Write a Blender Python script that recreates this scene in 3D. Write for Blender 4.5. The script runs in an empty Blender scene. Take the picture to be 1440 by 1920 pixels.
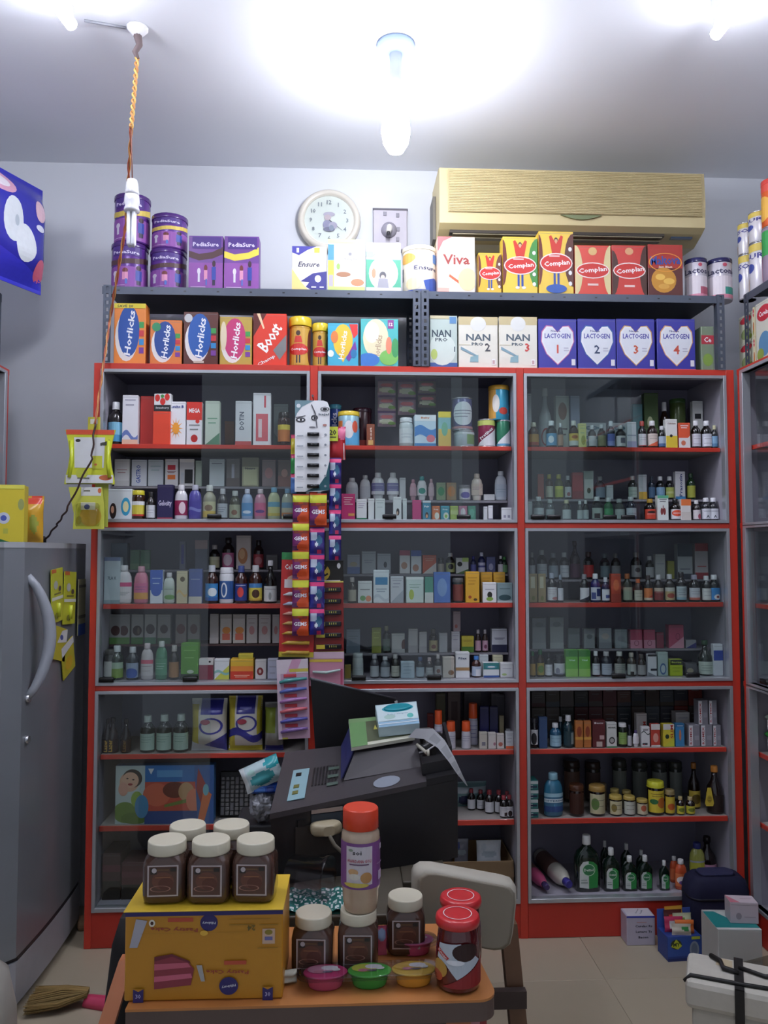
import bpy, bmesh, math, random
from mathutils import Vector, Matrix
random.seed(7)
R = math.radians
S = bpy.context.scene
# ---------------------------------------------------------------- camera, world, lamps' levels, exposure
F, CX, CY, CAMZ = 1500.0, 720.0, 960.0, 1.275
PITCH, YAW = R(2.85), R(2.8)
fwd = Vector((math.sin(YAW)*math.cos(PITCH), math.cos(YAW)*math.cos(PITCH), math.sin(PITCH)))
rgt = Vector((math.cos(YAW), -math.sin(YAW), 0.0))
upv = rgt.cross(fwd)
CAM = Vector((0, 0, CAMZ))
cd = bpy.data.cameras.new('camera'); cam = bpy.data.objects.new('camera', cd); S.collection.objects.link(cam)
cd.sensor_fit = 'HORIZONTAL'; cd.sensor_width = 36.0; cd.lens = 36.0*F/1440.0; cd.clip_start = 0.02
cam.matrix_world = Matrix((( rgt.x, upv.x, -fwd.x, CAM.x), (rgt.y, upv.y, -fwd.y, CAM.y), (rgt.z, upv.z, -fwd.z, CAM.z), (0,0,0,1)))
S.camera = cam
wd = bpy.data.worlds.new('world'); S.world = wd; wd.use_nodes = True
wd.node_tree.nodes['Background'].inputs[0].default_value = (0.62, 0.68, 0.80, 1)
wd.node_tree.nodes['Background'].inputs[1].default_value = 0.5
S.view_settings.view_transform = 'Standard'; S.view_settings.look = 'None'
S.view_settings.exposure = 0.22; S.view_settings.gamma = 1.0; S.view_settings.use_curve_mapping = False
BULB_L, TUBE_L = 120.0, 62.0
S.cycles.max_bounces = 8; S.cycles.diffuse_bounces = 4; S.cycles.transparent_max_bounces = 16
S.cycles.caustics_reflective = False; S.cycles.caustics_refractive = False; S.cycles.sample_clamp_indirect = 6.0

# ---------------------------------------------------------------- pixel rays to real planes
def ray(px, py): return fwd*F + rgt*(px-CX) - upv*(py-CY)
def P(px, py, Y):
    d = ray(px, py); return CAM + d*(Y/d.y)
def PX(px, py, X):
    d = ray(px, py); return CAM + d*(X/d.x)
def PZ(px, py, Z):
    d = ray(px, py); return CAM + d*((Z-CAMZ)/d.z)

# ---------------------------------------------------------------- materials
def lin(c): return c/12.92 if c <= 0.04045 else ((c+0.055)/1.055)**2.4
def rgb(h):
    if isinstance(h, tuple): return h
    if len(h) == 3: h = ''.join(c*2 for c in h)
    c = [lin(int(h[i:i+2], 16)/255.0) for i in (0, 2, 4)]; g = .3*c[0]+.6*c[1]+.1*c[2]
    return tuple(g+(x-g)*.95 for x in c)
MATS = {}
def mat(h, rough=0.5, metal=0.0, var=0.06, scale=30.0, spec=0.5, coat=0.0, bump=0.0):
    key = (h, rough, metal, var, scale, spec, coat, bump)
    if key in MATS: return MATS[key]
    m = bpy.data.materials.new('surface_' + (h if isinstance(h, str) else 'tone')); m.use_nodes = True
    nt = m.node_tree; b = nt.nodes['Principled BSDF']; c = rgb(h)
    tc = nt.nodes.new('ShaderNodeTexCoord'); no = nt.nodes.new('ShaderNodeTexNoise')
    no.inputs['Scale'].default_value = scale; no.inputs['Detail'].default_value = 3
    nt.links.new(tc.outputs['Object'], no.inputs['Vector'])
    rp = nt.nodes.new('ShaderNodeMapRange'); rp.inputs[3].default_value = 1-var; rp.inputs[4].default_value = 1+var
    nt.links.new(no.outputs['Fac'], rp.inputs[0])
    vm = nt.nodes.new('ShaderNodeVectorMath'); vm.operation = 'SCALE'; vm.inputs[0].default_value = c
    nt.links.new(rp.outputs[0], vm.inputs['Scale']); nt.links.new(vm.outputs[0], b.inputs['Base Color'])
    b.inputs['Roughness'].default_value = rough; b.inputs['Metallic'].default_value = metal
    b.inputs['Specular IOR Level'].default_value = spec; b.inputs['Coat Weight'].default_value = coat
    if bump:
        bp = nt.nodes.new('ShaderNodeBump'); bp.inputs['Strength'].default_value = bump; bp.inputs['Distance'].default_value = 0.002
        nt.links.new(no.outputs['Fac'], bp.inputs['Height']); nt.links.new(bp.outputs[0], b.inputs['Normal'])
    MATS[key] = m; return m
def emis(h, s):
    key = ('e', h, s)
    if key in MATS: return MATS[key]
    m = bpy.data.materials.new('lamp_glow'); m.use_nodes = True; b = m.node_tree.nodes['Principled BSDF']
    b.inputs['Base Color'].default_value = (.9, .9, .9, 1)
    b.inputs['Emission Color'].default_value = (*rgb(h), 1); b.inputs['Emission Strength'].default_value = s
    MATS[key] = m; return m
def clear(tint='e8f2ee', gloss=0.03, key='glass'):
    k = ('g', tint, gloss)
    if k in MATS: return MATS[k]
    m = bpy.data.materials.new('clear_'+key); m.use_nodes = True; nt = m.node_tree; nt.nodes.clear()
    o = nt.nodes.new('ShaderNodeOutputMaterial'); t = nt.nodes.new('ShaderNodeBsdfTransparent'); g = nt.nodes.new('ShaderNodeBsdfGlossy')
    f = nt.nodes.new('ShaderNodeMapRange'); x = nt.nodes.new('ShaderNodeMixShader'); lw = nt.nodes.new('ShaderNodeLayerWeight'); pw = nt.nodes.new('ShaderNodeMath')
    lw.inputs[0].default_value = 0.5; pw.operation = 'POWER'; pw.inputs[1].default_value = 4.0; f.inputs[3].default_value = 0.045; f.inputs[4].default_value = 0.95
    nt.links.new(lw.outputs['Facing'], pw.inputs[0]); nt.links.new(pw.outputs[0], f.inputs[0])
    n = nt.nodes.new('ShaderNodeTexNoise'); n.inputs['Scale'].default_value = 6
    mr = nt.nodes.new('ShaderNodeMapRange'); mr.inputs[3].default_value = gloss*.6; mr.inputs[4].default_value = gloss*1.6
    nt.links.new(n.outputs['Fac'], mr.inputs[0]); nt.links.new(mr.outputs[0], g.inputs['Roughness'])
    t.inputs[0].default_value = (*rgb(tint), 1)
    nt.links.new(f.outputs[0], x.inputs[0]); nt.links.new(t.outputs[0], x.inputs[1]); nt.links.new(g.outputs[0], x.inputs[2])
    nt.links.new(x.outputs[0], o.inputs[0]); MATS[k] = m; return m
def M(c):
    if isinstance(c, str): return mat(c)
    return c
def gloss(h): return mat(h, 0.22, 0, 0.05, 30, 0.5)

# ---------------------------------------------------------------- mesh builder
class MB:
    def __init__(s): s.v = []; s.f = []; s.m = []; s.mats = []; s.sm = []
    def mi(s, m):
        m = M(m)
        if m not in s.mats: s.mats.append(m)
        return s.mats.index(m)
    def add(s, vs, fs, m, smooth=False):
        b = len(s.v); k = s.mi(m); s.v.extend([tuple(v) for v in vs])
        for f in fs: s.f.append([b+i for i in f]); s.m.append(k); s.sm.append(smooth)
        return s
    def hexa(s, c, m):   # 8 corners: bottom ccw, top ccw
        return s.add(c, [(0,3,2,1),(4,5,6,7),(0,1,5,4),(1,2,6,5),(2,3,7,6),(3,0,4,7)], m)
    def box(s, x0, x1, y0, y1, z0, z1, m, bev=0.0):
        if bev <= 0:
            return s.hexa([(x0,y0,z0),(x1,y0,z0),(x1,y1,z0),(x0,y1,z0),(x0,y0,z1),(x1,y0,z1),(x1,y1,z1),(x0,y1,z1)], m)
        bm = bmesh.new(); bmesh.ops.create_cube(bm, size=1)
        for v in bm.verts: v.co = Vector(((x0+x1)/2+v.co.x*(x1-x0), (y0+y1)/2+v.co.y*(y1-y0), (z0+z1)/2+v.co.z*(z1-z0)))
        bmesh.ops.bevel(bm, geom=bm.edges[:], offset=bev, segments=2 if bev > 0.002 else 1, affect='EDGES', profile=0.5)
        bm.verts.index_update(); r = s.add([v.co[:] for v in bm.verts], [[v.index for v in f.verts] for f in bm.faces], m); bm.free(); return r
    def loft(s, rings, m, smooth=True, cap0=True, cap1=True):
        n = len(rings[0]); vs = [p for r in rings for p in r]; fs = []
        for i in range(len(rings)-1):
            for j in range(n):
                a = i*n+j; b = i*n+(j+1) % n; fs.append((a, b, b+n, a+n))
        s.add(vs, fs, m, smooth); b0 = len(s.v)-len(vs); k = s.mi(m)
        if cap0: s.f.append([b0+j for j in range(n-1, -1, -1)]); s.m.append(k); s.sm.append(False)
        if cap1: s.f.append([b0+(len(rings)-1)*n+j for j in range(n)]); s.m.append(k); s.sm.append(False)
        return s
    def lathe(s, prof, m, seg=24, c=(0,0), sy=1.0, **k):
        return s.loft([[(c[0]+r*math.sin(2*math.pi*j/seg), c[1]-r*sy*math.cos(2*math.pi*j/seg), z) for j in range(seg)] for r, z in prof], m, **k)
    def rrect(s, layers, m, k=4, c=(0,0), **kw):   # layers: (z, half width, half depth, corner radius)
        rings = []
        for z, hw, hd, cr in layers:
            cr = min(cr, hw, hd); ring = []
            for qx, qy, a0 in ((1,-1,-90),(1,1,0),(-1,1,90),(-1,-1,180)):
                for t in range(k+1):
                    a = R(a0+90*t/k); ring.append((c[0]+qx*(hw-cr)+cr*math.cos(a), c[1]+qy*(hd-cr)+cr*math.sin(a), z))
            rings.append(ring)
        return s.loft(rings, m, **kw)
    def tube(s, pts, r, m, seg=8, caps=True):
        pts = [Vector(p) for p in pts]; rings = []; up = Vector((0.03, 0.02, 1)).normalized(); prev = None
        for i, p in enumerate(pts):
            t = (pts[min(i+1, len(pts)-1)]-pts[max(i-1, 0)]).normalized()
            if prev is None:
                a = t.cross(up if abs(t.dot(up)) < .95 else Vector((1, 0, 0))).normalized()
            else: a = (prev - t*prev.dot(t)).normalized()
            prev = a; b = t.cross(a); rr = r[i] if isinstance(r, (list, tuple)) else r
            rings.append([tuple(p+a*rr*math.cos(2*math.pi*j/seg)+b*rr*math.sin(2*math.pi*j/seg)) for j in range(seg)])
        return s.loft(rings, m, cap0=caps, cap1=caps)
    def prism(s, poly, axis, a0, a1, m):   # poly in the two other axes, extruded along axis
        def pt(u, v, a): return {'x': (a, u, v), 'y': (u, a, v), 'z': (u, v, a)}[axis]
        n = len(poly); vs = [pt(u, v, a0) for u, v in poly]+[pt(u, v, a1) for u, v in poly]
        fs = [list(range(n)), list(range(2*n-1, n-1, -1))]+[(i, i+n, (i+1) % n+n, (i+1) % n) for i in range(n)]
        return s.add(vs, fs, m)
    def mesh(s, name):
        me = bpy.data.meshes.new(name); me.from_pydata(s.v, [], s.f)
        for m in s.mats: me.materials.append(m)
        me.polygons.foreach_set('material_index', s.m); me.polygons.foreach_set('use_smooth', s.sm); me.update()
        return me
    def obj(s, name, parent=None, fix=False):
        me = s.mesh(name)
        if fix:
            bm = bmesh.new(); bm.from_mesh(me); bmesh.ops.recalc_face_normals(bm, faces=bm.faces); bm.to_mesh(me); bm.free()
        return link(name, me, parent)
def link(name, me, parent=None):
    o = bpy.data.objects.new(name, me); S.collection.objects.link(o)
    if parent is not None: o.parent = parent
    return o
ALLLAB = {}
def tag(o, label, cat, group=None):
    o['label'] = label; o['category'] = cat
    if group: o['group'] = group
    return o
def thing(name, label, cat, loc=(0,0,0), rz=0.0, group=None, rot=None):
    o = link(name, None); o.location = loc; o.rotation_euler = rot if rot else (0, 0, rz); o.empty_display_size = .02
    return tag(o, label, cat, group)
def struct(o): o['kind'] = 'structure'; return o

# ---------------------------------------------------------------- flat print: shapes and lettering laid on a face
TXT = {}
def text2d(t):
    if t in TXT: return TXT[t]
    cu = bpy.data.curves.new('lettering', 'FONT'); cu.body = t; cu.resolution_u = 1; cu.offset = 0.024
    o = bpy.data.objects.new('lettering', cu); S.collection.objects.link(o)
    dg = bpy.context.evaluated_depsgraph_get(); dg.update(); ev = o.evaluated_get(dg); me = ev.to_mesh(); me.calc_loop_triangles()
    vs = [(v.co.x, v.co.y) for v in me.vertices]; tr = [tuple(x.vertices) for x in me.loop_triangles]
    ev.to_mesh_clear(); bpy.data.objects.remove(o); bpy.data.curves.remove(cu)
    if not vs: vs, tr = [(0,0),(1,0),(1,1)], [(0,1,2)]
    x0 = min(v[0] for v in vs); x1 = max(v[0] for v in vs); y0 = min(v[1] for v in vs); y1 = max(v[1] for v in vs)
    vs = [((v[0]-x0), (v[1]-y0)) for v in vs]
    out = []
    for a, b, c in tr:
        A, B, C = vs[a], vs[b], vs[c]
        ar = (B[0]-A[0])*(C[1]-A[1])-(B[1]-A[1])*(C[0]-A[0])
        if abs(ar) > 1e-7: out.append([A, B, C] if ar > 0 else [A, C, B])
    TXT[t] = (out, x1-x0, y1-y0); return TXT[t]
def clipx(poly, xa, xb):
    for s, x in ((1, xa), (-1, xb)):
        out = []
        for i in range(len(poly)):
            p, q = poly[i], poly[(i+1) % len(poly)]; dp, dq = s*(p[0]-x), s*(q[0]-x)
            if dp >= 0: out.append(p)
            if (dp > 0 and dq < 0) or (dp < 0 and dq > 0):
                t = dp/(dp-dq); out.append((x, p[1]+(q[1]-p[1])*t))
        poly = out
        if len(poly) < 3: return []
    return poly
# ops: ('r',col,x0,y0,x1,y1) ('e',col,cx,cy,rx,ry) ('p',col,[(x,y)..]) ('t',text,col,cx,cy,h,w,rot,shear) in 0..1 of the face
def op_polys(op, w, h):
    k = op[0]
    cl = lambda v: min(1.0, max(0.0, v))
    if k == 'r': _, col, x0, y0, x1, y1 = op; x0, y0, x1, y1 = map(cl, (x0, y0, x1, y1)); return M(col), [[(x0*w, y0*h), (x1*w, y0*h), (x1*w, y1*h), (x0*w, y1*h)]]
    if k == 'e':
        _, col, cx, cy, rx, ry = op
        return M(col), [[(cl(cx+rx*math.cos(2*math.pi*i/20))*w, cl(cy+ry*math.sin(2*math.pi*i/20))*h) for i in range(20)]]
    if k == 'g':   # ring: centre, outer, inner
        _, col, cx, cy, rx, ry, t = op; out = []
        for i in range(20):
            a, b = 2*math.pi*i/20, 2*math.pi*(i+1)/20
            out.append([((cx+q*rx*math.cos(z))*w, (cy+q*ry*math.sin(z))*h) for q, z in ((t, a), (1, a), (1, b), (t, b))])
        return M(col), out
    if k == 'p':
        _, col, pts = op; pts = [(cl(x)*w, cl(y)*h) for x, y in pts]
        ar = sum(pts[i][0]*pts[(i+1) % len(pts)][1]-pts[(i+1) % len(pts)][0]*pts[i][1] for i in range(len(pts)))
        if ar < 0: pts = pts[::-1]
        return M(col), [pts]
    if k == 't':
        op = list(op)+[0, 0][:max(0, 9-len(op))]; _, t, col, cx, cy, hh, ww, rot, sh = op
        tr, tw, th = text2d(t.replace('_', ' '))
        vert = abs(abs(rot)-90) < 30
        H = hh*(w if vert else h); W = ww*(h if vert else w) if ww else H*tw/th
        ca, sa = math.cos(R(rot)), math.sin(R(rot)); out = []
        for p in tr:
            q = []
            for x, y in p:
                X = (x/tw-.5)*W+(y/th-.5)*sh*H; Y = (y/th-.5)*H
                q.append((min(w, max(0, cx*w+X*ca-Y*sa)), min(h, max(0, cy*h+X*sa+Y*ca))))
            out.append(q)
        return M(col), out
def paint(mb, ops, w, h, mp, cuts=None, off=0.0003, step=0.00012):
    for i, op in enumerate(ops):
        if not op: continue
        m, polys = op_polys(op, w, h); o = off+i*step
        for p in polys:
            parts = [p] if cuts is None else [clipx(p, cuts[j], cuts[j+1]) for j in range(len(cuts)-1)]
            for q in parts:
                if len(q) >= 3: mb.add([mp(x, y, o, None if cuts is None else sum(a for a, _ in q)/len(q)) for x, y in q], [tuple(range(len(q)))], m)
    return mb
def flat(w, d, z0=0.0):            # front face of a carton w wide, d deep
    return lambda x, y, o, c: (x-w/2, -d/2-o, z0+y)
def curved(r, nf, z0, seg=24, sy=1.0, w=1.0):  # over nf of seg facets round the front
    st = 2*math.pi/seg
    def f(x, y, o, c):
        u = x/w*nf; k = min(nf-1, max(0, int((c if c is not None else x)/w*nf))); t = u-k
        a0 = (k-nf/2)*st; a1 = a0+st; rr = r+o
        X = rr*(math.sin(a0)*(1-t)+math.sin(a1)*t); Y = -rr*sy*(math.cos(a0)*(1-t)+math.cos(a1)*t)
        return (X, Y, z0+y)
    return f
def chop(nf, w): return [w*i/nf for i in range(nf+1)]
def decos(s, seedc='888'):
    ops = []
    for tok in s.split():
        a = tok.split(':'); k = a[0]; n = [float(x) for x in a[2:]] if k not in ('tx', 'vt') else []
        col = a[1] if len(a) > 1 else '555'
        if k == 'lo': ops.append(('r', col, 0, 0, 1, n[0] if n else .35))
        elif k == 'up': ops.append(('r', col, 0, 1-(n[0] if n else .2), 1, 1))
        elif k == 'mid': ops.append(('r', col, 0, n[0] if n else .4, 1, n[1] if n else .6))
        elif k == 'sq': ops.append(('r', col, *n))
        elif k == 'ov': ops.append(('e', col, *(n if n else (.5, .5, .3, .2))))
        elif k == 'ring': ops.append(('g', col, *n, .8))
        elif k == 'tri': ops.append(('p', col, [(0, 0), (1, 0), (1, n[0] if n else .5)]))
        elif k == 'trl': ops.append(('p', col, [(0, 0), (1, 0), (0, n[0] if n else .5)]))
        elif k == 'wave':
            y0 = n[0] if n else .3; t = n[1] if len(n) > 1 else .1
            up_ = [(x/8, y0+.08*math.sin(x/8*6)) for x in range(9)]; ops.append(('p', col, [(x, y-t) for x, y in up_]+up_[::-1]))
        elif k == 'sun':
            for i in range(12):
                q = R(30*i); ops.append(('p', col, [(.45+.15*math.cos(q-.2), .38+.1*math.sin(q-.2)), (.45+.42*math.cos(q), .38+.25*math.sin(q)), (.45+.15*math.cos(q+.2), .38+.1*math.sin(q+.2))]))
            ops.append(('e', col, .45, .38, .2, .13))
        elif k in ('tx', 'vt'):
            t = a[1]; col = a[2]; n = [float(x) for x in a[3:]]
            if k == 'tx': ops.append(('t', t, col, .5, n[0] if n else .75, n[1] if len(n) > 1 else .1, n[2] if len(n) > 2 else .8))
            else: ops.append(('t', t, col, n[0] if n else .5, n[2] if len(n) > 2 else .5, n[3] if len(n) > 3 else .3, n[1] if len(n) > 1 else .7, 90))
        elif k == 'ln':
            y0, y1, m_ = (n+[.6, .85, 3][len(n):])[:3] if n else (.62, .82, 3)
            for i in range(int(m_)):
                y = y1-(y1-y0)*i/max(1, m_-1); ops.append(('r', col, .16+.05*(i % 2), y-.012, .84-.1*((i*7) % 3), y+.014))
    return ops

# ---------------------------------------------------------------- stock items (local frame: base centre at origin, front towards -y)
DARKGL = lambda h: mat(h, 0.12, 0, 0.03, 30, 0.6, 0.3)
def p_carton(t, w, h, d, col, ops, side=None, flap=True):
    mb = MB().box(-w/2, w/2, -d/2, d/2, 0, h, mat(col, .42, 0, .03), min(.0012, w*.04))
    if flap and h > .03:
        mb.box(-w/2+.002, w/2-.002, -d/2-.0002, -d/2+.0005, h-.0075, h-.0068, mat('777', .6))
    mb.obj('carton', t)
    if ops: paint(MB(), ops, w, h, flat(w, d)).obj('print', t)
def p_bottle(t, r, h, glass, cap, label, ops, kind='b'):
    sy = 1.0; cr = .52
    if kind == 'b':   pr = [(.9,0),(1,.02),(1,.60),(.93,.67),(.62,.755),(.42,.80),(.42,.86)]; c0, lz = .82, (.07, .52)
    elif kind == 'w': pr = [(.9,0),(1,.03),(1,.74),(.93,.81),(.82,.85),(.82,.88)]; c0, lz, cr = .84, (.12, .62), .9
    elif kind == 'j': pr = [(.92,0),(1,.02),(1,.80),(.96,.83)]; c0, lz, cr = .82, (.08, .74), 1.02
    elif kind == 'p': pr = [(.85,0),(1,.05),(1.0,.55),(.92,.70),(.7,.80),(.4,.85),(.4,.88)]; c0, lz, sy, cr = .85, (.12, .55), .62, .48
    elif kind == 'y': pr = [(.96,0),(1,.01),(1,.62),(.9,.66)]; c0, lz, cr = .64, (.03, .58), .96
    elif kind == 'v': pr = [(.62,0),(.7,.02),(.95,.4),(1,.55),(.85,.75),(.45,.85)]; c0, lz, sy, cr = .83, (.2, .62), .6, .5
    elif kind == 's': pr = [(.94,0),(1,.02),(1,.42),(.88,.56),(.5,.68),(.34,.76),(.33,.88)]; c0, lz, cr = .87, (.04, .40), .42
    MB().lathe([(a*r, b*h) for a, b in pr], glass if not isinstance(glass, str) else DARKGL(glass), sy=sy).obj('bottle_body', t)
    k = MB(); k.lathe([(cr*r, c0*h), (cr*r*1.02, (c0+.01)*h), (cr*r*.98, .985*h), (cr*r*.88, h)], gloss(cap), sy=1.0 if sy == 1 else .9)
    if kind in 'bwj':
        k.lathe([(cr*r*1.05, c0*h), (cr*r*1.05, (c0+.018)*h)], gloss(cap))
    k.obj('cap', t)
    if label:
        nf = 10 if kind != 'y' else 12; a, b = lz; rr = r if kind != 'v' else r*1.0
        w = 2*math.pi*r*nf/24; H = (b-a)*h; mb = MB()
        paint(mb, [('r', mat(label, .5), 0, 0, 1, 1)]+ops, w, H, curved(rr, nf, a*h, 24, sy, w), chop(nf, w), .0005 if kind != 'v' else .001)
        mb.obj('label', t)
def p_tin(t, r, h, col, ops, lid='c9ccd2', plastic=None, base=None):
    MB().lathe([(r*.97, 0), (r, .002), (r, h-.004), (r*.985, h-.003)], mat(col, .25, .1)).obj('tin_body', t)
    k = MB()
    if plastic: k.lathe([(r*1.02, h-.016), (r*1.03, h-.014), (r*1.03, h-.001), (r*.99, h)], gloss(plastic))
    else: k.lathe([(r*1.015, h-.005), (r*1.02, h-.002), (r*.99, h), (r*.9, h-.001)], mat(lid, .25, .8)); k.lathe([(r*1.015, 0), (r*1.015, .004)], mat(lid, .25, .8))
    k.obj('lid', t); nf = 12; w = math.pi*r; H = h-(.018 if plastic else .010)
    if ops: paint(MB(), ops, w, H, curved(r, nf, .005, 24, 1, w), chop(nf, w), .0005).obj('label', t)
def surf_at(ops, x, y, base):
    c = base
    for op in ops:
        k = op[0]
        if k == 'r' and op[2] <= x <= op[4] and op[3] <= y <= op[5]: c = op[1]
        elif k == 'e' and ((x-op[2])/op[4])**2+((y-op[3])/op[5])**2 <= 1: c = op[1]
        elif k == 'p':
            ins = False; pts = op[2]
            for i in range(len(pts)):
                (xa, ya), (xb, yb) = pts[i], pts[i-1]
                if (ya > y) != (yb > y) and x < (xb-xa)*(y-ya)/(yb-ya)+xa: ins = not ins
            if ins: c = op[1]
    return c
def p_pouch(t, w, h, th, base, ops, name='pouch', nx=16, nz=22, z0=0.0, x0=0.0, y0=0.0, crimp=.06, waist=.04, seed=1):
    rnd = random.Random(seed); ph = [rnd.uniform(0, 6) for _ in range(4)]
    sh = lambda c: mat(c, .25, .0, .08, 60) if isinstance(c, str) else c
    def thick(u, v):
        a = max(0, 1-abs(2*u-1)**3); b = min(1, max(0, (min(v, 1-v)-crimp*.6)/.3)); b = math.sin(b*math.pi/2)
        return th/2*(a**.5)*b*(1+.12*math.sin(9*u+ph[0])*math.sin(7*v+ph[1]))+.0006
    def pt(u, v, s):
        k = 1-waist*math.sin(math.pi*v)
        return (x0+(u-.5)*w*k, y0+s*thick(u, v)+.0015*math.sin(11*v+ph[2]), z0+v*h)
    mb = MB()
    for s in (-1, 1):
        vs = [pt(i/nx, j/nz, s) for j in range(nz+1) for i in range(nx+1)]; b0 = len(mb.v); mb.v.extend(vs)
        for j in range(nz):
            for i in range(nx):
                a = b0+j*(nx+1)+i; f = [a, a+1, a+nx+2, a+nx+1]
                c = surf_at(ops, (i+.5)/nx, (j+.5)/nz, base) if s < 0 and nx < 24 else base
                mb.f.append(f if s < 0 else f[::-1]); mb.m.append(mb.mi(sh(c))); mb.sm.append(True)
    o = mb.obj(name, t)
    if nx >= 24:
        mf = lambda x, y, oo, c: (lambda q: (q[0], q[1]-oo, q[2]))(pt(min(1, max(0, x/w)), min(1, max(0, y/h)), -1)); pm = MB()
        for i, op in enumerate(ops):
            if op[0] == 't': continue
            m_, polys = op_polys(op, w, h); m_ = sh(op[1]) if isinstance(op[1], str) else m_
            for p in polys:
                for a in range(nx):
                    q = clipx(p, w*a/nx, w*(a+1)/nx)
                    if len(q) < 3: continue
                    q = [(y, -x) for x, y in q]
                    for b in range(nz):
                        r = clipx(q, h*b/nz, h*(b+1)/nz)
                        if len(r) >= 3: pm.add([mf(-v, u, .0004+.00015*i, 0) for u, v in r], [tuple(range(len(r)))], m_, True)
        if pm.f: pm.obj('print', t)
    tx = [q for q in ops if q[0] == 't' or (q[0] == 'g' and nx < 24)]
    if tx:
        mp = lambda x, y, oo, c: (lambda q: (q[0], q[1]-.0012-oo, q[2]))(pt(min(1, max(0, x/w)), min(1, max(0, y/h)), -1))
        paint(MB(), tx, w, h, mp).obj('print', t)
    return o
# ================================================================ room shell
D, WALLY = 2.68, 3.0                       # cabinet front plane, back wall
zD = lambda py, px=780, Y=D: P(px, py, Y).z
xD = lambda px, py=985, Y=D: P(px, py, Y).x
CEIL = P(720, 319, WALLY).z
XR = xD(1386); WR = XR+.33; XL = -1.16; WL = -1.47
wallm = mat('d2d5da', .75, 0, .05, 3, .3, 0, .15); ceilm = mat('e0e3e9', .8, 0, .05, 2, .3, 0, .1)
struct(MB().box(WL, WR, WALLY, WALLY+.12, 0, CEIL, wallm).obj('wall_back'))
struct(MB().box(WL-.12, WL, -.6, WALLY+.12, 0, CEIL, wallm).obj('wall_left'))
struct(MB().box(WR, WR+.12, -.6, WALLY+.12, 0, CEIL, wallm).obj('wall_right'))
struct(MB().box(WL-.12, WR+.12, -.6, WALLY+.12, CEIL, CEIL+.12, ceilm).obj('ceiling'))
fl = struct(MB().box(WL-.12, WR+.12, -.6, WALLY+.12, -.12, -.012, mat('a89d86', .8)).obj('floor'))
tm = [MB().box(.0005, .5995, .0005, .5995, -.012, 0, mat(c, .35, 0, .05, 9), .0008).mesh('tile') for c in ('b3a78f', 'b1a58d', 'b5a991')]
for i in range(6):
    for j in range(6):
        t = link('tile', tm[(i*2+j) % 3], fl); t.location = (-1.62+.6*i, -.6+.6*j+.02, 0)

# ---------------------------------------------------------------- lamps
bz0 = P(742, 288, 2.24).z; bx = P(742, 150, 2.24).x
t = thing('light_bulb', 'glowing white bulb pointing down from a round ceiling holder', 'bulb', (bx, 2.24, 0))
MB().lathe([(.005, CEIL-.001), (.055, CEIL-.001), (.055, CEIL-.012), (.035, CEIL-.024), (.012, CEIL-.03)][::-1], gloss('a9bfe0')).obj('ceiling_rose', t)
MB().lathe([(.016, bz0+.20), (.018, bz0+.21), (.018, CEIL-.02), (.010, CEIL-.02)], gloss('c8cede')).obj('bulb_holder', t)
MB().lathe([(.004, bz0), (.022, bz0+.006), (.036, bz0+.03), (.042, bz0+.065), (.038, bz0+.10), (.026, bz0+.14), (.020, bz0+.17), (.018, bz0+.205)], emis('f1f3ff', BULB_L)).obj('bulb_globe', t)
def tube_light(p0, p1, label):
    a = PZ(*p0, CEIL-.085); b = PZ(*p1, CEIL-.085); d = (b-a); d.z = 0; d.normalize(); L = 1.2
    t = thing('tube_light', label, 'light', (a.x, a.y, CEIL), math.atan2(d.y, d.x))
    MB().box(.02, L, -.018, .018, -.045, 0, mat('d8dae0', .4), .003).obj('fitting', t)
    MB().tube([(.012, 0, -.085), (L-.02, 0, -.085)], .016, emis('eff1ff', TUBE_L), 14).obj('tube', t)
    for x in (0.006, L-.045):
        MB().box(x+.016, x+.03, -.013, .013, -.095, -.0455, gloss('c9ccd2'), .004).obj('end_cap', t)
tube_light((138, 52), (100, 0), 'glowing tube light on ceiling above the wire hook')
tube_light((1338, 70), (1392, 0), 'glowing tube light on ceiling beyond the air conditioner')

# ---------------------------------------------------------------- red framed display cabinets
RED = mat('c4321f', .35, 0, .05, 12, .5, .2); REDB = mat('b22a1a', .4, 0, .05, 12); ALU = mat('b9bdc3', .32, .55, .05, 20)
LAM = mat('a9a6b2', .5, 0, .06, 8); LAM_BACK_SHADE = mat('8d899c', .55, 0, .08, 8); LAM_TOP_SHADE = mat('77738a', .6, 0, .08, 8); GLASS = clear('f8fcfb', .02); BLK = mat('101013', .35)  # back and top laminate toned darker for the shade inside the cabinets
ALUD = mat('8d9096', .35, .5)
BX = [(xD(171), xD(184)), (xD(580), xD(595)), (xD(970), xD(984)), (xD(1367), xD(1382))]
zc = dict(top=zD(687), r1=[zD(704), zD(974)], r2=[zD(996), zD(1275)], r3=[zD(1297), zD(1690)], base=zD(1698))
RAILS = [(zD(687), zD(698)), (zD(980), zD(990)), (zD(1281), zD(1291))]
FR = [(zD(698), zD(704)), (zD(974), zD(980)), (zD(990), zD(996)), (zD(1275), zD(1281)), (zD(1291), zD(1297)), (zD(1690), zD(1698))]
SH = [zD(834), zD(1132), zD(1412), zD(1545)]        # tops of the red edged shelves
SHB = [zD(842), zD(1141), zD(1421), zD(1555)]
FLO = [zD(974), zD(1275), zD(1690)]                # cell floors
YB = D+.30
names = ['fridge-side cabinet', 'middle cabinet', 'corner cabinet']
CABL = ['red framed glass display cabinet standing beside the fridge', 'middle red framed glass display cabinet, behind the printer', 'red framed glass display cabinet in the room corner']
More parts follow.
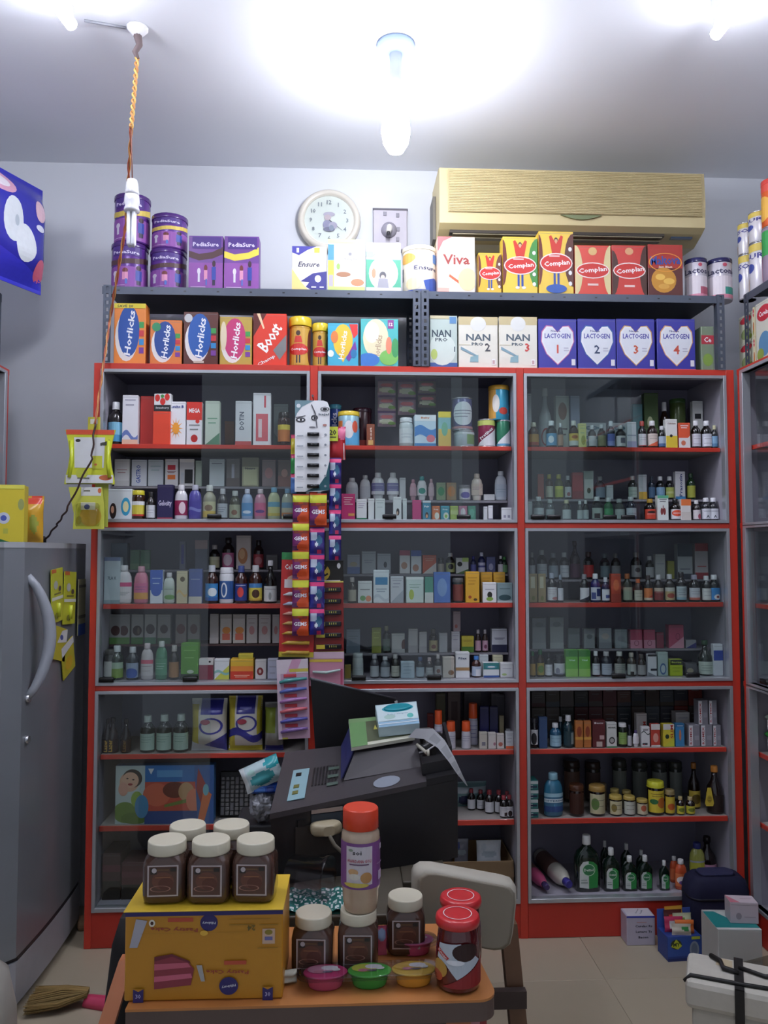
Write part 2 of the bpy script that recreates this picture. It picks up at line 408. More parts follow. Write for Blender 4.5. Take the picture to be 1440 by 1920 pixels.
def pane(parent, x0, x1, z0, z1, y, hs, axis='x', hz=.016):
    if axis == 'x':
        g = MB().box(x0, x1, y, y+.004, z0, z1, GLASS, .0005).obj('glass_door', parent)
        for h in hs: MB().rrect([(z0+.001, .0235, .006, .004), (z0+hz*.9, .0235, .006, .004), (z0+hz, .020, .004, .003)], BLK, c=(h, y-.008)).obj('handle', g)
    else:
        g = MB().box(y, y+.004, x0, x1, z0, z1, GLASS, .0005).obj('glass_door', parent)
        for h in hs: MB().rrect([(z0+.001, .006, .0235, .004), (z0+hz, .006, .0235, .004)], BLK, c=(y-.008, h)).obj('handle', g)
CABS = []
for i in range(3):
    xa, xb = BX[i][1], BX[i+1][0]
    t = thing('display_cabinet', CABL[i], 'cabinet', (xa, D, 0), 0, 'red display cabinets along the back wall'); CABS.append(t)
    W = xb-xa; o = lambda: MB()
    pw = BX[i][1]-BX[i][0]
    MB().box(-pw, 0, 0, .02, 0, zc['top'], RED, .001).obj('post', t)
    if i == 2: MB().box(W, W+BX[3][1]-BX[3][0], 0, .02, 0, zc['top'], RED, .001).obj('post', t)
    for a, b in RAILS: MB().box(.0003, W-.0003, 0.0005, .02, b, a, RED, .001).obj('rail', t)
    MB().box(.0003, W-.0003, .0005, .02, 0.001, zD(1698), REDB, .001).obj('plinth', t)
    for (c0, c1) in ((0, 1), (2, 3), (4, 5)):
        mb = MB(); zt, zb = FR[c0][0], FR[c1][1]; w = .011
        mb.box(.0003, W-.0003, -.004, .024, FR[c0][1], zt, ALU, .0008); mb.box(.0003, W-.0003, -.004, .024, zb, FR[c1][0], ALU, .0008)
        mb.box(.0003, w, -.0045, .024, zb, zt, ALU, .0008); mb.box(W-w, W-.0003, -.0045, .024, zb, zt, ALU, .0008); mb.obj('frame', t)
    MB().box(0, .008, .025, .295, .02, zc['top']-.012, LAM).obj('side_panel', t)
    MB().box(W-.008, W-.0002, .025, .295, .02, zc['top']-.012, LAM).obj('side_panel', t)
    MB().box(0, W, .296, .304, .02, zc['top'], LAM_BACK_SHADE).obj('back_panel', t)
    MB().box(0, W, .021, .295, zc['top']-.011, zc['top'], LAM_TOP_SHADE).obj('top_panel', t)
    for z in FLO: MB().box(.0085, W-.0085, .025, .2955, z-.016, z-.001, LAM).obj('bottom_board', t)
    for z, zb in zip(SH, SHB):
        s = MB().box(.012, W-.012, .034, .2955, zb+.002, z-.0005, mat('9a958f', .6)).obj('shelf', t)
        MB().box(.012, W-.012, .028, .034, zb, z, RED, .001).obj('edging', s)
# glass panes:  cabinet, z range, px range, handle px
for ci, (za, zb), (x0, x1), hs in [
    (0, zc['r1'], (375, 562), [402, 544]), (1, zc['r1'], (703, 868), [730]), (1, zc['r1'], (848, 900), [870]), (2, zc['r1'], (988, 1208), [1008, 1038]), (2, zc['r1'], (1000, 1190), [1145, 1179]),
    (0, zc['r2'], (188, 392), [205, 360]), (1, zc['r2'], (600, 845), [673, 813]), (2, zc['r2'], (988, 1180), [1155]), (2, zc['r2'], (1165, 1362), [1295]), (0, zc['r3'], (190, 398), [])]:
    X0 = CABS[ci].location.x; y = .005 if x0 != 1000 and x0 != 1165 and x0 != 848 else .0145
    pane(CABS[ci], xD(x0)-X0, xD(x1)-X0, zb+.001, za-.001, y, [xD(h)-X0 for h in hs])
# cabinet along the side wall (its front faces the room), from the corner towards the camera
YN = .9
def side_cab(X, s, y0, y1, z0, zt, label, cells, shelves, bounds):
    # s=+1: body lies at x > X
    t = thing('display_cabinet', label, 'cabinet', (X, 0, 0), 0, 'red display cabinets on the side walls')
    q = lambda a, b: (min(s*a, s*b), max(s*a, s*b))
    bx = lambda a, b, c, d, e, f, m, n, p=t, bev=.001: MB().box(*q(a, b), c, d, e, f, m, bev).obj(n, p)
    bx(.005, .3, y1-.012, y1, z0, zt, LAM, 'side_panel'); bx(.005, .3, y0, y0+.012, z0, zt, LAM, 'side_panel')
    bx(.302, .312, y0, y1, z0, zt, LAM_BACK_SHADE if s > 0 else LAM, 'back_panel'); bx(.024, .3, y0+.013, y1-.013, zt-.012, zt, LAM_TOP_SHADE, 'top_panel')
    for a, b in RAILS:
        if b > z0: bx(0, .02, y0, y1-.0005, b, a, RED, 'rail')
    if z0 < .1: bx(0, .02, y0, y1, 0.001, zD(1698), REDB, 'plinth')
    for k in range(len(bounds)-1):
        ya, yb = bounds[k], bounds[k+1]
        bx(.0005, .0195, yb, yb+.022, z0, zt-.018, RED, 'post')
        for za, zb in cells:
            m = MB(); w = .011
            m.box(*q(-.004, .024), ya+.022, yb, za, za+.011, ALU, .0008); m.box(*q(-.004, .024), ya+.022, yb, zb-.011, zb, ALU, .0008)
            m.box(*q(-.0045, .0242), ya+.022, ya+.034, zb, za, ALU, .0008); m.box(*q(-.0045, .0242), yb-.02, yb, zb, za, ALU, .0008); m.obj('frame', t)
        for z in shelves:
            sh = bx(.034, .3, ya+.024, yb-.002, z-.014, z-.0005, mat('9a958f', .6), 'shelf'); bx(.028, .034, ya+.024, yb-.002, z-.015, z, RED, 'edging', sh)
    for za, zb in cells: bx(.025, .3, y0+.013, y1-.013, zb-.028, zb-.014, LAM, 'bottom_board')
    return t
rc = side_cab(XR, 1, YN, D-.004, 0, zc['top'], 'red framed glass cabinet along the side wall past the corner post', [(zD(698), zD(980)), (zD(990), zD(1281)), (zD(1291), zD(1698))], SH, [YN, 1.75, D-.03])
pane(rc, 1.78, D-.12, zD(974)+.001, zD(704)-.001, .005, [], 'y'); pane(rc, 1.78, D-.05, zD(1275)+.001, zD(996)-.001, .005, [D-.15], 'y')
lc = side_cab(XL, -1, .9, PX(18, 700, XL).y, zD(990), zc['top'], 'red framed wall cabinet hanging above the fridge', [(zD(698), zD(980))], SH[:1], [.9, 1.8, PX(18, 700, XL).y-.024])

# ---------------------------------------------------------------- slotted steel racks on the cabinets
STL = mat('4f5663', .45, .35, .08, 20); STLD = mat('363b47', .5, .3, .08, 20)
def angle_post(t, x, y, z0, z1, s=1, ang=0, w=.026):
    mb = MB(); n = int((z1-z0)/.022); a = z0
    pieces = [(-w/2, -w*.17), (w*.17, w/2)]
    def put(xa, xb, za, zb):
        if ang == 0: mb.box(x+xa, x+xb, y, y+.002, za, zb, STL)
        else: mb.box(x, x+.002, y+xa, y+xb, za, zb, STL)
    for p, q in pieces: put(p, q, z0, z1)
    for i in range(n+1):
        za = z0+i*(z1-z0)/n; put(-w*.17, w*.17, max(z0, za-.0055), min(z1, za+.0055))
    if ang == 0: mb.box(x-w/2*s, x-w/2*s+.002, y+.002, y+.026, z0, z1, STL)
    return mb.obj('slotted_post', t)
RZ = zc['top']
def rack(x0, x1, zt, zf, label, posts):
    t = thing('steel_rack', label, 'rack', (0, D, RZ), 0, 'slotted steel racks on the cabinets')
    h0, h1 = zt-RZ, zf-RZ
    s = MB().box(x0, x1, 0, .30, h0-.003, h0, STLD).obj('shelf_tray', t)
    MB().box(x0, x1, -.001, .001, h1, h0, STL).obj('shelf_lip', s)
    for i in range(int((x1-x0)/.11)): MB().box(x0+.05+i*.11, x0+.058+i*.11, -.0016, -.001, (h0+h1)/2-.002, (h0+h1)/2+.002, BLK).obj('bolt', s)
    for x in posts: angle_post(t, x, -.004, .0008, h0+.004); angle_post(t, x, .27, .0008, h0)
    return t
zr = lambda px, py: P(px, py, D).z
RT = zr(780, 546)
rack(xD(192, 530), xD(787, 540), RT, zr(780, 560), 'grey slotted steel rack holding the purple tins', [xD(201, 600), xD(782, 600)-.001])
rack(xD(790, 540), xD(1357, 560), RT, zr(780, 560), 'grey slotted steel rack under the air conditioner', [xD(797, 600), xD(1351, 600)])
t = thing('steel_rack', 'grey slotted steel rack on the side cabinet past the corner', 'rack', (XR, 0, RZ), 0, 'slotted steel racks on the cabinets')
MB().box(.03, .32, YN, D-.01, RT-RZ-.003, RT-RZ, STLD).obj('shelf_tray', t); MB().box(.028, .03, YN, D-.01, zr(780, 560)-RZ, RT-RZ, STL).obj('shelf_lip', t)
for y in (1.4, D-.03): angle_post(t, .026, y, .0008, RT-RZ, 1, 90)
t = thing('steel_rack', 'dark slotted steel rack above the fridge', 'rack', (XL, 0, RZ), 0, 'slotted steel racks on the cabinets')
yl = PX(18, 600, XL).y
MB().box(-.29, -.03, .9, yl, RT-RZ-.003, RT-RZ, STLD).obj('shelf_tray', t); MB().box(-.03, -.028, .9, yl, zr(780, 560)-RZ, RT-RZ, STL).obj('shelf_lip', t)
for y in (1.5, yl-.03): angle_post(t, -.026, y, .0008, RT-RZ, 1, 90, .036)

# ---------------------------------------------------------------- air conditioner
y0 = 2.77; a = P(824, 308, y0); b = P(1321, 322, y0); xm = (a.x+b.x)/2; L = b.x-a.x; zt = a.z; zb_ = P(1070, 462, 2.82).z; H = zt-zb_
ACM = mat('cdbd8a', .5, 0, .07, 8); ACD = mat('b5a476', .55, 0, .08, 8)
t = thing('air_conditioner', 'yellowed cream wall air conditioner under the ceiling', 'air conditioner', (xm, WALLY, zb_))
side = [(0, .03), (0, H), (-.19, H), (-.225, H-.01), (-.232, H*.55), (-.226, H*.22), (-.20, H*.17), (-.13, .02)]
MB().prism([(y, z) for y, z in side][::-1], 'x', -L/2, L/2, ACM).obj('casing', t, True)
gr = MB().box(-L/2+.03, L/2-.012, -.2345, -.2325, H*.36, H*.94, ACD).obj('grille', t)
mb = MB()
for k in range(26): mb.box(-L/2+.034, L/2-.016, -.2375, -.2345, H*(.37+.0218*k), H*(.37+.0218*k)+.0022, ACM)
mb.obj('grille_lines', gr)
mb = MB(); n = 20; x0, x1 = -L*.05, L*.105; pts = [(x0+(x1-x0)*i/n, H*.345) for i in range(n+1)]+[(x1-(x1-x0)*i/n, H*.345-.016*math.sin(math.pi*i/n)) for i in range(1, n)]
mb.prism(pts[::-1], 'y', -.236, -.230, mat('6f7a4e', .4)); mb.obj('badge', t, True)
MB().box(-L/2+.04, L/2-.14, -.200, -.150, .035, .046, mat('3a332b', .6)).obj('outlet', t)
for k in range(2): MB().box(-L/2+.05, L/2-.15, -.205+.02*k, -.18+.02*k, .028-.006*k, .031-.006*k, mat('8d8468', .5)).obj('louvre', t)
MB().box(L/2-.11, L/2-.03, -.187, -.165, .035, .055, mat('2c3c52', .2)).obj('display_window', t)
MB().box(-L/2-.012, -L/2-.001, -.12, -.02, H*.15, H*.75, mat('6d6a62', .6)).obj('pipe_cover', t)
# ---------------------------------------------------------------- clock
p = P(617, 411, 2.965); r = P(677, 411, 2.965).x-p.x
t = thing('wall_clock', 'round white wall clock with grey rim and floral dial', 'clock', (p.x, WALLY-.0005, p.z))
c = MB()
def ycyl(mb, r0, prof, m, sx=1): # profile (radius, distance from wall)
    mb.loft([[(rr*math.sin(2*math.pi*j/40)*sx, -y, rr*math.cos(2*math.pi*j/40)) for j in range(40)] for rr, y in prof], m)
ycyl(c, r, [(r*.96, 0), (r, .012), (r*.97, .03), (r*.9, .038), (r*.8, .034), (r*.77, .024)], gloss('cfc9bb')); c.obj('rim', t)
c = MB(); ycyl(c, r, [(r*.78, .02), (r*.78, .0245)], mat('f6f1e6', .5)); c.obj('dial', t)
ops = []
for k in range(12):
    q = R(30*(k+1)); ops.append(('t', str(k+1), '8f8f98', .5+.38*math.sin(q), .5+.38*math.cos(q), .09, 0))
ops += [('e', 'c9b6c8', .5, .62, .12, .05), ('e', '9a8fb0', .46, .4, .09, .1), ('e', 'b9a8bf', .58, .38, .09, .08), ('e', '77708c', .5, .3, .12, .05), ('e', 'd7b6bc', .47, .55, .07, .06), ('e', '8f93a8', .55, .33, .05, .06)]
paint(MB(), ops, 1.5*r, 1.5*r, lambda x, y, o, cc: (x-.75*r, -.025-o*2, y-.75*r)).obj('dial_print', t)
for name, ang, ln in (('minute_hand', 128, .55), ('hour_hand', 137, .36)):
    q = R(ang); u = Vector((math.sin(q), 0, math.cos(q))); v = Vector((u.z, 0, -u.x)); mb = MB()
    pp = [v*.0022, u*ln*r, -v*.0022, -u*.06*r]; mb.add([tuple(Vector((0, -.0275, 0))+e) for e in pp]+[tuple(Vector((0, -.0285, 0))+e) for e in pp], [(0, 1, 2, 3), (7, 6, 5, 4), (0, 4, 5, 1), (1, 5, 6, 2), (2, 6, 7, 3), (3, 7, 4, 0)], mat('44424c', .4)); mb.obj(name, t)
c = MB(); ycyl(c, r, [(r*.765, .031), (r*.765, .033)], clear('f4f8f8', .02)); c.obj('cover_glass', t)
# ---------------------------------------------------------------- switch board with a round socket
a = P(700, 394, WALLY-.02); b = P(763, 470, WALLY-.02)
t = thing('switch_board', 'grey wooden switch board with round socket beside the clock', 'switch board', ((a.x+b.x)/2, WALLY-.0005, b.z)); w = b.x-a.x; h = a.z-b.z
MB().box(-w/2, w/2, -.03, 0, 0, h, mat('b9b4bd', .6), .002).obj('board', t)
MB().box(-w/2-.003, w/2+.003, -.032, -.026, h-.004, h+.003, mat('57545c', .6)).obj('top_edge', t)
c = MB(); c.loft([[(-.005+rr*math.sin(R(18*j)), -y, h*.47+rr*math.cos(R(18*j))) for j in range(20)] for rr, y in ((.030, .03), (.028, .042), (.018, .046), (.012, .05))], gloss('8e8b96')); c.obj('socket_disc', t)
MB().tube([(-.005, -.05, h*.47), (-.006, -.08, h*.42), (-.010, -.088, h*.27)], [.011, .012, .009], gloss('d6d3cf'), 12).obj('lamp_holder', t)
MB().tube([(-.010, -.088, h*.27), (-.010, -.089, h*.22)], .007, mat('2c2a2c', .4), 10).obj('holder_end', t)
for x, z in ((.028, .85), (.030, .5), (.028, .25), (-.02, .88)): MB().box(x-.006, x+.006, -.034, -.03, h*z-.008, h*z+.008, mat('85828c', .4), .001).obj('switch', t)

# ---------------------------------------------------------------- fridge
FX = -.90; fy0 = PX(24, 1400, FX).y; fy1 = PX(160, 1400, FX).y; ftop = PX(100, 1018, FX).z
t = thing('fridge', 'scuffed grey single door fridge on a raised base', 'fridge', (FX, (fy0+fy1)/2, 0)); w = (fy1-fy0)
FG = mat('83888e', .32, .2, .14, 5, .5, .2); FS = mat('8e939c', .45, .1, .08, 5)
def arcprof(w, dep, n=14, rr=.035):
    pts = []
    for i in range(n+1):
        u = -w/2+w*i/n; e = min(1, (w/2-abs(u))/rr); pts.append((-(1-math.sqrt(max(0, 1-(1-e)**2)))*rr+.012*(1-(2*u/w)**2), u))
    return [(-dep, -w/2)]+pts+[(-dep, w/2)]
zb0 = .165
MB().prism(arcprof(w, .05), 'z', zb0, ftop-.016, FG).obj('door', t, True)
MB().prism(arcprof(w+.004, .05), 'z', ftop-.016, ftop, mat('a9adb2', .4)).obj('door_cap', t, True)
MB().box(-.56, -.052, -w/2+.004, w/2-.004, .05, ftop-.006, FS, .006).obj('body', t)
MB().prism(arcprof(w-.004, .09), 'z', .035, zb0-.014, mat('a2a4ab', .45)).obj('base_drawer', t, True)
MB().prism(arcprof(w-.03, .06), 'z', zb0-.013, zb0-.001, mat('2a2a2e', .5)).obj('gasket', t, True)
for yy in (-w/2+.04, w/2-.04):
    for xx in (-.06, -.5): MB().lathe([(.026, 0), (.03, .006), (.024, .034)], mat('3b3b40', .6), 14, c=(xx, yy)).obj('foot', t)
hy = PX(52, 1080, FX).y-(fy0+fy1)/2; hz0 = PX(48, 1312, FX).z; hz1 = PX(52, 1080, FX).z
pts = []
for k in range(13):
    u = k/12; pts.append((.000+.055*math.sin(math.pi*u)**.7 if 0 < u < 1 else .0, hy+.03*math.sin(math.pi*u), hz0+(hz1-hz0)*u))
mb = MB(); mb.tube(pts, [.011+.007*math.sin(math.pi*k/12) for k in range(13)], gloss('9ea3ab'), 10); mb.obj('handle', t)
for zz, rr in ((PX(45, 1310, FX).z, .012), (PX(48, 1385, FX).z, .011)):
    mb = MB(); mb.tube([(0.0, hy, zz), (.014, hy, zz)], rr, mat('c9cbd0', .25, .8), 12); mb.obj('lock', t)
# stone under the far foot
t = thing('paving_block', 'worn brown block on the floor under the fridge', 'block', (-.87, fy1-.03, 0), .3)
MB().box(-.035, .035, -.035, .035, 0, .033, mat('8a6a4c', .8, 0, .2, 30), .012).obj('block', t)
# ================================================================ stock on the cabinet shelves
# line: kind x0 x1 ytop colours decos | look      (pixels of the photograph give each item's width and height at its own depth)
ORD = 'first second third fourth fifth sixth seventh eighth ninth tenth eleventh twelfth thirteenth fourteenth fifteenth sixteenth seventeenth eighteenth nineteenth twentieth'.split()
SHN = ['top shelf', 'second shelf', 'third shelf', 'fourth shelf', 'fifth shelf', 'sixth shelf', 'lowest shelf']
CATN = {'c': ('medicine_carton', 'carton'), 'b': ('syrup_bottle', 'bottle'), 'w': ('pill_jar', 'jar'), 'j': ('honey_jar', 'jar'), 'p': ('lotion_bottle', 'bottle'), 'y': ('spray_can', 'spray can'),
        'v': ('lotion_bottle', 'bottle'), 's': ('sauce_bottle', 'bottle'), 'n': ('milk_powder_tin', 'tin'), 't': ('plastic_tub', 'tub'), 'q': ('diaper_pouch', 'pouch')}
WORDN = lambda s: len(s.replace(',', '').split())
def row(ci, sh, y, zbase, txt, rowname, front=True, rz=0.0):
    items = []
    for ln in txt.strip().split('\n'):
        ln = ln.strip()
        if not ln: continue
        spec, look = [q.strip() for q in ln.split('|')]
        items.append((spec.split(), look))
    looks = [l for _, l in items]
    grp = '%s on the %s of the %s' % ('goods' if front else 'back row goods', SHN[sh], names[ci])
    for i, (a, look) in enumerate(items):
        k, x0, x1, yt = a[0], float(a[1]), float(a[2]), float(a[3])
        xm = (x0+x1)/2; base = None; yy = y
        rest = a[4:]
        if rest and rest[0].startswith('@'):      # own base pixel or depth offset:  @base,dy
            q = rest[0][1:].split(','); base = float(q[0]) if q[0] else None; yy = y+(float(q[1]) if len(q) > 1 else 0); rest = rest[1:]
        w = P(x1, 900, yy).x-P(x0, 900, yy).x; w = max(w-.0012, .012)
        z0 = zbase if base is None else P(xm, base, yy).z
        h = P(xm, yt, yy).z-z0; d = min(.055, w*.62)
        if k in 'cq': cy = yy+d/2
        elif k in 'nt': cy = yy+w/2
        elif k in 'pv': cy = yy+w*.31
        else: cy = yy+w/2
        X = (P(x0, 900, yy).x+P(x1, 900, yy).x)/2
        X = X*(cy/yy) if k not in 'cq' else X*((yy+.0)/yy)
        lo_, hi_ = CABS[ci].location.x+.0095+w/2, CABS[ci].location.x+BX[ci+1][0]-BX[ci][1]-.0095-w/2; X = min(max(X, lo_), hi_)
        z0 = z0+(.0004 if base is None and sh < 7 else 0)
        uniq = looks.count(look) == 1
        place = '%s, %s' % (names[ci], SHN[sh]); rr = rowname
        lab = '%s, %s, %s' % (look, rr, place) if uniq else '%s, %s from fridge, %s, %s' % (look, ORD[i], rr, place)
        if WORDN(lab) > 16: lab = lab.replace(', '+rr, ',', 1).replace(',,', ',')
        if WORDN(lab) > 16: print('LONG', WORDN(lab), lab)
        nm, cat = CATN[k]
        t = thing(nm, lab, cat, (X, cy, z0), rz, grp)
        j = ((i*37+sh*11+ci*7) % 10-4.5)/4.5*R(1.6)*(0 if X in (lo_, hi_) else 1); t.rotation_euler = (0, 0, j if k != 'q' else 0)
        if k == 'c': p_carton(t, w, h, d, rest[0], decos(' '.join(rest[1:])))
        elif k == 'n': p_tin(t, w/2, h, rest[0], decos(' '.join(rest[1:])))
        elif k == 't': p_tin(t, w/2, h, rest[1], decos(' '.join(rest[2:])), plastic=rest[0])
        elif k == 'q': p_pouch(t, w, h, .07, rest[0], decos(' '.join(rest[1:])), seed=i, nx=24, nz=30)
        else: p_bottle(t, w/2, h, rest[1], rest[0], None if rest[2] == '-' else rest[2], decos(' '.join(rest[3:])), k)
YF, YBk, YM = D+.042, D+.19, D+.115
FZ = [f-.0006 for f in FLO]
def riser(ci, x0, x1, y0, y1, ztop, label_z0, name='riser', col='8e8a92'):
    t = CABS[ci]; X0 = t.location.x
    MB().box(xD(x0)-X0, xD(x1)-X0, y0-D, y1-D, ztop-.008, ztop-.0006, mat(col, .6)).obj(name, t)
# ---- fridge-side cabinet, top shelf
row(0, 0, YF, SH[0], '''
b 196 224 752 eef0f2 1b1514 7fc0dd lo:3a8fbf | dark syrup bottle with pale blue label
c 227 257 741 e6e6ec wave:6a7fc0:.22:.10 lo:e9b9a0:.1 ln:aab:.8:.9:2 | tall white carton with blue curve
c 261 313 @,.02 743 b5261c | deep red carton beside white one
c 314 347 753 f1f1f4 sun:f2a01e tx:Revito_B:25408f:.88:.07:.8 | white carton with orange sun
c 348 378 754 e8e8ec up:e0301f:.42 tx:MEGA:fff:.8:.1:.7 ov:e0301f:.7:.55:.13:.05 ov:c02020:.5:.15:.22:.09 ln:888:.36:.46:2 | red and white carton with tomato
c 383 411 752 d3dccb ln:7a8:.5:.6:2 tri:5a8a6a:.28 | pale green carton with green wedge
c 440 471 752 d9dade vt:DOTIN:555b6c:.4:.4:.55 lo:c24a4a:.09 | white carton with upright dark lettering
c 473 507 737 e9e6ea sq:d8606a:.16:.08:.84:.6 sq:f0d0d4:.3:.15:.5:.5 sq:d04050:.62:.72:.72:.95 | tall white carton with pink panel
w 520 544 772 2b2422 3a1f18 c8742c up:d9c23a:.3 | dark jar with orange label
'''.replace('261 313 @,.02 743', '261 313 743 @,.02'), 'front row')
t = thing('medicine_carton', 'bright red carton under the strawberry box, fridge-side cabinet, top shelf', 'carton', ((xD(280)+xD(312))/2, YF+.004, SH[0]), 0, 'red cartons on the top shelf')
w = xD(311.5)-xD(279); hh = P(295, 771, YF-.01).z-SH[0]; p_carton(t, w, hh, .028, 'e2401c', [])
t = thing('medicine_carton', 'black and white carton with strawberries, on bright red carton', 'carton', ((xD(281)+xD(314))/2, YF+.004, SH[0]+hh+.0003), R(-3)); h2 = P(295, 739, YF).z-SH[0]-hh
p_carton(t, w, h2, .026, 'e9e9e9', [('r', '222426', 0, 0, 1, .36), ('e', 'd8281c', .2, .75, .15, .2), ('e', 'd8281c', .78, .8, .15, .2), ('e', 'd8281c', .52, .55, .16, .2), ('e', '3a8a3a', .5, .85, .1, .1), ('t', 'Strawberry', 'ddd', .5, .18, .14, .8)])
row(0, 0, YBk, SH[0], '''
c 512 540 758 cfdcda trl:9fb4b2:.4 | pale teal carton behind dark jar
c 420 438 790 9a6a4a | small brown carton
''', 'back row', False)
# ---- fridge-side cabinet, second shelf
zr1 = P(380, 912, YM).z
riser(0, 190, 577, YM-.005, YM+.16, zr1, 0)
row(0, 1, YM, zr1, '''
c 214 243 861 d9d9d8 ln:a77:.5:.6:2 lo:c8c8c6:.2 | white carton with faint lettering
c 246 275 862 cfd4de vt:GASTRO:3c5aa8:.45:.7:.45:.3 | pale carton with upright blue lettering
c 277 306 862 c3ccd2 ln:8aa:.6:.75:2 | pale blue plain carton
c 309 334 861 dcdadb sq:c22032:.2:.6:.8:.78 sq:e07020:.2:.25:.8:.42 ln:966:.5:.54:2 | white carton with red and orange squares
c 336 364 861 cfcdcd sq:16161a:.35:.1:.9:.62 sq:bfc4c9:.1:.1:.3:.5 up:e5e0dc:.12 | white carton with black panel
c 366 378 864 a9b8a8 | narrow greenish carton
c 392 421 861 cdd6da ln:778:.78:.84:1 | pale grey-blue carton
c 424 450 860 77706e lo:6a5c58:.3 sq:b5b4c2:.4:.3:.6:.8 | grey brown carton
c 453 485 858 b9b691 up:8f8c72:.32 sq:d6d6a8:.1:.05:.9:.6 tx:Neuro:445:.62:.07:.6 | yellow-green carton with dark band
c 491 517 862 9c8688 ov:c48a8a:.5:.5:.3:.2 | dull pink carton with oval
c 521 546 862 83706a lo:9a6a60:.4 ov:d0a090:.5:.5:.25:.15 | brown carton with oval
''', 'back row', False)
row(0, 1, YF, FZ[0], '''
c 197 247 917 dfe6ea ov:2fa0c8:.78:.42:.18:.3 ov:f0e8b0:.78:.42:.11:.18 ov:2a1a18:.3:.28:.13:.26 ov:d8a080:.28:.32:.06:.12 | white carton with woman and cyan emblem
w 248 273 919 d8cc20 3a2010 d9c93a up:eee:.25 lo:c02a20:.12 | amber jar with yellow cap and label
b 275 293 922 2c2a2c 2a2422 d6d8dc ln:889:.4:.6:2 | dark bottle with plain white label
c 295 325 @949 909 28224e tx:Gelosity:d8d0e8:.45:.2:.85 lo:9a3c50:.06 | navy carton with white lettering
p 328 353 909 e6e4e8 dfdce0 8e1a4a ov:e8d0d8:.6:.5:.2:.4 | white lotion bottle with maroon label
p 354 379 909 c8c8d8 5a54a8 4d489c wave:7a80c0:.5:.2 | violet lotion bottle
b 381 406 909 d8d8d4 a8a48c c9c49a lo:d8b84a:.4 ov:8a6a50:.5:.6:.25:.2 | clear bottle with yellow label
b 408 428 916 bcbcc0 3a3636 b9bec6 ln:556:.4:.7:3 | dark bottle with grey label
b 430 452 920 b8bcb8 3b3a24 a8aa8c ov:8a5a40:.5:.4:.2:.2 | olive bottle with dull label
p 453 475 917 c6c9da 9fb8dc 5a9ad0 ov:dfe8f4:.5:.3:.3:.12 | pale blue lotion bottle
p 477 500 917 d8c8ce c98aa0 d8608c ov:6a3a8a:.5:.35:.32:.12 | pink lotion bottle
p 502 526 914 7ab8d8 c7cfa0 d9d88a up:6ab0c8:.35 lo:dcc84a:.2 | yellow lotion bottle with blue cap
p 528 550 916 7aaac8 b8bfa8 c8bfa0 up:6a9ab8:.4 lo:d0803a:.25 | yellow lotion bottle with orange base
'''.replace('295 325 @949 909', '295 325 909'), 'front row')
# ---- middle cabinet, top shelf
row(1, 0, YF, SH[0], '''
t 633 674 770 e3c62a 9ec9d8 sq:e07a2a:.1:.3:.3:.8 tri:5ab0e0:.6 ov:e8e8ea:.5:.5:.15:.3 ov:d8583a:.7:.6:.1:.2 | yellow lidded colourful tub
c 687 703 @,.03 795 8a4a30 vt:Boost:e0d0c0:.5:.7 sq:d8a860:.2:.1:.8:.3 | small brown carton
w 748 775 782 dfe3e6 c8d0d2 dde2e4 ln:9ab:.4:.6:2 | white plastic jar
c 777 818 778 c6dff0 up:e9f0f6:.2 wave:4a8ad0:.6:.3 ov:e07a8a:.75:.25:.2:.12 lo:3f86c0:.1 tx:Baby:e07a30:.9:.07:.4 | pale blue wipes box with pink spot
c 822 846 772 8cc0c4 up:e8d23a:.17 lo:d9b95a:.5 ov:7ab89a:.5:.5:.25:.2 | yellow topped teal carton
n 851 890 806 b8c0c8 sq:7a9a60:.55:.1:.95:.95 mid:d8dcdf:.8:.95 | small silver tin with green band
n 896 929 785 8a2a4a tri:dddde2:.8 up:c9d26a:.2 t | maroon and white tin with slanted lettering
n 931 957 787 2f7a5c tri:dfe3e6:.8 lo:5a9ac0:.08 | green and white tin
'''.replace('687 703 @,.03 795', '687 703 795 @,.03').replace(' up:c9d26a:.2 t', ' up:c9d26a:.2'), 'front row')
def stacked(x0, x1, yt, yb, y, kind, args, name, label, cat, g=None):
    x0, x1 = x0-3, x1-3
    X = (P(x0, 900, y).x+P(x1, 900, y).x)/2; r = (P(x1, 900, y).x-P(x0, 900, y).x)/2; cy = y+r; z0 = yb; h = P((x0+x1)/2, yt, y).z-z0
    t = thing(name, label, cat, (X*cy/y, cy, z0), 0, g)
    if kind == 'n': p_tin(t, r, h, args[0], args[1])
    else: p_tin(t, r, h, args[1], args[2], plastic=args[0])
    return t
zz = P(870, 806, YF).z
stacked(851, 889, 744, zz+.0005, YF, 'n', ('5a5c8a', decos('ov:d8dce2:.5:.5:.36:.4 ln:889:.4:.6:3 lo:c08a90:.08')), 'milk_powder_tin', 'purple tin with pale oval stacked on small silver tin', 'tin')
stacked(920, 958, 721, P(944, 787, YF).z+.0005, YF, 't', ('d9a62e', '3aa3c4', decos('sq:d9a040:0:0:.35:1 ov:e8e2da:.35:.5:.12:.3 ov:c84030:.6:.25:.15:.12')), 'plastic_tub', 'blue tub with yellow lid stacked on green tin', 'tub')
pr = [o for o in S.objects if o.get('label', '').startswith('maroon and white tin')][0]; r_ = (P(929, 900, YF).x-P(896, 900, YF).x)/2; w_ = math.pi*r_; mb = MB()
paint(mb, [('t', 'Protinex', 'f0ecf0', .44, .56, .17, .60, 42)], w_, .07, curved(r_, 12, .008, 24, 1, w_), chop(12, w_), .0016); mb.obj('lettering', pr)
row(1, 0, YM, SH[0], '''
t 616 640 758 4a9ab0 2a4a9a vt:Horlicks:dde:.45:.75 | blue tub with teal lid
t 661 697 764 3a1a2a 3d1820 lo:8a2a20:.2 | dark maroon tub
''', 'back row', False)
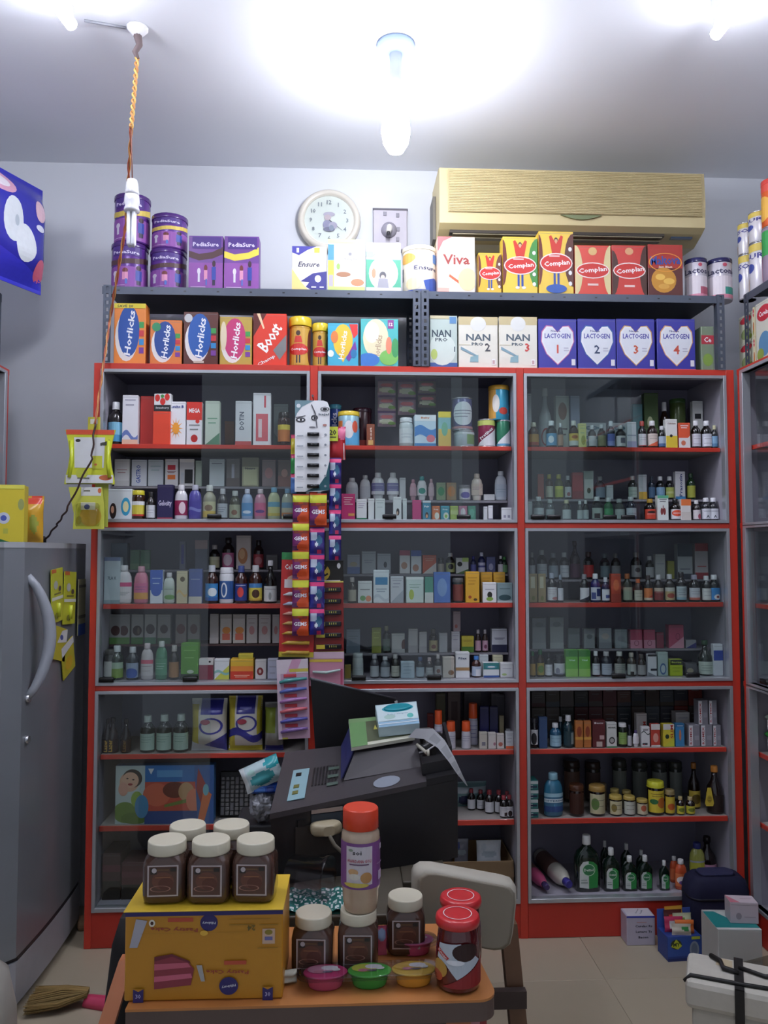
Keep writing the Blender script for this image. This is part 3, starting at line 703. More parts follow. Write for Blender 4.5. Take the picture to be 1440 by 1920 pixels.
# hanging sachet strips behind the glass
def strip(name, label, cat, x0, x1, y0p, y1p, n, y, base, opsf, group=None, hookz=None, th=.018):
    z1 = P((x0+x1)/2, y0p, y).z; z0 = P((x0+x1)/2, y1p, y).z; w = P(x1, 900, y).x-P(x0, 900, y).x
    t = thing(name, label, cat, ((P(x0, 900, y).x+P(x1, 900, y).x)/2, y, z0), 0, group); h = (z1-z0)/n
    for i in range(n): p_pouch(t, w, h*.995, th, base if isinstance(base, str) else base[i % len(base)], opsf(i), 'sachet', 14, 20, z0=h*i, waist=.02, seed=i)
    if hookz: MB().tube([(0, 0, h*n-.004), (0, 0, hookz-z0-.0005)], .0012, BLK, 6).obj('thread', t)
    return t
ct = zc['top']-.0125
for k, (a, b, ya, yb, n, lab) in enumerate([(708, 742, 711, 800, 3, 'strip of pink and green sachets hanging behind glass, end one'), (746, 780, 711, 778, 2, 'strip of pink and green sachets hanging over the white jar'), (784, 818, 711, 764, 2, 'short strip of brown and pink sachets behind glass')]):
    strip('sachet_strip', lab, 'sachets', a, b, ya, yb, n, YM+.03, 'a98a98' if k < 2 else '80706c', lambda i: [('r', '70507a', 0, .85, 1, 1), ('e', 'd86a70', .5, .6, .4, .12), ('e', 'd8d8b8', .45, .3, .4, .16), ('e', '8ab05a', .8, .2, .2, .12)], 'sachet strips behind the glass', None)
# ---- middle cabinet, second shelf
zr2 = P(780, 938, YM).z
riser(1, 602, 964, YM-.005, YM+.12, zr2, 0)
row(1, 1, YM, zr2, '''
p 648 672 896 c8cacc c9cccd b8bcc0 | white bottle with grey cap
p 674 695 891 c8cacc cfd2d3 c0c4c8 | white bottle of plain look
v 696 721 886 d8dadc e2e4e6 7a7aa8 lo:dfe0e4:.3 ln:dde:.4:.8:2 | white lotion bottle with violet label
v 725 748 886 d8dadc e2e4e6 7a7aa8 lo:dfe0e4:.3 ln:dde:.4:.8:2 | white lotion bottle with violet label
c 749 761 896 c9cccf | narrow white carton
v 768 781 899 c890a0 d0a0ac c8a0ac | pink pump bottle
v 782 800 893 2f9a9a e6e8ea e2e4e6 ov:3a9a8a:.5:.45:.3:.3 | white bottle with teal cap
v 803 814 898 d8b0b8 cfb0b8 c8b0b8 | slim pink bottle
c 818 836 905 8a9c78 ov:3a8a5a:.5:.5:.35:.25 | green carton with oval emblem
c 837 856 905 a08058 ov:c8803a:.5:.5:.38:.3 | brown carton with orange oval
j 860 882 909 7a7a80 b8b8b8 d8d4dc ov:6a62a8:.5:.4:.35:.3 | small jar with violet oval
v 883 905 888 d8c8b8 e0d4c6 d6c6b6 ln:a89:.5:.7:3 | beige lotion bottle
c 907 928 927 d8d8da | small white carton
p 930 953 883 dfe4e8 d8dfe8 c6d2de ln:8ab:.4:.6:2 | white oil bottle with domed cap
''', 'back row', False)
row(1, 1, YF, FZ[0], '''
c 640 666 926 c2286c ln:edc:.6:.85:4 sq:e0a050:.5:.15:.95:.25 | magenta carton with white lettering
c 668 688 936 dfe3e2 lo:2f7a55:.1 ln:a9b:.6:.8:3 | white carton with green base
c 690 702 935 d6dedc | narrow pale carton
c 703 722 935 dde2e0 ln:abb:.6:.8:2 | white carton with faint lines
c 737 753 932 e3e6e6 ov:2b2020:.55:.35:.2:.16 ov:c9a890:.5:.3:.1:.08 | white carton with face picture
c 755 763 935 d2dada | very narrow white carton
c 773 790 @,.01 938 c8387a | plain magenta carton
c 792 808 939 3a8aa8 up:d8e4ea:.1 ov:3a2418:.5:.25:.2:.16 ov:d8a078:.5:.2:.12:.1 tx:Fair:fff:.7:.1:.6 | teal carton with face picture
c 810 825 949 d0703a ov:e8e8da:.6:.3:.3:.25 tx:Soap:fff:.75:.12:.6 | orange soap carton
c 826 843 949 3f9cb0 ov:e8e8da:.6:.3:.3:.25 ov:8ac04a:.6:.28:.15:.12 tx:Soap:fff:.75:.12:.6 | cyan soap carton
c 844 859 949 b8cc4a mid:d8e08a:.4:.7 | lime soap carton
c 860 876 949 c87a98 ov:e8dfe4:.5:.55:.3:.3 | pink soap carton
c 877 892 949 4f9a80 ov:6ab09a:.5:.5:.3:.3 | green soap carton
c 906 914 950 cfd2d6 | very narrow white carton
c 915 924 948 e3e4e8 lo:8a8a9a:.12 | slim white carton
c 940 952 952 dfe1e4 sq:99a:.3:.2:.7:.4 | white carton with grey mark
c 953 965 952 dfe1e4 sq:99a:.3:.2:.7:.4 | white carton with grey mark
'''.replace('@,.01 938', '938'), 'front row')
# ---- corner cabinet, top shelf
row(2, 0, YBk-.04, SH[0], '''
c 990 998 738 d0d4d8 | thin white carton
s 1010 1036 726 d6d2d2 c9cdd0 c8ccd0 ring:b03030:.5:.5:.3:.4 | white bottle with ring mark
c 1043 1069 742 c3c6bc ov:8a5a40:.5:.72:.32:.16 ln:766:.3:.4:2 | tall pale carton with seal
c 1071 1089 742 a9b0c8 tri:8fa8b0:.4 | pale violet carton
c 1210 1237 737 3f5a2a lo:557040:.4 ov:c8d0a0:.4:.5:.2:.1 | dark green carton
b 1239 1256 753 e0e0e0 2a1a12 b8b87a ln:553:.4:.6:2 | amber bottle with olive label
t 1258 1287 747 3a5a2c 4a5c2a lo:8a9a40:.5 ov:a04030:.5:.3:.3:.15 | green tub with dark lid
c 1301 1321 752 d8dcd8 sq:1e2226:.2:.65:.8:.75 wave:2a5a40:.3:.06 | white carton with black bar
c 1188 1207 758 3f7f85 | plain teal carton
''', 'back row', False)  # ring-marked bottle is solid geometry standing in for a reflection in the glass
gb = 'long slim cartons stacked on the top shelf'
for k in range(3):
    for m_, (xa, xb) in enumerate(((1092, 1138), (1148, 1186))):
        z = SH[0]+.0005+k*.0355; wy = YBk-.03; w = P(xb, 900, wy).x-P(xa, 900, wy).x
        t = thing('medicine_carton', 'long white carton with fish-shaped mark, %s of its stack %s the seal carton' % (('lowest', 'middle one', 'topmost')[k], ('beside', 'farther from')[m_]), 'carton', ((P(xa, 900, wy).x+P(xb, 900, wy).x)/2, wy+.03, z), 0, gb)
        p_carton(t, w, .035, .06, 'c2c6ca', [('e', '5a7a8a', .4, .45, .28, .22), ('p', '5a7a8a', [(.6, .45), (.85, .7), (.85, .2)]), ('e', 'aab', .4, .45, .18, .1)], flap=False)
row(2, 0, YF, SH[0], '''
b 991 1011 791 c8c0a8 4a2a18 c8943a lo:b04a2a:.3 | amber bottle with orange label
b 1024 1045 788 dfe2e6 1e2022 5aa0cc ov:e0ecf4:.4:.5:.2:.3 | dark bottle with blue label
b 1046 1057 793 c8ccd0 22201f b08a70 | thin dark bottle
b 1067 1086 788 d8d8d0 3a2010 d8b83a lo:c8d0c8:.4 ov:a05a20:.5:.7:.25:.15 | amber bottle with yellow label
c 1086 1101 794 cfcd7a ln:8a8:.6:.8:2 ov:9aa040:.6:.3:.3:.2 | yellow-green carton
b 1103 1119 797 c0c0c4 24201e c8ccd0 | dark bottle with grey-white label
b 1121 1137 795 b8bcc0 2a2a28 8a8a6a | dark bottle with olive label
b 1139 1154 789 d8dce4 1c2030 5a6ab0 lo:8a94c8:.4 | navy bottle with blue label
b 1155 1174 796 b0b0b0 262424 cfcfcf sq:667:.4:.3:.8:.8 | dark bottle with grey marked label
c 1177 1195 791 cfd2d8 mid:9aa0b0:.45:.5 lo:a8a8c8:.25 | white carton with grey line
b 1197 1213 789 c04a40 1a1414 dcdde2 ln:889:.5:.7:2 lo:c03a3a:.06 | black bottle with red cap
b 1214 1234 788 e3e3e6 2a1c18 e0d0c8 tri:e0603a:.5 ln:887:.6:.8:2 | white capped bottle with peach label
b 1235 1249 798 d0d2d6 141414 a9bcd0 lo:4a6a9a:.3 | small dark bottle with blue label
c 1250 1272 786 e6e6e2 lo:e0c62a:.42 ov:2a2a2a:.45:.42:.13:.05 tx:Calcium:8a6a5a:.85:.06:.7 | white carton with yellow base
c 1274 1296 793 e0562e tri:e6e4e2:.5 lo:e6e4e2:.4 ln:fff:.8:.88:2 ov:d07050:.4:.2:.2:.1 | orange and white carton
b 1297 1315 788 e2e4e8 14110f d8d8e2 ln:556:.1:.2:2 ln:99a:.6:.8:2 | white capped dark bottle
b 1316 1336 788 e2e4e8 14110f dadde6 ln:556:.15:.25:1 ln:99a:.6:.8:2 | white capped dark bottle
b 1337 1349 797 c8c8a0 14161a 7aa4c4 lo:4a7aa0:.3 | small dark bottle, pale blue label
''', 'front row')
# ---- corner cabinet, second shelf
zr3 = P(1170, 936, YM).z
riser(2, 988, 1360, YM-.005, YM+.12, zr3, 0)
row(2, 1, YM, zr3, '''
c 1008 1020 889 a84a3a | narrow brick-red carton
b 1022 1037 889 c8b83a 4a3018 d0d0b8 | amber bottle with cream label
b 1039 1056 889 b8b030 5a5a18 bcc43a up:dfe04a:.3 | olive bottle with lime label
b 1058 1071 892 c8ccd0 2a2624 c9ccd0 ov:a06060:.5:.3:.2:.2 | dark bottle with white label
c 1073 1094 886 a82c2a lo:8a2424:.3 | red carton
c 1095 1113 883 cdd2cc up:a8b0a8:.3 ov:5a6a5a:.5:.3:.2:.1 | white carton with grey top
b 1115 1134 893 8a8a90 2c2e38 8a98a8 | dark bottle with slate label
c 1137 1150 910 d4d6da | short white carton
b 1177 1194 892 b8bcbc 1c201e b0c0b4 ln:454:.3:.6:2 | dark bottle with pale green label
c 1197 1213 890 b4bcc0 lo:d0a83a:.3 | grey carton with yellow base
b 1215 1228 893 303848 1a2838 4a6a8a | dark blue bottle
b 1229 1246 893 e0e2e6 15181c 8ab4d4 lo:6a9ac4:.3 | dark bottle with sky blue label
b 1247 1263 893 d8dadc 16181a b0bc5a mid:c8d08a:.4:.6 | dark bottle with lime label
c 1266 1285 884 d8dade vt:Prasozin:2a3a7a:.55:.8:.5:.3 lo:3a8ac0:.1 | white carton with upright navy lettering
b 1287 1303 887 2a4a30 1c3a1c a8ac3a | green bottle with yellow label
''', 'back row', False)
row(2, 1, YF, FZ[0], '''
c 988 998 940 b8c4c6 | narrow pale carton
b 999 1019 931 d8dadd 2c3234 d0d6da ln:99a:.4:.7:2 | white capped grey bottle
b 1022 1039 936 b0b8b8 4a5254 a8b0b4 | grey bottle with grey label
b 1053 1070 937 d0c8a0 3a3a30 c9cfd0 | dark bottle with cream cap
b 1081 1092 939 c8d0d0 2a3030 b8c4c4 | slim dark bottle
b 1092 1103 938 d8dadc 2a3030 c4ccce | slim dark bottle
b 1108 1129 931 d8dadd 22282a b8c4bc sq:3a2a2a:.2:.05:.6:.5 | dark bottle with square mark
b 1131 1149 933 d0d4d4 2a6a44 4aa06a lo:8ac09a:.3 | green bottle
b 1151 1170 935 a8acac 505452 c0c6c4 ln:899:.4:.6:2 | grey bottle with pale label
b 1172 1192 931 c8ccce 2a2a3a cdd0d8 lo:5a6080:.25 ln:667:.4:.5:1 | white capped dark bottle
b 1207 1228 935 b8902a 14100e d8452a ov:2a1a1a:.5:.7:.3:.12 ln:fdd:.4:.5:1 | black bottle with red label
c 1232 1253 929 e3eae6 up:5ab08a:.12 ov:8a3a3a:.38:.36:.12:.14 ov:8a3a3a:.62:.36:.12:.14 sq:7a3030:.47:.35:.53:.6 ln:556:.76:.84:2 | white carton with lungs picture
b 1255 1275 935 1c1c1e 1a1412 e3e3e6 ov:e0502e:.5:.6:.4:.32 sq:fff:.2:.57:.8:.63 | dark bottle with orange circle
c 1276 1295 936 e6e2de up:e87a3a:.3 lo:d8d0c8:.4 | white carton with orange top
b 1297 1312 938 d8d8d8 282020 dcd4d6 ov:b04a60:.7:.3:.2:.3 | dark bottle with pinkish label
b 1313 1332 933 e2e4ea 16161e e0e2ea tx:A:1a2a3a:.25:.25:.25 ln:889:.7:.8:2 | white capped bottle marked A
b 1333 1352 933 e2e4ea 16161e e0e2ea tx:A:1a2a3a:.25:.25:.25 ln:889:.7:.8:2 | white capped bottle marked A
''', 'front row')
# ---- fridge-side cabinet, third shelf
zr4 = P(380, 1068, YM).z
riser(0, 190, 577, YM-.002, YM+.10, zr4, 0)
row(0, 2, YM, zr4, '''
c 206 238 1018 4a5a6a lo:5a6a74:.3 | dark slate carton
c 246 264 1031 4f7a58 lo:6a8a68:.3 | dull green carton
c 265 283 1031 4f7a58 lo:6a8a68:.3 | dull green carton
c 338 350 1016 6a6a80 sq:3a3a8a:.3:.2:.7:.9 | slate carton with blue bar
c 367 391 1013 54586a up:a08080:.3 | slate carton with pinkish top
b 394 414 1022 b0a8a8 1a1414 b8b490 up:d0ccb0:.3 | dark bottle with cream label
b 418 441 1008 2a2024 241418 c86a98 ov:e0c8d4:.5:.5:.3:.4 | dark bottle with pink label
c 444 472 1004 c2b6b0 ov:b87a48:.45:.4:.33:.24 ov:d8a878:.4:.45:.2:.15 | pale carton with almond picture
b 476 496 1013 2c2428 2a1418 a83a44 ov:c87a80:.5:.5:.3:.3 | dark bottle with red label
c 500 522 1040 5a5658 | dark grey carton
''', 'back row', False)
row(0, 2, YF, SH[1], '''
c 187 218 1045 b3c1c8 up:6a7aa0:.08 tx:7LA_K:5a6a74:.55:.07:.55 lo:8aa0a8:.08 | tall grey-blue carton
p 221 251 1060 dfdde0 dad6da d9d4d8 up:d04a80:.25 ln:7a8a8a:.25:.4:3 | white bottle with pink band
p 254 282 1062 d8a0b0 d8809a d8709a lo:e0a04a:.4 ln:8060a0:.6:.75:2 | pink and orange bottle
c 284 308 1069 dbe2ee up:3c62c0:.6 ov:3c62c0:.5:.4:.42:.18 ln:a9c0e8:.6:.75:2 | white carton with blue top
p 309 331 1074 d8d4da cdd4cc bccabc ln:555:.7:.8:1 ov:6a9a50:.6:.2:.4:.18 | pale green bottle
c 333 354 1071 cfc4a0 ov:6a5a40:.55:.75:.22:.08 wave:d8b87a:.35:.08 | cream carton with small emblem
c 356 381 1067 5566a0 lo:c8c4b8:.2 ln:8a94b8:.6:.7:1 | slate blue carton
b 387 412 1060 dde0e6 3a1a12 3a8ac8 ov:e8f0f4:.6:.5:.28:.25 lo:3a6ab0:.2 | amber bottle with blue label
b 413 441 1064 eceef2 e4e6ea 2f5a98 ov:e8ecee:.4:.5:.17:.42 ov:2f5a98:.4:.5:.1:.32 | white bottle with blue label
b 442 466 1061 4a5a9a 3a1814 2a3f8a ov:d8403a:.5:.5:.2:.3 ln:dde:.8:.9:1 | amber bottle with navy label
b 468 494 1060 dfe0e2 3a1a10 e0cf4a up:4a8ac8:.25 ov:4a2a1a:.55:.4:.22:.25 lo:c8a83a:.12 | amber bottle with yellow label
s 496 521 1051 e6e8ec 120f10 dfe3e3 ln:667:.7:.8:1 ov:9aa0a0:.5:.35:.08:.25 | black long-necked bottle with white label
'''.replace('b 413 441', 'w 413 441'), 'front row')
# ---- fridge-side cabinet, fourth shelf
zr5 = P(380, 1207, YM).z
riser(0, 190, 577, YM-.002, YM+.12, zr5, 0, col='5a4040')
row(0, 3, YM, zr5, '''
c 201 224 1152 a8a4a4 ov:5a3434:.5:.45:.38:.17 lo:5a8a40:.22 | grey carton with brown circle
c 226 248 1152 a8a4a4 ov:5a3434:.5:.45:.38:.17 lo:5a8a40:.22 | grey carton with brown circle
c 250 273 1152 a8a4a4 ov:4a3a34:.5:.45:.38:.17 ov:7a6a60:.6:.45:.1:.12 lo:4a7a40:.22 | grey carton, patterned brown circle
c 275 297 1152 a8a4a4 ov:3a2428:.5:.5:.38:.17 lo:4a7a5a:.22 | grey carton, near black circle
c 299 324 1152 9a9494 ov:4a3434:.5:.5:.3:.15 lo:4a6a4a:.2 | dull carton with dark circle
c 332 353 1152 8a7e7c ov:6a3430:.5:.5:.38:.17 | brownish carton with red circle
c 355 378 1152 8a8280 ov:6a4440:.5:.5:.3:.17 lo:4a7a3a:.15 | brownish carton with green base
c 396 413 1151 b6aeae lo:c8c0c0:.2 | plain pinkish white carton
c 415 437 1152 c9c2be up:b0a8a4:.15 ov:e09040:.55:.45:.35:.12 sq:d8705a:.2:.12:.85:.34 | white carton with orange glass picture
c 439 462 1152 c9c2be up:b0a8a4:.15 ov:e09040:.55:.45:.35:.12 sq:d8705a:.2:.12:.85:.34 | white carton with orange glass picture
c 464 485 1152 c6c0c0 ov:c89090:.5:.45:.25:.15 ln:a99:.7:.85:2 | white carton with pink leaf
c 487 510 1152 c6c0c0 ov:c08a8a:.5:.45:.25:.15 ln:a99:.7:.85:2 | white carton with pink leaf
c 512 526 1152 c6c0c0 ov:c08a8a:.5:.45:.25:.15 | narrow white carton, pink leaf
''', 'back row', False)
row(0, 3, YF, FZ[1], '''
w 186 208 1219 5a5856 4a4848 b4b6b2 | dark jar with grey label
b 212 238 1212 c8d0d0 1f3028 a6c0a8 lo:7a9a3a:.6 | green bottle with lime label
b 242 266 1214 c0c4c8 2a3038 98a8c0 ov:3a5aa8:.5:.3:.4:.35 | slate bottle with blue spot
p 269 293 1207 d8c8cc c8c0c2 cfc8ca up:d8607a:.25 ln:988:.3:.6:2 | white bottle with red band
p 296 319 1203 d0d8d4 4a8a68 5a9a78 ln:acb:.4:.7:3 | green lotion bottle
b 321 341 1211 b8b4b0 1f1a18 a87a50 | dark bottle with tan label
c 343 376 1206 5a9a2a lo:1e2a1a:.16 ln:8ac060:.6:.8:2 ov:c8d8c0:.55:.22:.2:.05 | bright green carton with black base
c 377 404 1235 d6cccb lo:8a3a4a:.7 up:dcd8d4:.3 ov:2a2a2a:.75:.85:.08:.05 | small white and maroon carton
c 405 433 1236 dfe4e6 tri:c9cc4a:.7 wave:8ac0b8:.4:.12 | white carton with yellow wedge
c 435 478 1236 e0b422 mid:e88a2a:.4:.65 lo:d23a1e:.4 ln:f4d0b0:.12:.2:2 | yellow to red banded carton
c 481 502 1237 e2dedb ov:8a2a2a:.45:.4:.3:.2 ov:d8c0b8:.45:.4:.12:.1 | white carton with maroon heart
c 504 524 1235 c4c8dc ln:889:.3:.6:2 | pale lilac carton
'''.replace('b 241', 'b 241'), 'front row')
tz = P(456, 1236, YF).z+.0005
for xa, xb, h, c, l in ((444, 474, .016, 'c8b82a', 'flat yellow carton lying on the banded carton'), ): 
    t = thing('medicine_carton', l, 'carton', ((xD(xa)+xD(xb))/2, YF+.02, tz), R(4)); p_carton(t, xD(xb)-xD(xa)-.004, h, .034, c, decos('ln:8a7:.4:.6:1'), flap=False)
# ---- middle cabinet, third shelf
zr6 = P(780, 1076, YM).z
riser(1, 602, 964, YM-.002, YM+.10, zr6, 0)
row(1, 2, YM, zr6, '''
c 651 675 1040 a4a6b4 lo:5a70a8:.35 ov:b0a080:.5:.5:.3:.12 | grey carton with blue base
c 678 705 1034 b0b4ba ln:889:.5:.6:2 | large grey carton
c 707 733 1038 a8acb4 ov:3a3a44:.6:.45:.12:.15 | grey carton with small figure
c 749 769 1032 dcd8d8 up:b03a5a:.22 ov:b88a70:.45:.35:.3:.15 | white carton with crimson top
c 770 790 1032 dcdce0 up:3a5ab0:.25 ov:b8806a:.45:.25:.3:.15 | white carton with blue top
c 792 818 1041 d2562c tri:dcd0c8:.6 ln:e8a890:.7:.8:2 | orange and white carton
w 820 832 1046 2a2a2a 262622 a8a090 | small dark jar
b 835 852 1037 d0d0d0 24221e a2a86a ov:1e1e1e:.5:.6:.25:.3 | dark bottle with olive label
c 854 878 1046 c6cbc6 tri:5a7a4a:.3 ov:2a2c2a:.3:.6:.2:.15 sq:a8c86a:.5:.75:1:1 | white carton with green corner
b 881 892 1043 3a3a8a 242a50 5a60a0 | narrow blue bottle
b 895 909 1036 c8cce0 2a3060 b8bcd8 mid:4a5090:.5:.7 | navy bottle with pale label
c 911 928 1044 4a5280 ov:8a90b0:.5:.4:.25:.2 | navy carton
b 932 943 1042 e0e0e4 222430 d0d2dc | slim white labelled bottle
b 945 957 1044 4a9a4a 1e3a22 6a9a6a | green capped bottle
''', 'back row', False)
row(1, 2, YF, SH[1], '''
b 652 669 1083 b0a8a4 3a3028 b8b4a0 | dark bottle with beige label
c 671 698 1090 dde2e0 ln:555:.55:.62:1 ov:e0906a:.75:.2:.2:.14 ov:7ab06a:.35:.22:.2:.12 | white carton with leaves and flowers
c 700 730 1069 dfe8ec sq:2f86b8:.12:.55:.9:.78 ln:9ab:.35:.42:2 wave:c8d4dc:.2:.1 | tall white carton with blue block
c 732 757 1081 ccd0d6 tri:a8b0ba:.5 ln:99a:.6:.85:3 | pale grey carton with curve
c 761 794 1082 d4e6e0 ov:b8cc4a:.3:.32:.14:.2 up:eef4f2:.1 ln:9ba:.6:.7:2 | mint carton with yellow leaf
c 796 812 1082 4a9a84 lo:d8e0dc:.4 | teal carton with white base
t 813 844 1073 3d6fc0 4a7cc8 ov:7aa0d8:.5:.5:.3:.3 | rounded blue tub
j 847 868 1084 5a5a5a 3a4644 7a4038 | dark jar with maroon label
c 872 898 1072 dda81e ln:c08a1a:.6:.8:3 ov:b05020:.3:.18:.12:.05 ov:4a3a20:.7:.1:.14:.04 | tall yellow carton
c 904 930 1092 e6e8ea ov:2a2a24:.5:.38:.18:.16 ov:7aa03a:.5:.18:.25:.1 ln:99a:.6:.65:1 | white carton with child picture
c 932 961 1093 7f989c ov:2a4a50:.5:.25:.4:.15 sq:bcc8c8:0:.0:1:.1 ln:3a5a60:.65:.7:1 | grey-teal carton with dark wave
'''.replace('t 813 844 1073 3d6fc0 4a7cc8', 'c 813 844 1073 4472c4'), 'front row')
row(1, 2, YF+.045, SH[1], '''
c 900 922 1073 d6a01e ln:b8841a:.6:.8:3 | tall yellow carton
c 924 946 1073 d6a01e ln:b8841a:.6:.8:3 | tall yellow carton
''', 'middle row')
# ---- middle cabinet, fourth shelf
zr7 = P(780, 1224, YM).z
riser(1, 602, 964, YM-.002, YM+.12, zr7, 0)
row(1, 3, YM, zr7, '''
c 650 676 1180 8f9cac ln:788:.6:.7:2 lo:7a8a9a:.3 | slate blue carton
c 697 715 1177 9aa030 lo:8a9028:.3 ln:c8d060:.6:.8:2 | lime carton
b 717 732 1174 b0a888 20221e 6a7a70 | dark bottle with cream cap
c 734 759 1188 c0bfbc ov:5a3028:.95:.4:.2:.3 lo:b0b0b0:.2 | white carton with brown edge
c 765 783 1179 b9b6b6 lo:a8a4a6:.3 | pale grey carton
c 785 800 1185 b9b6b6 lo:a8a4a6:.3 | short pale grey carton
b 803 820 1180 6a6058 2a1c14 a89a70 ov:7a4a40:.5:.4:.2:.2 | amber bottle with beige label
c 822 838 1187 a8aaae | grey carton
c 845 861 1184 c8c8cc ln:99a:.6:.8:2 | white carton under pink one
c 864 887 1193 c9b82c lo:5a8a30:.35 up:d8c83a:.2 ln:8a4a20:.6:.7:1 | yellow carton with green base
b 889 900 1181 c8c0c4 3a2820 c8a0b4 | white capped bottle with pink label
b 902 913 1181 c8c0c4 3a2820 c8a0b4 ov:7a3a5a:.5:.4:.2:.2 | white capped bottle with pink label
c 920 949 1179 cfd2da lo:22264a:.32 ln:667:.55:.6:2 | white carton on navy base
''', 'back row', False)
t = thing('medicine_carton', 'pinkish carton standing on white carton, middle cabinet, fourth shelf', 'carton', ((P(847, 900, YM).x+P(864, 900, YM).x)/2, YM+.012, P(853, 1184, YM).z+.0005), 0)
p_carton(t, .026, P(856, 1146, YM).z-P(853, 1184, YM).z-.001, .022, 'b8a4a8', decos('ov:c07a70:.4:.25:.2:.1'))
row(1, 3, YF, FZ[1], '''
c 647 659 1247 a89040 | narrow ochre carton
w 661 682 1226 c8d0d0 c4ccca c0c8c8 ln:9aa:.4:.6:2 | white rounded jar
b 694 711 1228 a8a8b0 4a4850 b0b4b8 | grey bottle with pale label
b 713 731 1232 b8bcc0 5a6068 aab0b8 | slate bottle with pale label
b 733 749 1228 b0b0b0 2a2624 b8b8ac ln:887:.4:.7:2 | dark bottle with beige label
c 751 777 1241 b4c6d2 ln:8a9aa8:.3:.7:3 | pale blue carton
b 779 795 1233 4a5a80 1e2430 a0b0ba | dark bottle with blue cap
b 797 811 1234 b0a0a0 2a2426 b0b4b4 ln:776:.4:.7:2 | dark bottle with pinkish cap
b 813 827 1228 b8b0b0 2a2426 a4a4a4 ov:6a4a40:.5:.5:.2:.2 | dark bottle with brown spot
c 829 851 1232 c6beb2 ov:8a6a50:.7:.25:.25:.12 | beige carton
c 853 879 1223 dfe2e4 sq:b08858:0:.28:1:.4 lo:e6e8ea:.26 tx:Pilex:3a4a6a:.76:.09:.6 | white carton with brown band
b 882 900 1231 3f7ac0 3a1c14 b8c8dc sq:e6e8ee:.4:.0:1:.7 | amber bottle with blue cap
c 904 934 1243 e0e6e6 up:2f7a78:.45 ov:3a8a9a:.5:.72:.38:.13 ov:d8e4e4:.5:.72:.25:.06 lo:3a5a9a:.14 | white carton with teal oval
c 940 964 1243 d8dadb ln:99a:.55:.6:1 ov:a8c07a:.3:.2:.2:.08 | white carton with faint line
''', 'front row')
row(1, 3, YF+.045, FZ[1], '''
c 897 914 1228 c4ccce | tall white carton, partly hidden
c 922 941 1229 c2bf9e | tall beige carton, partly hidden
''', 'middle row')
# ---- corner cabinet, third shelf
zr8 = P(1170, 1086, YM).z
riser(2, 988, 1360, YM-.002, YM+.10, zr8, 0)
row(2, 2, YM, zr8, '''
b 990 1002 1036 a8a8a8 22262a c0c6cc | slim dark bottle with white label
b 1004 1024 1031 b0b4b8 1e2226 c0c8cc ln:99a:.5:.7:2 | dark bottle with white label
b 1026 1045 1037 88909a 1e2228 98a8b4 | dark bottle with slate label
b 1047 1065 1036 c0c4c8 1e1c20 c6ccd4 ln:889:.4:.7:2 | white capped bottle with white label
s 1066 1086 1014 2a1424 2a0e20 481838 | tall dark purple bottle
b 1091 1111 1035 4a2a2a 1c1414 c02a2a | dark bottle with red label
b 1122 1141 1038 707880 181e22 6a8088 | dark bottle with teal-grey label
b 1143 1161 1038 787878 1c1a1a 8a8a8e | dark bottle with grey label
b 1180 1200 1036 8a8684 1a1816 9a9a9c ov:2a2a2e:.5:.6:.2:.2 | dark bottle, grey spotted label
b 1207 1223 1043 c4c4c8 1c1816 b4b6b8 | pale capped dark bottle
c 1226 1245 1039 b4b6b4 ln:889:.5:.6:1 | pale grey carton
c 1249 1262 1052 8a8a30 | narrow olive carton
c 1268 1296 1020 a8adb0 up:3a4250:.36 lo:2a3040:.15 ln:556:.22:.28:1 | white carton with navy bands
c 1300 1325 1019 b0a8aa up:8a2a30:.22 lo:9a2a34:.18 ln:a55:.3:.35:1 | white carton with red bands
''', 'back row', False)
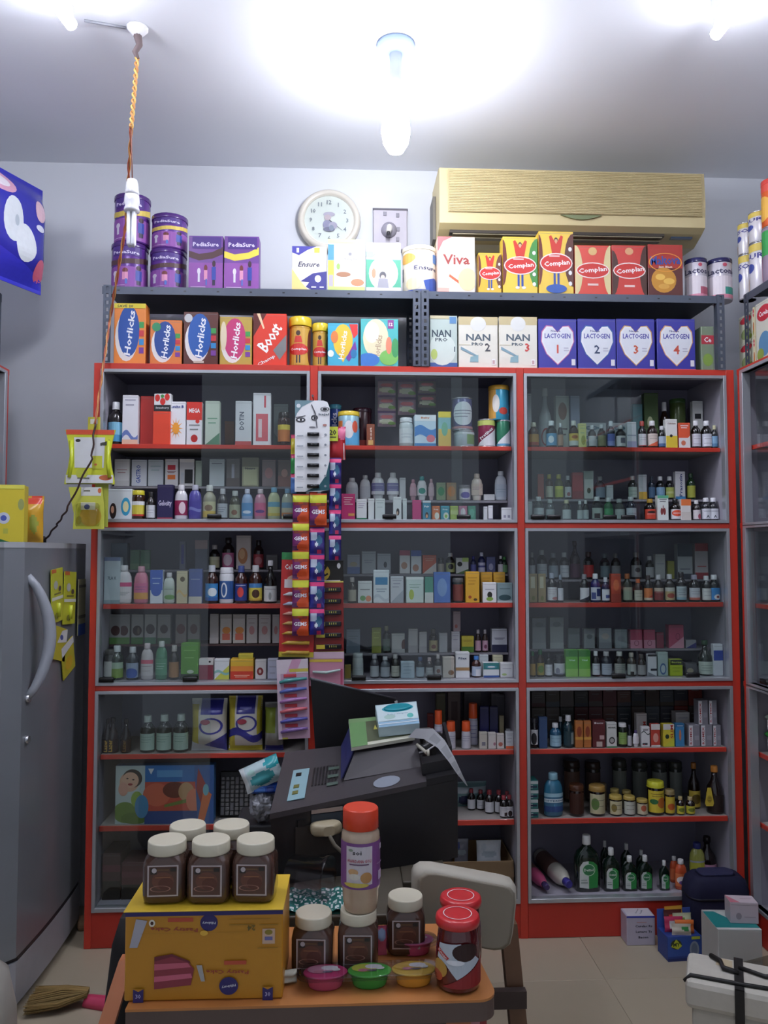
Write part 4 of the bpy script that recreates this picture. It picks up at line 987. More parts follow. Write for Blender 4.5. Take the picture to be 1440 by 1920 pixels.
row(2, 2, YF, SH[1], '''
c 990 1006 1076 9a8a62 sq:c0bca0:.2:.5:.7:.9 ov:7a7a40:.5:.15:.2:.08 | kraft brown carton with white strip
c 1007 1022 1076 9a8a62 sq:c0bca0:.2:.5:.7:.9 ov:7a7a40:.5:.15:.2:.08 | kraft brown carton with white strip
b 1023 1042 1075 9aa4b4 14141a d8dade ln:a89:.5:.8:3 ov:c08080:.7:.15:.25:.12 | dark bottle with white label
b 1043 1054 1078 8a98a8 14141a d0d4dc | slim dark bottle with white label
b 1084 1102 1077 8a8a90 15181c dcdee4 tri:2a2e40:.4 | dark bottle, navy wedge label
b 1104 1123 1076 eaecf2 1c2a6a d4d8e4 sq:4a5a9a:.1:.1:.45:.6 sq:2a3a7a:.5:.3:.9:.9 | blue bottle with chart label
b 1125 1140 1083 d0d4dc 1c2450 dce0e6 sq:4a5a9a:.4:.2:.9:.5 | small blue bottle
c 1143 1162 1076 b8462c ov:d86a3a:.5:.6:.3:.2 lo:9a3a2a:.3 | rust red carton
b 1164 1182 1076 b0602a 2a2c24 a8b09c | dark bottle with rust cap
b 1185 1201 1086 c8602a 3a1a10 c0c0ae ln:776:.4:.7:2 | amber bottle with orange cap
b 1203 1220 1079 3a2a28 181214 d87a3a tri:c03a20:.6 lo:d8c8b0:.2 | dark bottle with orange label
b 1222 1240 1078 c8c8cc 1a1214 8a3a3a up:c8b8a8:.3 ln:caa:.5:.6:1 | dark bottle with maroon label
b 1242 1261 1077 c8c8cc 201814 b8a878 up:c8c8c0:.3 ov:a04a3a:.5:.35:.3:.2 | dark bottle with brown spotted label
b 1263 1283 1073 2a2428 1e181a b4c4c8 lo:8ab0c0:.2 ln:567:.4:.8:4 | tall dark bottle
b 1287 1308 1078 a8a4b8 1c1614 c9cdd4 lo:c06a5a:.2 ln:778:.5:.7:2 | dark bottle, red based label
b 1311 1329 1080 e0e2e6 141214 d6d8d6 ln:778:.4:.7:2 | white capped dark bottle
b 1331 1352 1078 e2e4e8 0e1014 2f8ad0 ov:e4e4e8:.6:.25:.25:.22 ov:8a2a2a:.6:.25:.1:.1 | black bottle with bright blue label
''', 'front row')
# ---- corner cabinet, fourth shelf
zr9 = P(1170, 1216, YM).z
riser(2, 988, 1360, YM-.002, YM+.12, zr9, 0)
row(2, 3, YM, zr9, '''
c 995 1021 1159 8e9498 up:7a8086:.3 ov:6a7076:.5:.78:.3:.08 lo:9aa0a4:.2 | tall silver carton
c 1028 1054 1158 9aa0a2 up:868c90:.3 ov:6a7076:.5:.78:.3:.08 lo:a8aeb0:.2 | tall silver carton
c 1062 1084 1178 7f878a up:6a7276:.3 | short silver carton, dark top
c 1091 1112 1179 9ca3a6 up:868c90:.25 ov:7a8084:.5:.6:.25:.12 | short silver carton, oval mark
c 1119 1143 1178 9ea6ac ov:b8b0a8:.5:.6:.3:.15 lo:8a9298:.3 | short silver carton, beige oval
c 1149 1172 1180 98a2a6 ov:8a9296:.5:.5:.3:.15 | short silver carton
c 1177 1200 1181 b84a68 lo:d08aa0:.45 ring:8a3a5a:.5:.28:.2:.15 | pink carton with ring mark
c 1202 1224 1181 b84a68 lo:d08aa0:.45 ring:8a3a5a:.5:.28:.2:.15 | pink carton with ring mark
c 1226 1240 1186 8a3048 | narrow dark pink carton
c 1249 1277 1172 c05070 tri:d898ac:.5 ring:8a3050:.6:.5:.15:.15 | large pink carton
c 1280 1300 1200 9a9aa0 tri:3a3a7a:.7 | grey carton with navy wedge
''', 'back row', False)
row(2, 3, YF, FZ[1], '''
b 990 1001 1222 1f6a3a 3a2410 b08a3a | slim amber bottle, green cap
b 1002 1017 1219 1f6a3a 3a2410 b09a3a ov:6a8a30:.5:.5:.3:.3 | amber bottle with green cap
b 1018 1032 1225 26262c 111014 dadbe0 ln:99a:.4:.7:2 | black bottle with white label
w 1034 1055 1229 202026 15151a d6d8dc ov:889:.3:.3:.15:.3 lo:99a:.12 | wide black jar with white label
c 1057 1080 1219 6cbc3a up:3f8a3a:.25 tx:Vital:dfe:.62:.06:.5 lo:9ad060:.3 | green carton
c 1081 1103 1219 6cbc3a up:3f8a3a:.25 tx:Vital:dfe:.62:.06:.5 lo:9ad060:.3 | green carton
b 1105 1120 1222 d8dade 181a20 d8dce4 ln:778:.5:.8:2 | white capped navy bottle
b 1122 1142 1223 b8b8bc 2a2c38 b8c0cc ln:778:.5:.8:3 | slate bottle with pale label
b 1146 1167 1223 c0c0bc 1e1a18 b8b8b0 ln:667:.5:.8:3 | dark bottle with beige label
b 1170 1187 1225 b8b0a4 4a4038 c8c8c4 sq:3a3030:.3:.0:.6:.3 | brown bottle with white label
b 1189 1205 1228 5a5450 2c2826 a0a0a0 | dark bottle with grey label
c 1209 1226 1227 dadde2 sq:2a2a34:.3:.25:1:.35 up:1c1c20:.1 trl:8a8e94:.2 | white carton with black marks
c 1228 1247 1223 a8bcb8 ov:4a6a9a:.5:.3:.32:.24 ov:b8c8c8:.5:.3:.22:.17 | grey-green carton with blue oval
c 1250 1274 1237 b8cc22 up:2a3018:.32 tx:forte:b8cc40:.84:.12:.8 ln:8a9a20:.3:.5:2 | lime carton with black top
c 1279 1300 1243 55565a ov:b0a890:.4:.4:.3:.2 | dark grey carton
s 1301 1329 1202 2a4a30 14201a c0ccc0 ln:4a6a5a:.3:.7:3 | large dark green bottle
c 1331 1349 1208 dfe3ea mid:2f4aa8:.48:.8 | white carton with blue band
'''.replace('w 1034', 'w 1034'), 'front row')
# ---- fridge-side cabinet, fifth shelf
row(0, 4, YF, SH[2], '''
s 187 206 1350 1a0c0a 1e0c0a 2c100c vt:Lazer:c8a030:.45:.95:.5:.28 | dark maroon bottle with upright yellow lettering
s 208 231 1348 1a0c0a 1e0c0a 2c100c vt:Lazer:c8a030:.45:.95:.5:.28 | dark maroon bottle with upright yellow lettering
s 234 254 1350 1a0c0a 1e0c0a 2c100c vt:Lazer:7a5a20:.45:.95:.5:.28 | dark maroon bottle, faded lettering
b 270 298 1344 c8d8d0 0e1c18 a8c4b8 ln:7a9a8a:.5:.8:3 | dark green bottle with mint label
b 300 329 1342 c8d8d0 0e1c18 a8c4b8 ln:7a9a8a:.5:.8:3 | dark green bottle with mint label
b 331 360 1341 c8d8d0 0e1c18 a8c4b8 ln:7a9a8a:.5:.8:3 | dark green bottle with mint label
q 362 429 1312 d6d4cc lo:c8b82a:.1 sq:c9b83a:0:.0:.22:.9 sq:3a3a9a:.28:.72:.9:1 ring:4a4aa0:.58:.5:.34:.16 tri:4a4aa0:.34 trl:d8d8e0:.2 ov:a85060:.42:.58:.14:.05 sq:5a5ab0:.5:.76:.85:.8 | yellow and blue diaper pouch
q 431 495 1307 dcdad4 lo:c8b82a:.1 sq:d0c03a:0:.1:.2:1 sq:d0c03a:.86:.3:1:1 sq:34348f:.25:.7:.8:1 ring:4a4aa0:.55:.52:.32:.15 wave:3c3c98:.38:.14 ov:b04a5a:.42:.56:.14:.05 sq:6a6ab8:.35:.78:.7:.82 | yellow and blue diaper pouch
q 499 534 1318 8a8a84 lo:2a2a7a:.12 sq:7a8a2a:.0:.4:.6:.9 | crumpled pouch with navy base
'''.replace(' lo:', ' lo:'), 'front row')
# ---- middle cabinet, fifth shelf
row(1, 4, YF, SH[2], '''
y 813 828 1333 e8581c b9b9c6 c4c4d2 ln:6a6a9a:.3:.8:4 | tall orange capped spray can
y 835 852 1354 e8581c c4c4cc cacad4 ln:8a8aaa:.5:.8:3 | short orange capped spray can
y 864 880 1354 e8581c c4c4cc cacad4 ln:8a8aaa:.5:.8:3 | short orange capped spray can
c 896 911 1373 c6c2b6 sq:7a7a86:.3:.2:.75:.42 | cream carton with grey square
c 912 927 1374 d4cfcb ov:a06a7a:.8:.3:.15:.1 | white carton with small mark
c 928 942 1376 d4cdc8 ov:b86a5a:.5:.3:.3:.14 | white carton with floral mark
c 952 967 1372 ccd0d4 lo:e0622a:.16 ln:889:.4:.8:3 | pale carton with orange base
'''.replace('y 864 880', 'y 863 880'), 'front row')
row(1, 4, YF+.05, SH[2], '''
y 876 893 1320 e8581c b4b4c2 bcbccb ln:6a6a9a:.3:.8:4 | tall orange capped spray can
c 897 914 1325 22225c | navy carton
c 915 931 1325 1c1c4a | dark navy carton
c 933 942 1342 8a8060 | narrow tan carton
c 947 956 1367 c2c8cc | narrow pale carton
''', 'middle row')
row(1, 4, YBk, SH[2], '''
c 800 812 1338 8a3030 | dark red carton
c 816 834 1300 4a4624 | dark olive carton
c 838 862 1298 54403c sq:3a1e1c:.25:.4:.75:.8 | dark brown carton
c 868 900 1297 40383c | wide dark carton
c 918 934 1300 4a464c | dark grey carton
c 938 956 1302 4e4a54 | slate dark carton
''', 'back row', False)
# ---- corner cabinet, fifth shelf
row(2, 4, YF, SH[2], '''
w 990 1004 1348 2c2c34 16161a d4d6da ov:2a2a30:.4:.4:.3:.4 | black jar with white label
c 1006 1022 1345 34507a | dark blue carton
b 1025 1047 1358 e2e6ea 2a5a7a 9ac4d8 ln:5a7a9a:.4:.7:2 | blue bottle with wide white cap
b 1050 1070 1343 e2e6ea 143038 1c3840 sq:8a9a9a:.6:.1:.9:.9 | dark teal bottle, white cap
c 1073 1088 1352 b06a2c ov:8a3a1a:.5:.6:.3:.2 mid:d09a3a:.3:.4 | orange patterned carton
c 1089 1103 1352 b06a2c ov:8a3a1a:.5:.6:.3:.2 mid:d09a3a:.3:.4 | orange patterned carton
c 1105 1129 1351 5a1e22 tx:Beco:e0d8d8:.9:.07:.7 sq:c0b0a8:.3:.03:.75:.22 sq:c8a8a8:.55:.3:.9:.45 | maroon carton
c 1131 1150 1355 d4d6d2 ov:3a3a3a:.5:.28:.3:.14 ov:a8a8a4:.5:.28:.2:.09 tx:ABDINAL:222:.8:.06:.8 lo:4a8a5a:.05 | white carton with black emblem
w 1152 1168 1357 e2e4e6 18221a 8aac5a ln:5a7a3a:.5:.8:3 | dark bottle with green label
b 1169 1177 1360 3a3a4a 1a1a22 b8bcc4 | slim dark bottle
v 1179 1190 1370 5a4a7a e0e0e6 e0e0e6 | small white tube, purple cap
c 1195 1211 1363 e2e4e6 sq:222:.2:.82:.8:.86 wave:2a3a3a:.72:.05 sq:3a3a40:.1:.1:.7:.2 ov:c04040:.3:.12:.1:.03 | white carton with black bars
c 1213 1230 1358 c44434 up:dcd8d4:.25 ov:e0a090:.5:.4:.3:.2 lo:d8d4d0:.08 | red and white carton
c 1235 1256 1358 d8ca2e up:dcdcd8:.25 tri:c8cc30:.4 vt:SLIM:b02a20:.78:.6:.66:.26 ov:2a3a2a:.35:.45:.18:.1 | yellow carton with red lettering
c 1258 1275 1357 3a86b8 ov:c87850:.5:.5:.13:.24 up:2a6a98:.15 ln:d8e4ec:.85:.9:1 | blue carton with human figure
'''.replace('xx', ''), 'front row')
row(2, 4, YF+.06, SH[2], '''
c 1186 1206 1338 c8c4c0 vt:SLIM:b83028:.75:.35:.55:.3 | white carton with red lettering
b 1040 1052 1345 e0e4e8 1a3a4a 20404c | white capped blue bottle
c 1276 1290 1362 7a7674 | plain grey carton
''', 'middle row')
gz = SH[2]+.0003; bxs = [(1291, 1313, 1359), (1314, 1336, 1359), (1337, 1352, 1360)]
vtx = lambda s: [('r', 'dcdce0', .02, .03, .36, .97), ('t', s, 'a83a40', .19, .5, .2, .8, 90), ('r', '9a9aa6', .5, .3, .9, .5)]
for k, (xa, xb, yt) in enumerate(bxs):
    t = thing('ointment_carton', '%s grey carton with red lettering, lower tier, corner cabinet, fifth shelf' % ('first', 'second', 'third')[k], 'carton', ((xD(xa)+xD(xb))/2*1.004, YF+.02, gz), 0, 'grey ointment cartons on the fifth shelf')
    hh = P(1320, yt, YF).z-gz; p_carton(t, xD(xb)-xD(xa)-.001, hh, .04, '85858f', vtx('ROMEX'))
for k, (xa, xb) in enumerate(((1310, 1329), (1331, 1346))):
    t = thing('ointment_carton', '%s grey carton with red lettering, upper tier, corner cabinet, fifth shelf' % ('first', 'second')[k], 'carton', ((xD(xa)+xD(xb))/2*1.004, YF+.02, gz+hh+.001), R(2-3*k), 'grey ointment cartons on the fifth shelf')
    p_carton(t, xD(xb)-xD(xa)-.001, P(1325, 1313, YF).z-gz-hh-.001, .036, '85858f', vtx('ROMEX'))
t = thing('medicine_carton', 'white flat carton beside the grey lettered cartons, fifth shelf', 'carton', (xD(1284)*1.03, YF+.105, SH[2]), 0); p_carton(t, .05, P(1290, 1336, YF+.08).z-SH[2], .04, 'c9c5c2', decos('ln:99a:.5:.8:2'))
# dark cartons piled at the back of the fifth shelf: two tiers
cols = ['4a4238', '5a3c34', '7a2c22', '4a2022', '4c5258', '5c5450', '2a3038', '4c4440', '5a3034', '3c3c44', '30302c', '463c36']; dn = ['olive', 'rust', 'red', 'wine', 'slate', 'taupe', 'blue-black', 'umber', 'crimson', 'charcoal', 'black-green', 'brown']
for tier in range(2):
    for k in range(12):
        yb_ = YBk; x0 = 993+k*26.4; xa, xb = P(x0, 900, yb_).x, P(x0+25.5, 900, yb_).x; c = cols[(k*5+tier*7) % 12]
        z0 = SH[2]+tier*(.1105); h = .109 if tier == 0 else .055+.018*((k*7) % 3)
        t = thing('medicine_carton', '%s carton in the %s tier of the dark pile, corner cabinet, fifth shelf' % (dn[(k*5+tier*7) % 12], ('lower', 'upper')[tier]), 'carton', ((xa+xb)/2, yb_+.02, z0), 0, 'dark cartons piled on the fifth shelf')
        p_carton(t, xb-xa-.001, h, .04, c, decos('ln:777:.6:.75:2 lo:%s:.25' % cols[(k+3) % 12]))
# ---- middle cabinet, sixth shelf: small black bottles with maroon caps
row(1, 5, YF, SH[3], '''
b 932 948 1494 8a3038 120c0c d0d2d6 sq:2a1c1c:.5:.05:.9:.4 ln:667:.7:.85:2 | small black bottle, maroon cap
b 952 967 1493 8a3038 120c0c d0d2d6 ov:2a1c1c:.5:.3:.2:.3 ln:667:.7:.85:2 | small black bottle, maroon cap
''', 'front row')
row(1, 5, YF+.045, SH[3], '''
b 905 922 1484 8a3038 120c0c d0d2d6 | small black bottle, maroon cap
b 923 939 1484 8a3038 120c0c d0d2d6 | small black bottle, maroon cap
b 940 954 1486 8a3038 120c0c d0d2d6 | small black bottle, maroon cap
''', 'middle row')
row(1, 5, YF+.085, SH[3], '''
b 873 888 1481 8a3038 120c0c d0d2d6 | small black bottle, maroon cap
b 890 905 1483 8a3038 120c0c d0d2d6 ln:889:.4:.7:2 | small black bottle, maroon cap
''', 'rear row')
t = thing('syrup_bottle', 'small black bottle with maroon cap lying on its side', 'bottle', (xD(857), YF+.078, SH[3]+.0145), 0, None, (R(90), 0, R(-16)))
p_bottle(t, .014, .085, '120c0c', '8a3038', 'd0d2d6', [])
t = thing('medicine_pouch', 'crumpled pale teal pouch behind the small black bottles', 'pouch', (P(880, 1500, YBk).x, YBk-.01, SH[3]), R(4)); p_pouch(t, .12, .085, .05, '6a8a8c', [('r', 'aab6bc', 0, .6, 1, .8), ('e', '2a3050', .3, .3, .2, .2)])
# ---- corner cabinet, sixth shelf
row(2, 5, YF, SH[3], '''
b 1013 1049 1452 8ab8c8 2f6f8c 3a7090 up:9ac4d4:.2 mid:d0e0e6:.5:.7 lo:2a4a80:.3 tx:LISTERINE:2a5a7a:.6:.09:.9 | large blue mouthwash bottle
j 1060 1087 1474 4a2a18 2c140c 3a1c12 | brown jar with dark lid
j 1097 1126 1476 9a7a3a 1a0c08 b8b490 ov:5a7a3a:.3:.5:.2:.3 ln:665:.4:.7:2 | honey jar with gold lid, large
j 1134 1157 1494 b8a04a 1c0e08 c8c29a ov:8a7a3a:.3:.5:.18:.3 ln:665:.4:.7:2 | honey jar with gold lid, medium
j 1160 1181 1495 b09a4a 1c0e08 c0c4b8 ln:665:.4:.7:2 | honey jar with gold lid, white label
j 1184 1204 1501 b09a4a 1c0e08 c4bea0 ov:b05a3a:.5:.6:.2:.3 | honey jar with gold lid, small
j 1204 1234 1468 c8c820 1e1208 d4c02a ov:c06a20:.7:.45:.25:.25 ov:2a6a3a:.3:.5:.2:.12 ln:8a6a20:.75:.85:2 | honey jar with yellow lid
j 1236 1254 1483 8a7a50 1e1208 c8b02a ov:c0581a:.5:.4:.3:.2 | narrow honey jar, yellow label
b 1257 1272 1496 b0a070 1a100a c0b82e ov:6a7a20:.5:.5:.3:.25 | tiny honey bottle, yellow label
b 1274 1291 1497 b0a070 1a100a c4bc30 ov:6a7a20:.5:.5:.3:.25 | tiny honey bottle, yellow label
s 1313 1343 1440 c88028 180a08 20100a | black bottle with orange cone cap
'''.replace('b 1013 1049', 'p 1013 1049'), 'front row')
t = CABS[2]
paint(MB(), [('p', 'c8b02a', [(.1, 0), (.9, 0), (.95, .15), (.6, 1), (.4, 1), (.05, .15)]), ('e', 'a89020', .5, .4, .3, .25), ('r', '5a4a10', .3, .5, .7, .54), ('r', '5a4a10', .25, .3, .75, .33)], 1, 1, lambda x, y, o, c: (0, 0, 0))
row(2, 5, YF+.06, SH[3], '''
s 1279 1301 1433 b07028 180a08 b8a030 ov:5a4a10:.5:.5:.3:.3 | black bottle with orange cap, yellow label
j 1136 1152 1481 9a8a4a 1c0e08 8a8060 | honey jar behind others
j 1158 1174 1484 9a8a4a 1c0e08 8a8060 | honey jar behind others
c 1110 1130 1470 4a3c24 | dim brown carton
''', 'middle row')
row(2, 5, YBk, SH[3], '''
j 1050 1080 1428 3a2c28 2c2018 6a5044 | dark glass jar
j 1090 1118 1430 3a2c28 2a2420 4a3a36 | dark glass jar
j 1140 1166 1426 3a3c38 2a302c 70766e | dark glass jar
j 1176 1204 1428 3a3c38 2a302c 70766e | dark glass jar
j 1212 1240 1430 3a3c38 2a302c 7a807a | dark glass jar
j 1244 1268 1430 3a3c38 2a302c 7a807a | dark glass jar
''', 'back row', False)
for k in range(4):
    w = xD(1010)-xD(990); z = SH[3]+.0004+k*.031
    t = thing('toothpaste_carton', 'teal and white carton, %s of the stack beside the mouthwash' % ('lowest', 'second lowest', 'second highest', 'highest')[k], 'carton', (xD(1000)*1.0, YF+.03, z), R((1, -2, 1, 0)[k]), 'teal cartons stacked on the sixth shelf')
    p_carton(t, w, .03, .06, '2a7a78', [('r', 'c8d4d4', 0, .62, 1, .95), ('r', 'd4dcdc', .1, .15, .5, .5), ('r', '1a2a4a', .2, .22, .9, .42)], flap=False)
# yellow shield label on the orange capped black bottle
t = thing('bottle_tag', 'yellow shield-shaped tag on the black bottle with orange cap', 'tag', (xD(1328)*1.003, YF-.001, SH[3]+.03), 0)
mb = MB(); pts = [(-.012, 0), (.012, 0), (.0155, .01), (.006, .062), (-.006, .062), (-.0155, .01)]
mb.prism([(x, z) for x, z in pts][::-1], 'y', -.0008, 0, mat('c8b02a', .5)); o = mb.obj('tag_card', t, True)
paint(MB(), [('e', 'a08a1e', .5, .4, .34, .2), ('r', '5a4a10', .3, .3, .7, .33), ('r', '5a4a10', .34, .45, .66, .48)], .026, .06, lambda x, y, oo, c: (x-.013, -.001-oo, y)).obj('print', t)
# ---- corner cabinet, lowest shelf: antiseptic bottles
def green_bottle(x0, x1, yt, y, label):
    r = (P(x1, 900, y).x-P(x0, 900, y).x)/2; X = (P(x0, 900, y).x+P(x1, 900, y).x)/2; h = P((x0+x1)/2, yt, y).z-FZ[2]
    t = thing('antiseptic_bottle', label, 'bottle', (X, y+r*.6, FZ[2]+.0004), 0, 'dark green antiseptic bottles on the lowest shelf')
    G = mat('0c1f16', .12, 0, .02, 30, .6, .3)
    MB().rrect([(0, r*.9, r*.5, r*.3), (.01*h, r, r*.56, r*.35), (.60*h, r, r*.56, r*.35), (.70*h, r*.82, r*.5, r*.4), (.78*h, r*.42, r*.36, r*.35), (.84*h, r*.3, r*.3, r*.3), (.86*h, r*.3, r*.3, r*.3)], G).obj('bottle_body', t)
    MB().lathe([(r*.34, .83*h), (r*.36, .84*h), (r*.34, .985*h), (r*.30, h)], gloss('dfe3e2')).obj('cap', t)
    W, H = 1.55*r, .5*h
    ops = [('p', 'cfd6d2', [(0, .05), (.5, 0), (.5, 1), (.2, .97), (.02, .8)]), ('p', '1f8a3c', [(.5, 0), (.97, .04), (1, .5), (.96, .85), (.75, .97), (.5, 1)]), ('e', '2c7a4a', .5, .68, .34, .22), ('g', 'bfe0c0', .5, .68, .34, .22, .9), ('t', 'Dettol', 'e6f0e6', .5, .68, .1, .5), ('r', '8a9a92', .08, .2, .44, .24), ('r', '8a9a92', .08, .3, .4, .33)]
    paint(MB(), ops, W, H, lambda x, y_, o, c: (x-W/2, -r*.56-.0004-o, .06*h+y_)).obj('label', t)
for x0, x1, yt, y, l in ((1073, 1117, 1570, YF, 'largest dark green antiseptic bottle, white cap'), (1124, 1153, 1593, YF, 'second largest dark green antiseptic bottle, beside the largest'), (1159, 1185, 1608, YF, 'small dark green antiseptic bottle, third from the pink bottle'),
    (1188, 1213, 1607, YF, 'small dark green antiseptic bottle, fourth from the pink bottle'), (1226, 1244, 1616, YF, 'smallest dark green antiseptic bottle, beside orange handwash'), (1118, 1134, 1578, YF+.10, 'antiseptic bottle half hidden behind the two largest'), (1156, 1176, 1584, YF+.08, 'tall antiseptic bottle behind the small ones'), (1184, 1202, 1596, YF+.08, 'antiseptic bottle behind the fourth small one')):
    green_bottle(x0, x1, yt, y, l)
row(2, 6, YF, FZ[2], '''
p 1252 1274 1614 e0dede c8522a d8703a ov:e8dcd8:.5:.5:.36:.28 ov:6a4a8a:.5:.3:.2:.15 | orange handwash bottle
''', 'front row')
row(2, 6, YF+.06, FZ[2], '''
p 1243 1259 1608 dcdcdc c8522a d8703a | orange handwash bottle, hidden
p 1279 1308 1583 3a3f8a b8bc5a c8c83a ov:4a6ab0:.5:.2:.4:.25 up:b8c0d0:.1 | yellow floor cleaner bottle, blue cap
s 1308 1340 1574 1a1014 1c0f12 c890a8 lo:d8d0d8:.5 tx:SSG:1a1a1a:.35:.22:.8 | black bottle with pink label
''', 'middle row')
for xx, yy, r, c, c2, l in ((1012, 1648, .022, 'd85a8a', '4a3a6a', 'pink bottle with dark blue cap lying on its side'), (1052, 1645, .030, 'cfcdbf', '3a3488', 'cream bottle with violet cap lying on its side')):
    t = thing('cleaner_bottle', l, 'bottle', (xD(xx)*1.02, YF+.045, FZ[2]+r+.0015), 0, 'cleaner bottles lying on the lowest shelf', (R(90), 0, R(10 if r > .03 else 8)))
    MB().lathe([(r*.9, -.20), (r, -.19), (r, -.05), (r*.95, -.01), (r*.6, .022), (r*.42, .03)], gloss(c)).obj('bottle_body', t)
    MB().lathe([(r*.46, .028), (r*.48, .03), (r*.44, .056), (r*.36, .058)], gloss(c2)).obj('cap', t)
    MB().lathe([(r*1.01, -.17), (r*1.01, -.06)], mat('7a5a50', .5), cap0=False, cap1=False).obj('label', t)
# ---- fridge-side cabinet, sixth shelf: baby book box and a keyboard on end
y = YF+.002; a = P(215, 1556, y); b = P(402, 1434, y); w = b.x-a.x; h = b.z-SH[3]
t = thing('toy_box', 'blue picture box with baby face and orange panel', 'box', ((a.x+b.x)/2, y+.02, SH[3]), R(-1))
ops = [('r', 'b8c8c8', 0, 0, .3, 1), ('e', 'd8a88a', .14, .72, .1, .17), ('e', '3a2a24', .17, .78, .1, .16), ('e', 'dcae92', .15, .75, .085, .14), ('e', '3a2a24', .12, .78, .012, .012), ('e', '3a2a24', .18, .76, .012, .012), ('e', 'a03030', .15, .68, .025, .02), ('e', 'd8a08a', .08, .6, .05, .12), ('e', '6a8a30', .1, .2, .12, .18), ('e', '8aa83a', .22, .42, .06, .14), ('e', '5a7a28', .2, .1, .14, .1),
    ('r', '2f72b8', .3, .72, .8, 1), ('r', '5a9ad0', .42, .80, .68, .92), ('p', 'dfe4e8', [(.33, .95), (.39, .95), (.36, .85)]), ('r', 'c85038', .3, .22, .84, .72), ('e', 'd86a4a', .42, .5, .14, .2), ('e', '7a3a28', .6, .58, .12, .14), ('e', 'c89a6a', .72, .55, .08, .16), ('p', '7a8a3a', [(.5, .28), (.78, .38), (.76, .44), (.5, .33)]), ('e', 'e08060', .8, .4, .08, .2), ('r', '2c4a8c', .3, 0, .84, .22),
    ('e', '4a8ab8', .27, .3, .07, .2), ('p', '3a62a0', [(.84, 0), (1, 0), (1, 1), (.8, 1)]), ('p', 'a03a34', [(.84, .95), (.94, .6), (.9, .2), (.82, .6)]), ('p', 'd8703a', [(.84, .05), (.9, 0), (.98, .5), (.9, .62)]), ('e', '6ab0c0', .92, .58, .03, .1)]
MB().box(-w/2, w/2, -.02, .02, .0005, h, mat('3868a0', .35), .002).obj('carton', t); paint(MB(), ops, w, h, flat(w, .04)).obj('print', t)
a = P(404, 1556, y); b = P(472, 1458, y); w = b.x-a.x; h = b.z-SH[3]
t = thing('keyboard', 'dark computer keyboard standing on end beside the picture box', 'keyboard', ((a.x+b.x)/2+.004, YF+.05, SH[3]+.004), 0, None, (R(-8), 0, 0))
MB().box(-w/2, w/2, 0, .018, .001, h, mat('2a2a2c', .5), .003).obj('keyboard_case', t)
KM = MB().box(-.0062, .0062, -.007, 0, 0, .0115, mat('6e6e6e', .4), .0015).mesh('key'); K2 = MB().box(-.0062, .0062, -.007, 0, 0, .026, mat('66666a', .4), .0015).mesh('key')
for i in range(7):
    z = .006; j = 0
    while z < h-.014:
        big = (i*3+j*5) % 11 == 0 and z < h-.03; k = link('key', K2 if big else KM, t); k.location = (-w/2+.011+i*(w-.022)/6, 0, z); z += .0285 if big else .0140; j += 1
# ---- lowest shelves: dim boxes
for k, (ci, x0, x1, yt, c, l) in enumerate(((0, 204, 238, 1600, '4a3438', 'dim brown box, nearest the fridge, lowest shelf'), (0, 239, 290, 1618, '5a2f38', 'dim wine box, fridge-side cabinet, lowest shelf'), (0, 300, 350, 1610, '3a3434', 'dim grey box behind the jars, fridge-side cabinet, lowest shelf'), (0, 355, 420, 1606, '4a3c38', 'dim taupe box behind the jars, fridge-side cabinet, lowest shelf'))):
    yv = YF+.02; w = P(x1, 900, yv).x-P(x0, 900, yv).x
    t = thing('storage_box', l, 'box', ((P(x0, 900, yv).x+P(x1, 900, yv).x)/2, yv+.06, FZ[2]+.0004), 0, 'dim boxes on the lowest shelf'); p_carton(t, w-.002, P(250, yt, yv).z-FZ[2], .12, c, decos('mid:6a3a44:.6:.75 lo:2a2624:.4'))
yv = D+.036; w = xD(962)-xD(826); h = P(890, 1616, yv).z-FZ[2]
t = thing('cardboard_box', 'open brown cardboard box in the middle cabinet, lowest shelf', 'box', ((xD(826)+xD(962))/2, yv, FZ[2]+.0004)); CB = mat('9a7e5a', .8, 0, .08, 12)
m = MB(); m.box(-w/2, w/2, 0, .004, 0, h, CB); m.box(-w/2, w/2, .2, .204, 0, h, CB); m.box(-w/2, -w/2+.004, .004, .2, 0, h, CB); m.box(w/2-.004, w/2, .004, .2, 0, h, CB); m.box(-w/2+.004, w/2-.004, .004, .2, 0, .004, CB); m.obj('carton', t)
MB().add([(-w/2, -.0005, h), (w/2, -.0005, h), (w/2, -.008, h-.05), (-w/2, -.008, h-.05)], [(0, 1, 2, 3), (3, 2, 1, 0)], CB).obj('flap', t)
for k, (dx, hh, c, l) in enumerate(((.05, .05, 'c4ccd2', 'white crumpled packet sticking out of the brown box'), (-.04, .045, '8a8c98', 'clear packet with blue print in the brown box'), (-.09, .04, '6a6a74', 'dim clear packet at the end of the brown box'))):
    q = thing('packet', l, 'packet', (t.location.x+dx, yv+.06+.03*k, FZ[2]+h-.06), 0, 'packets in the open cardboard box'); p_pouch(q, .085 if k == 0 else .05, .06+hh, .02, c, [('e', 'a8b4bc', .5, .6, .3, .1), ('e', '4a5a9a' if k else 'b8c4cc', .3, .8, .1, .1)], seed=k+9)
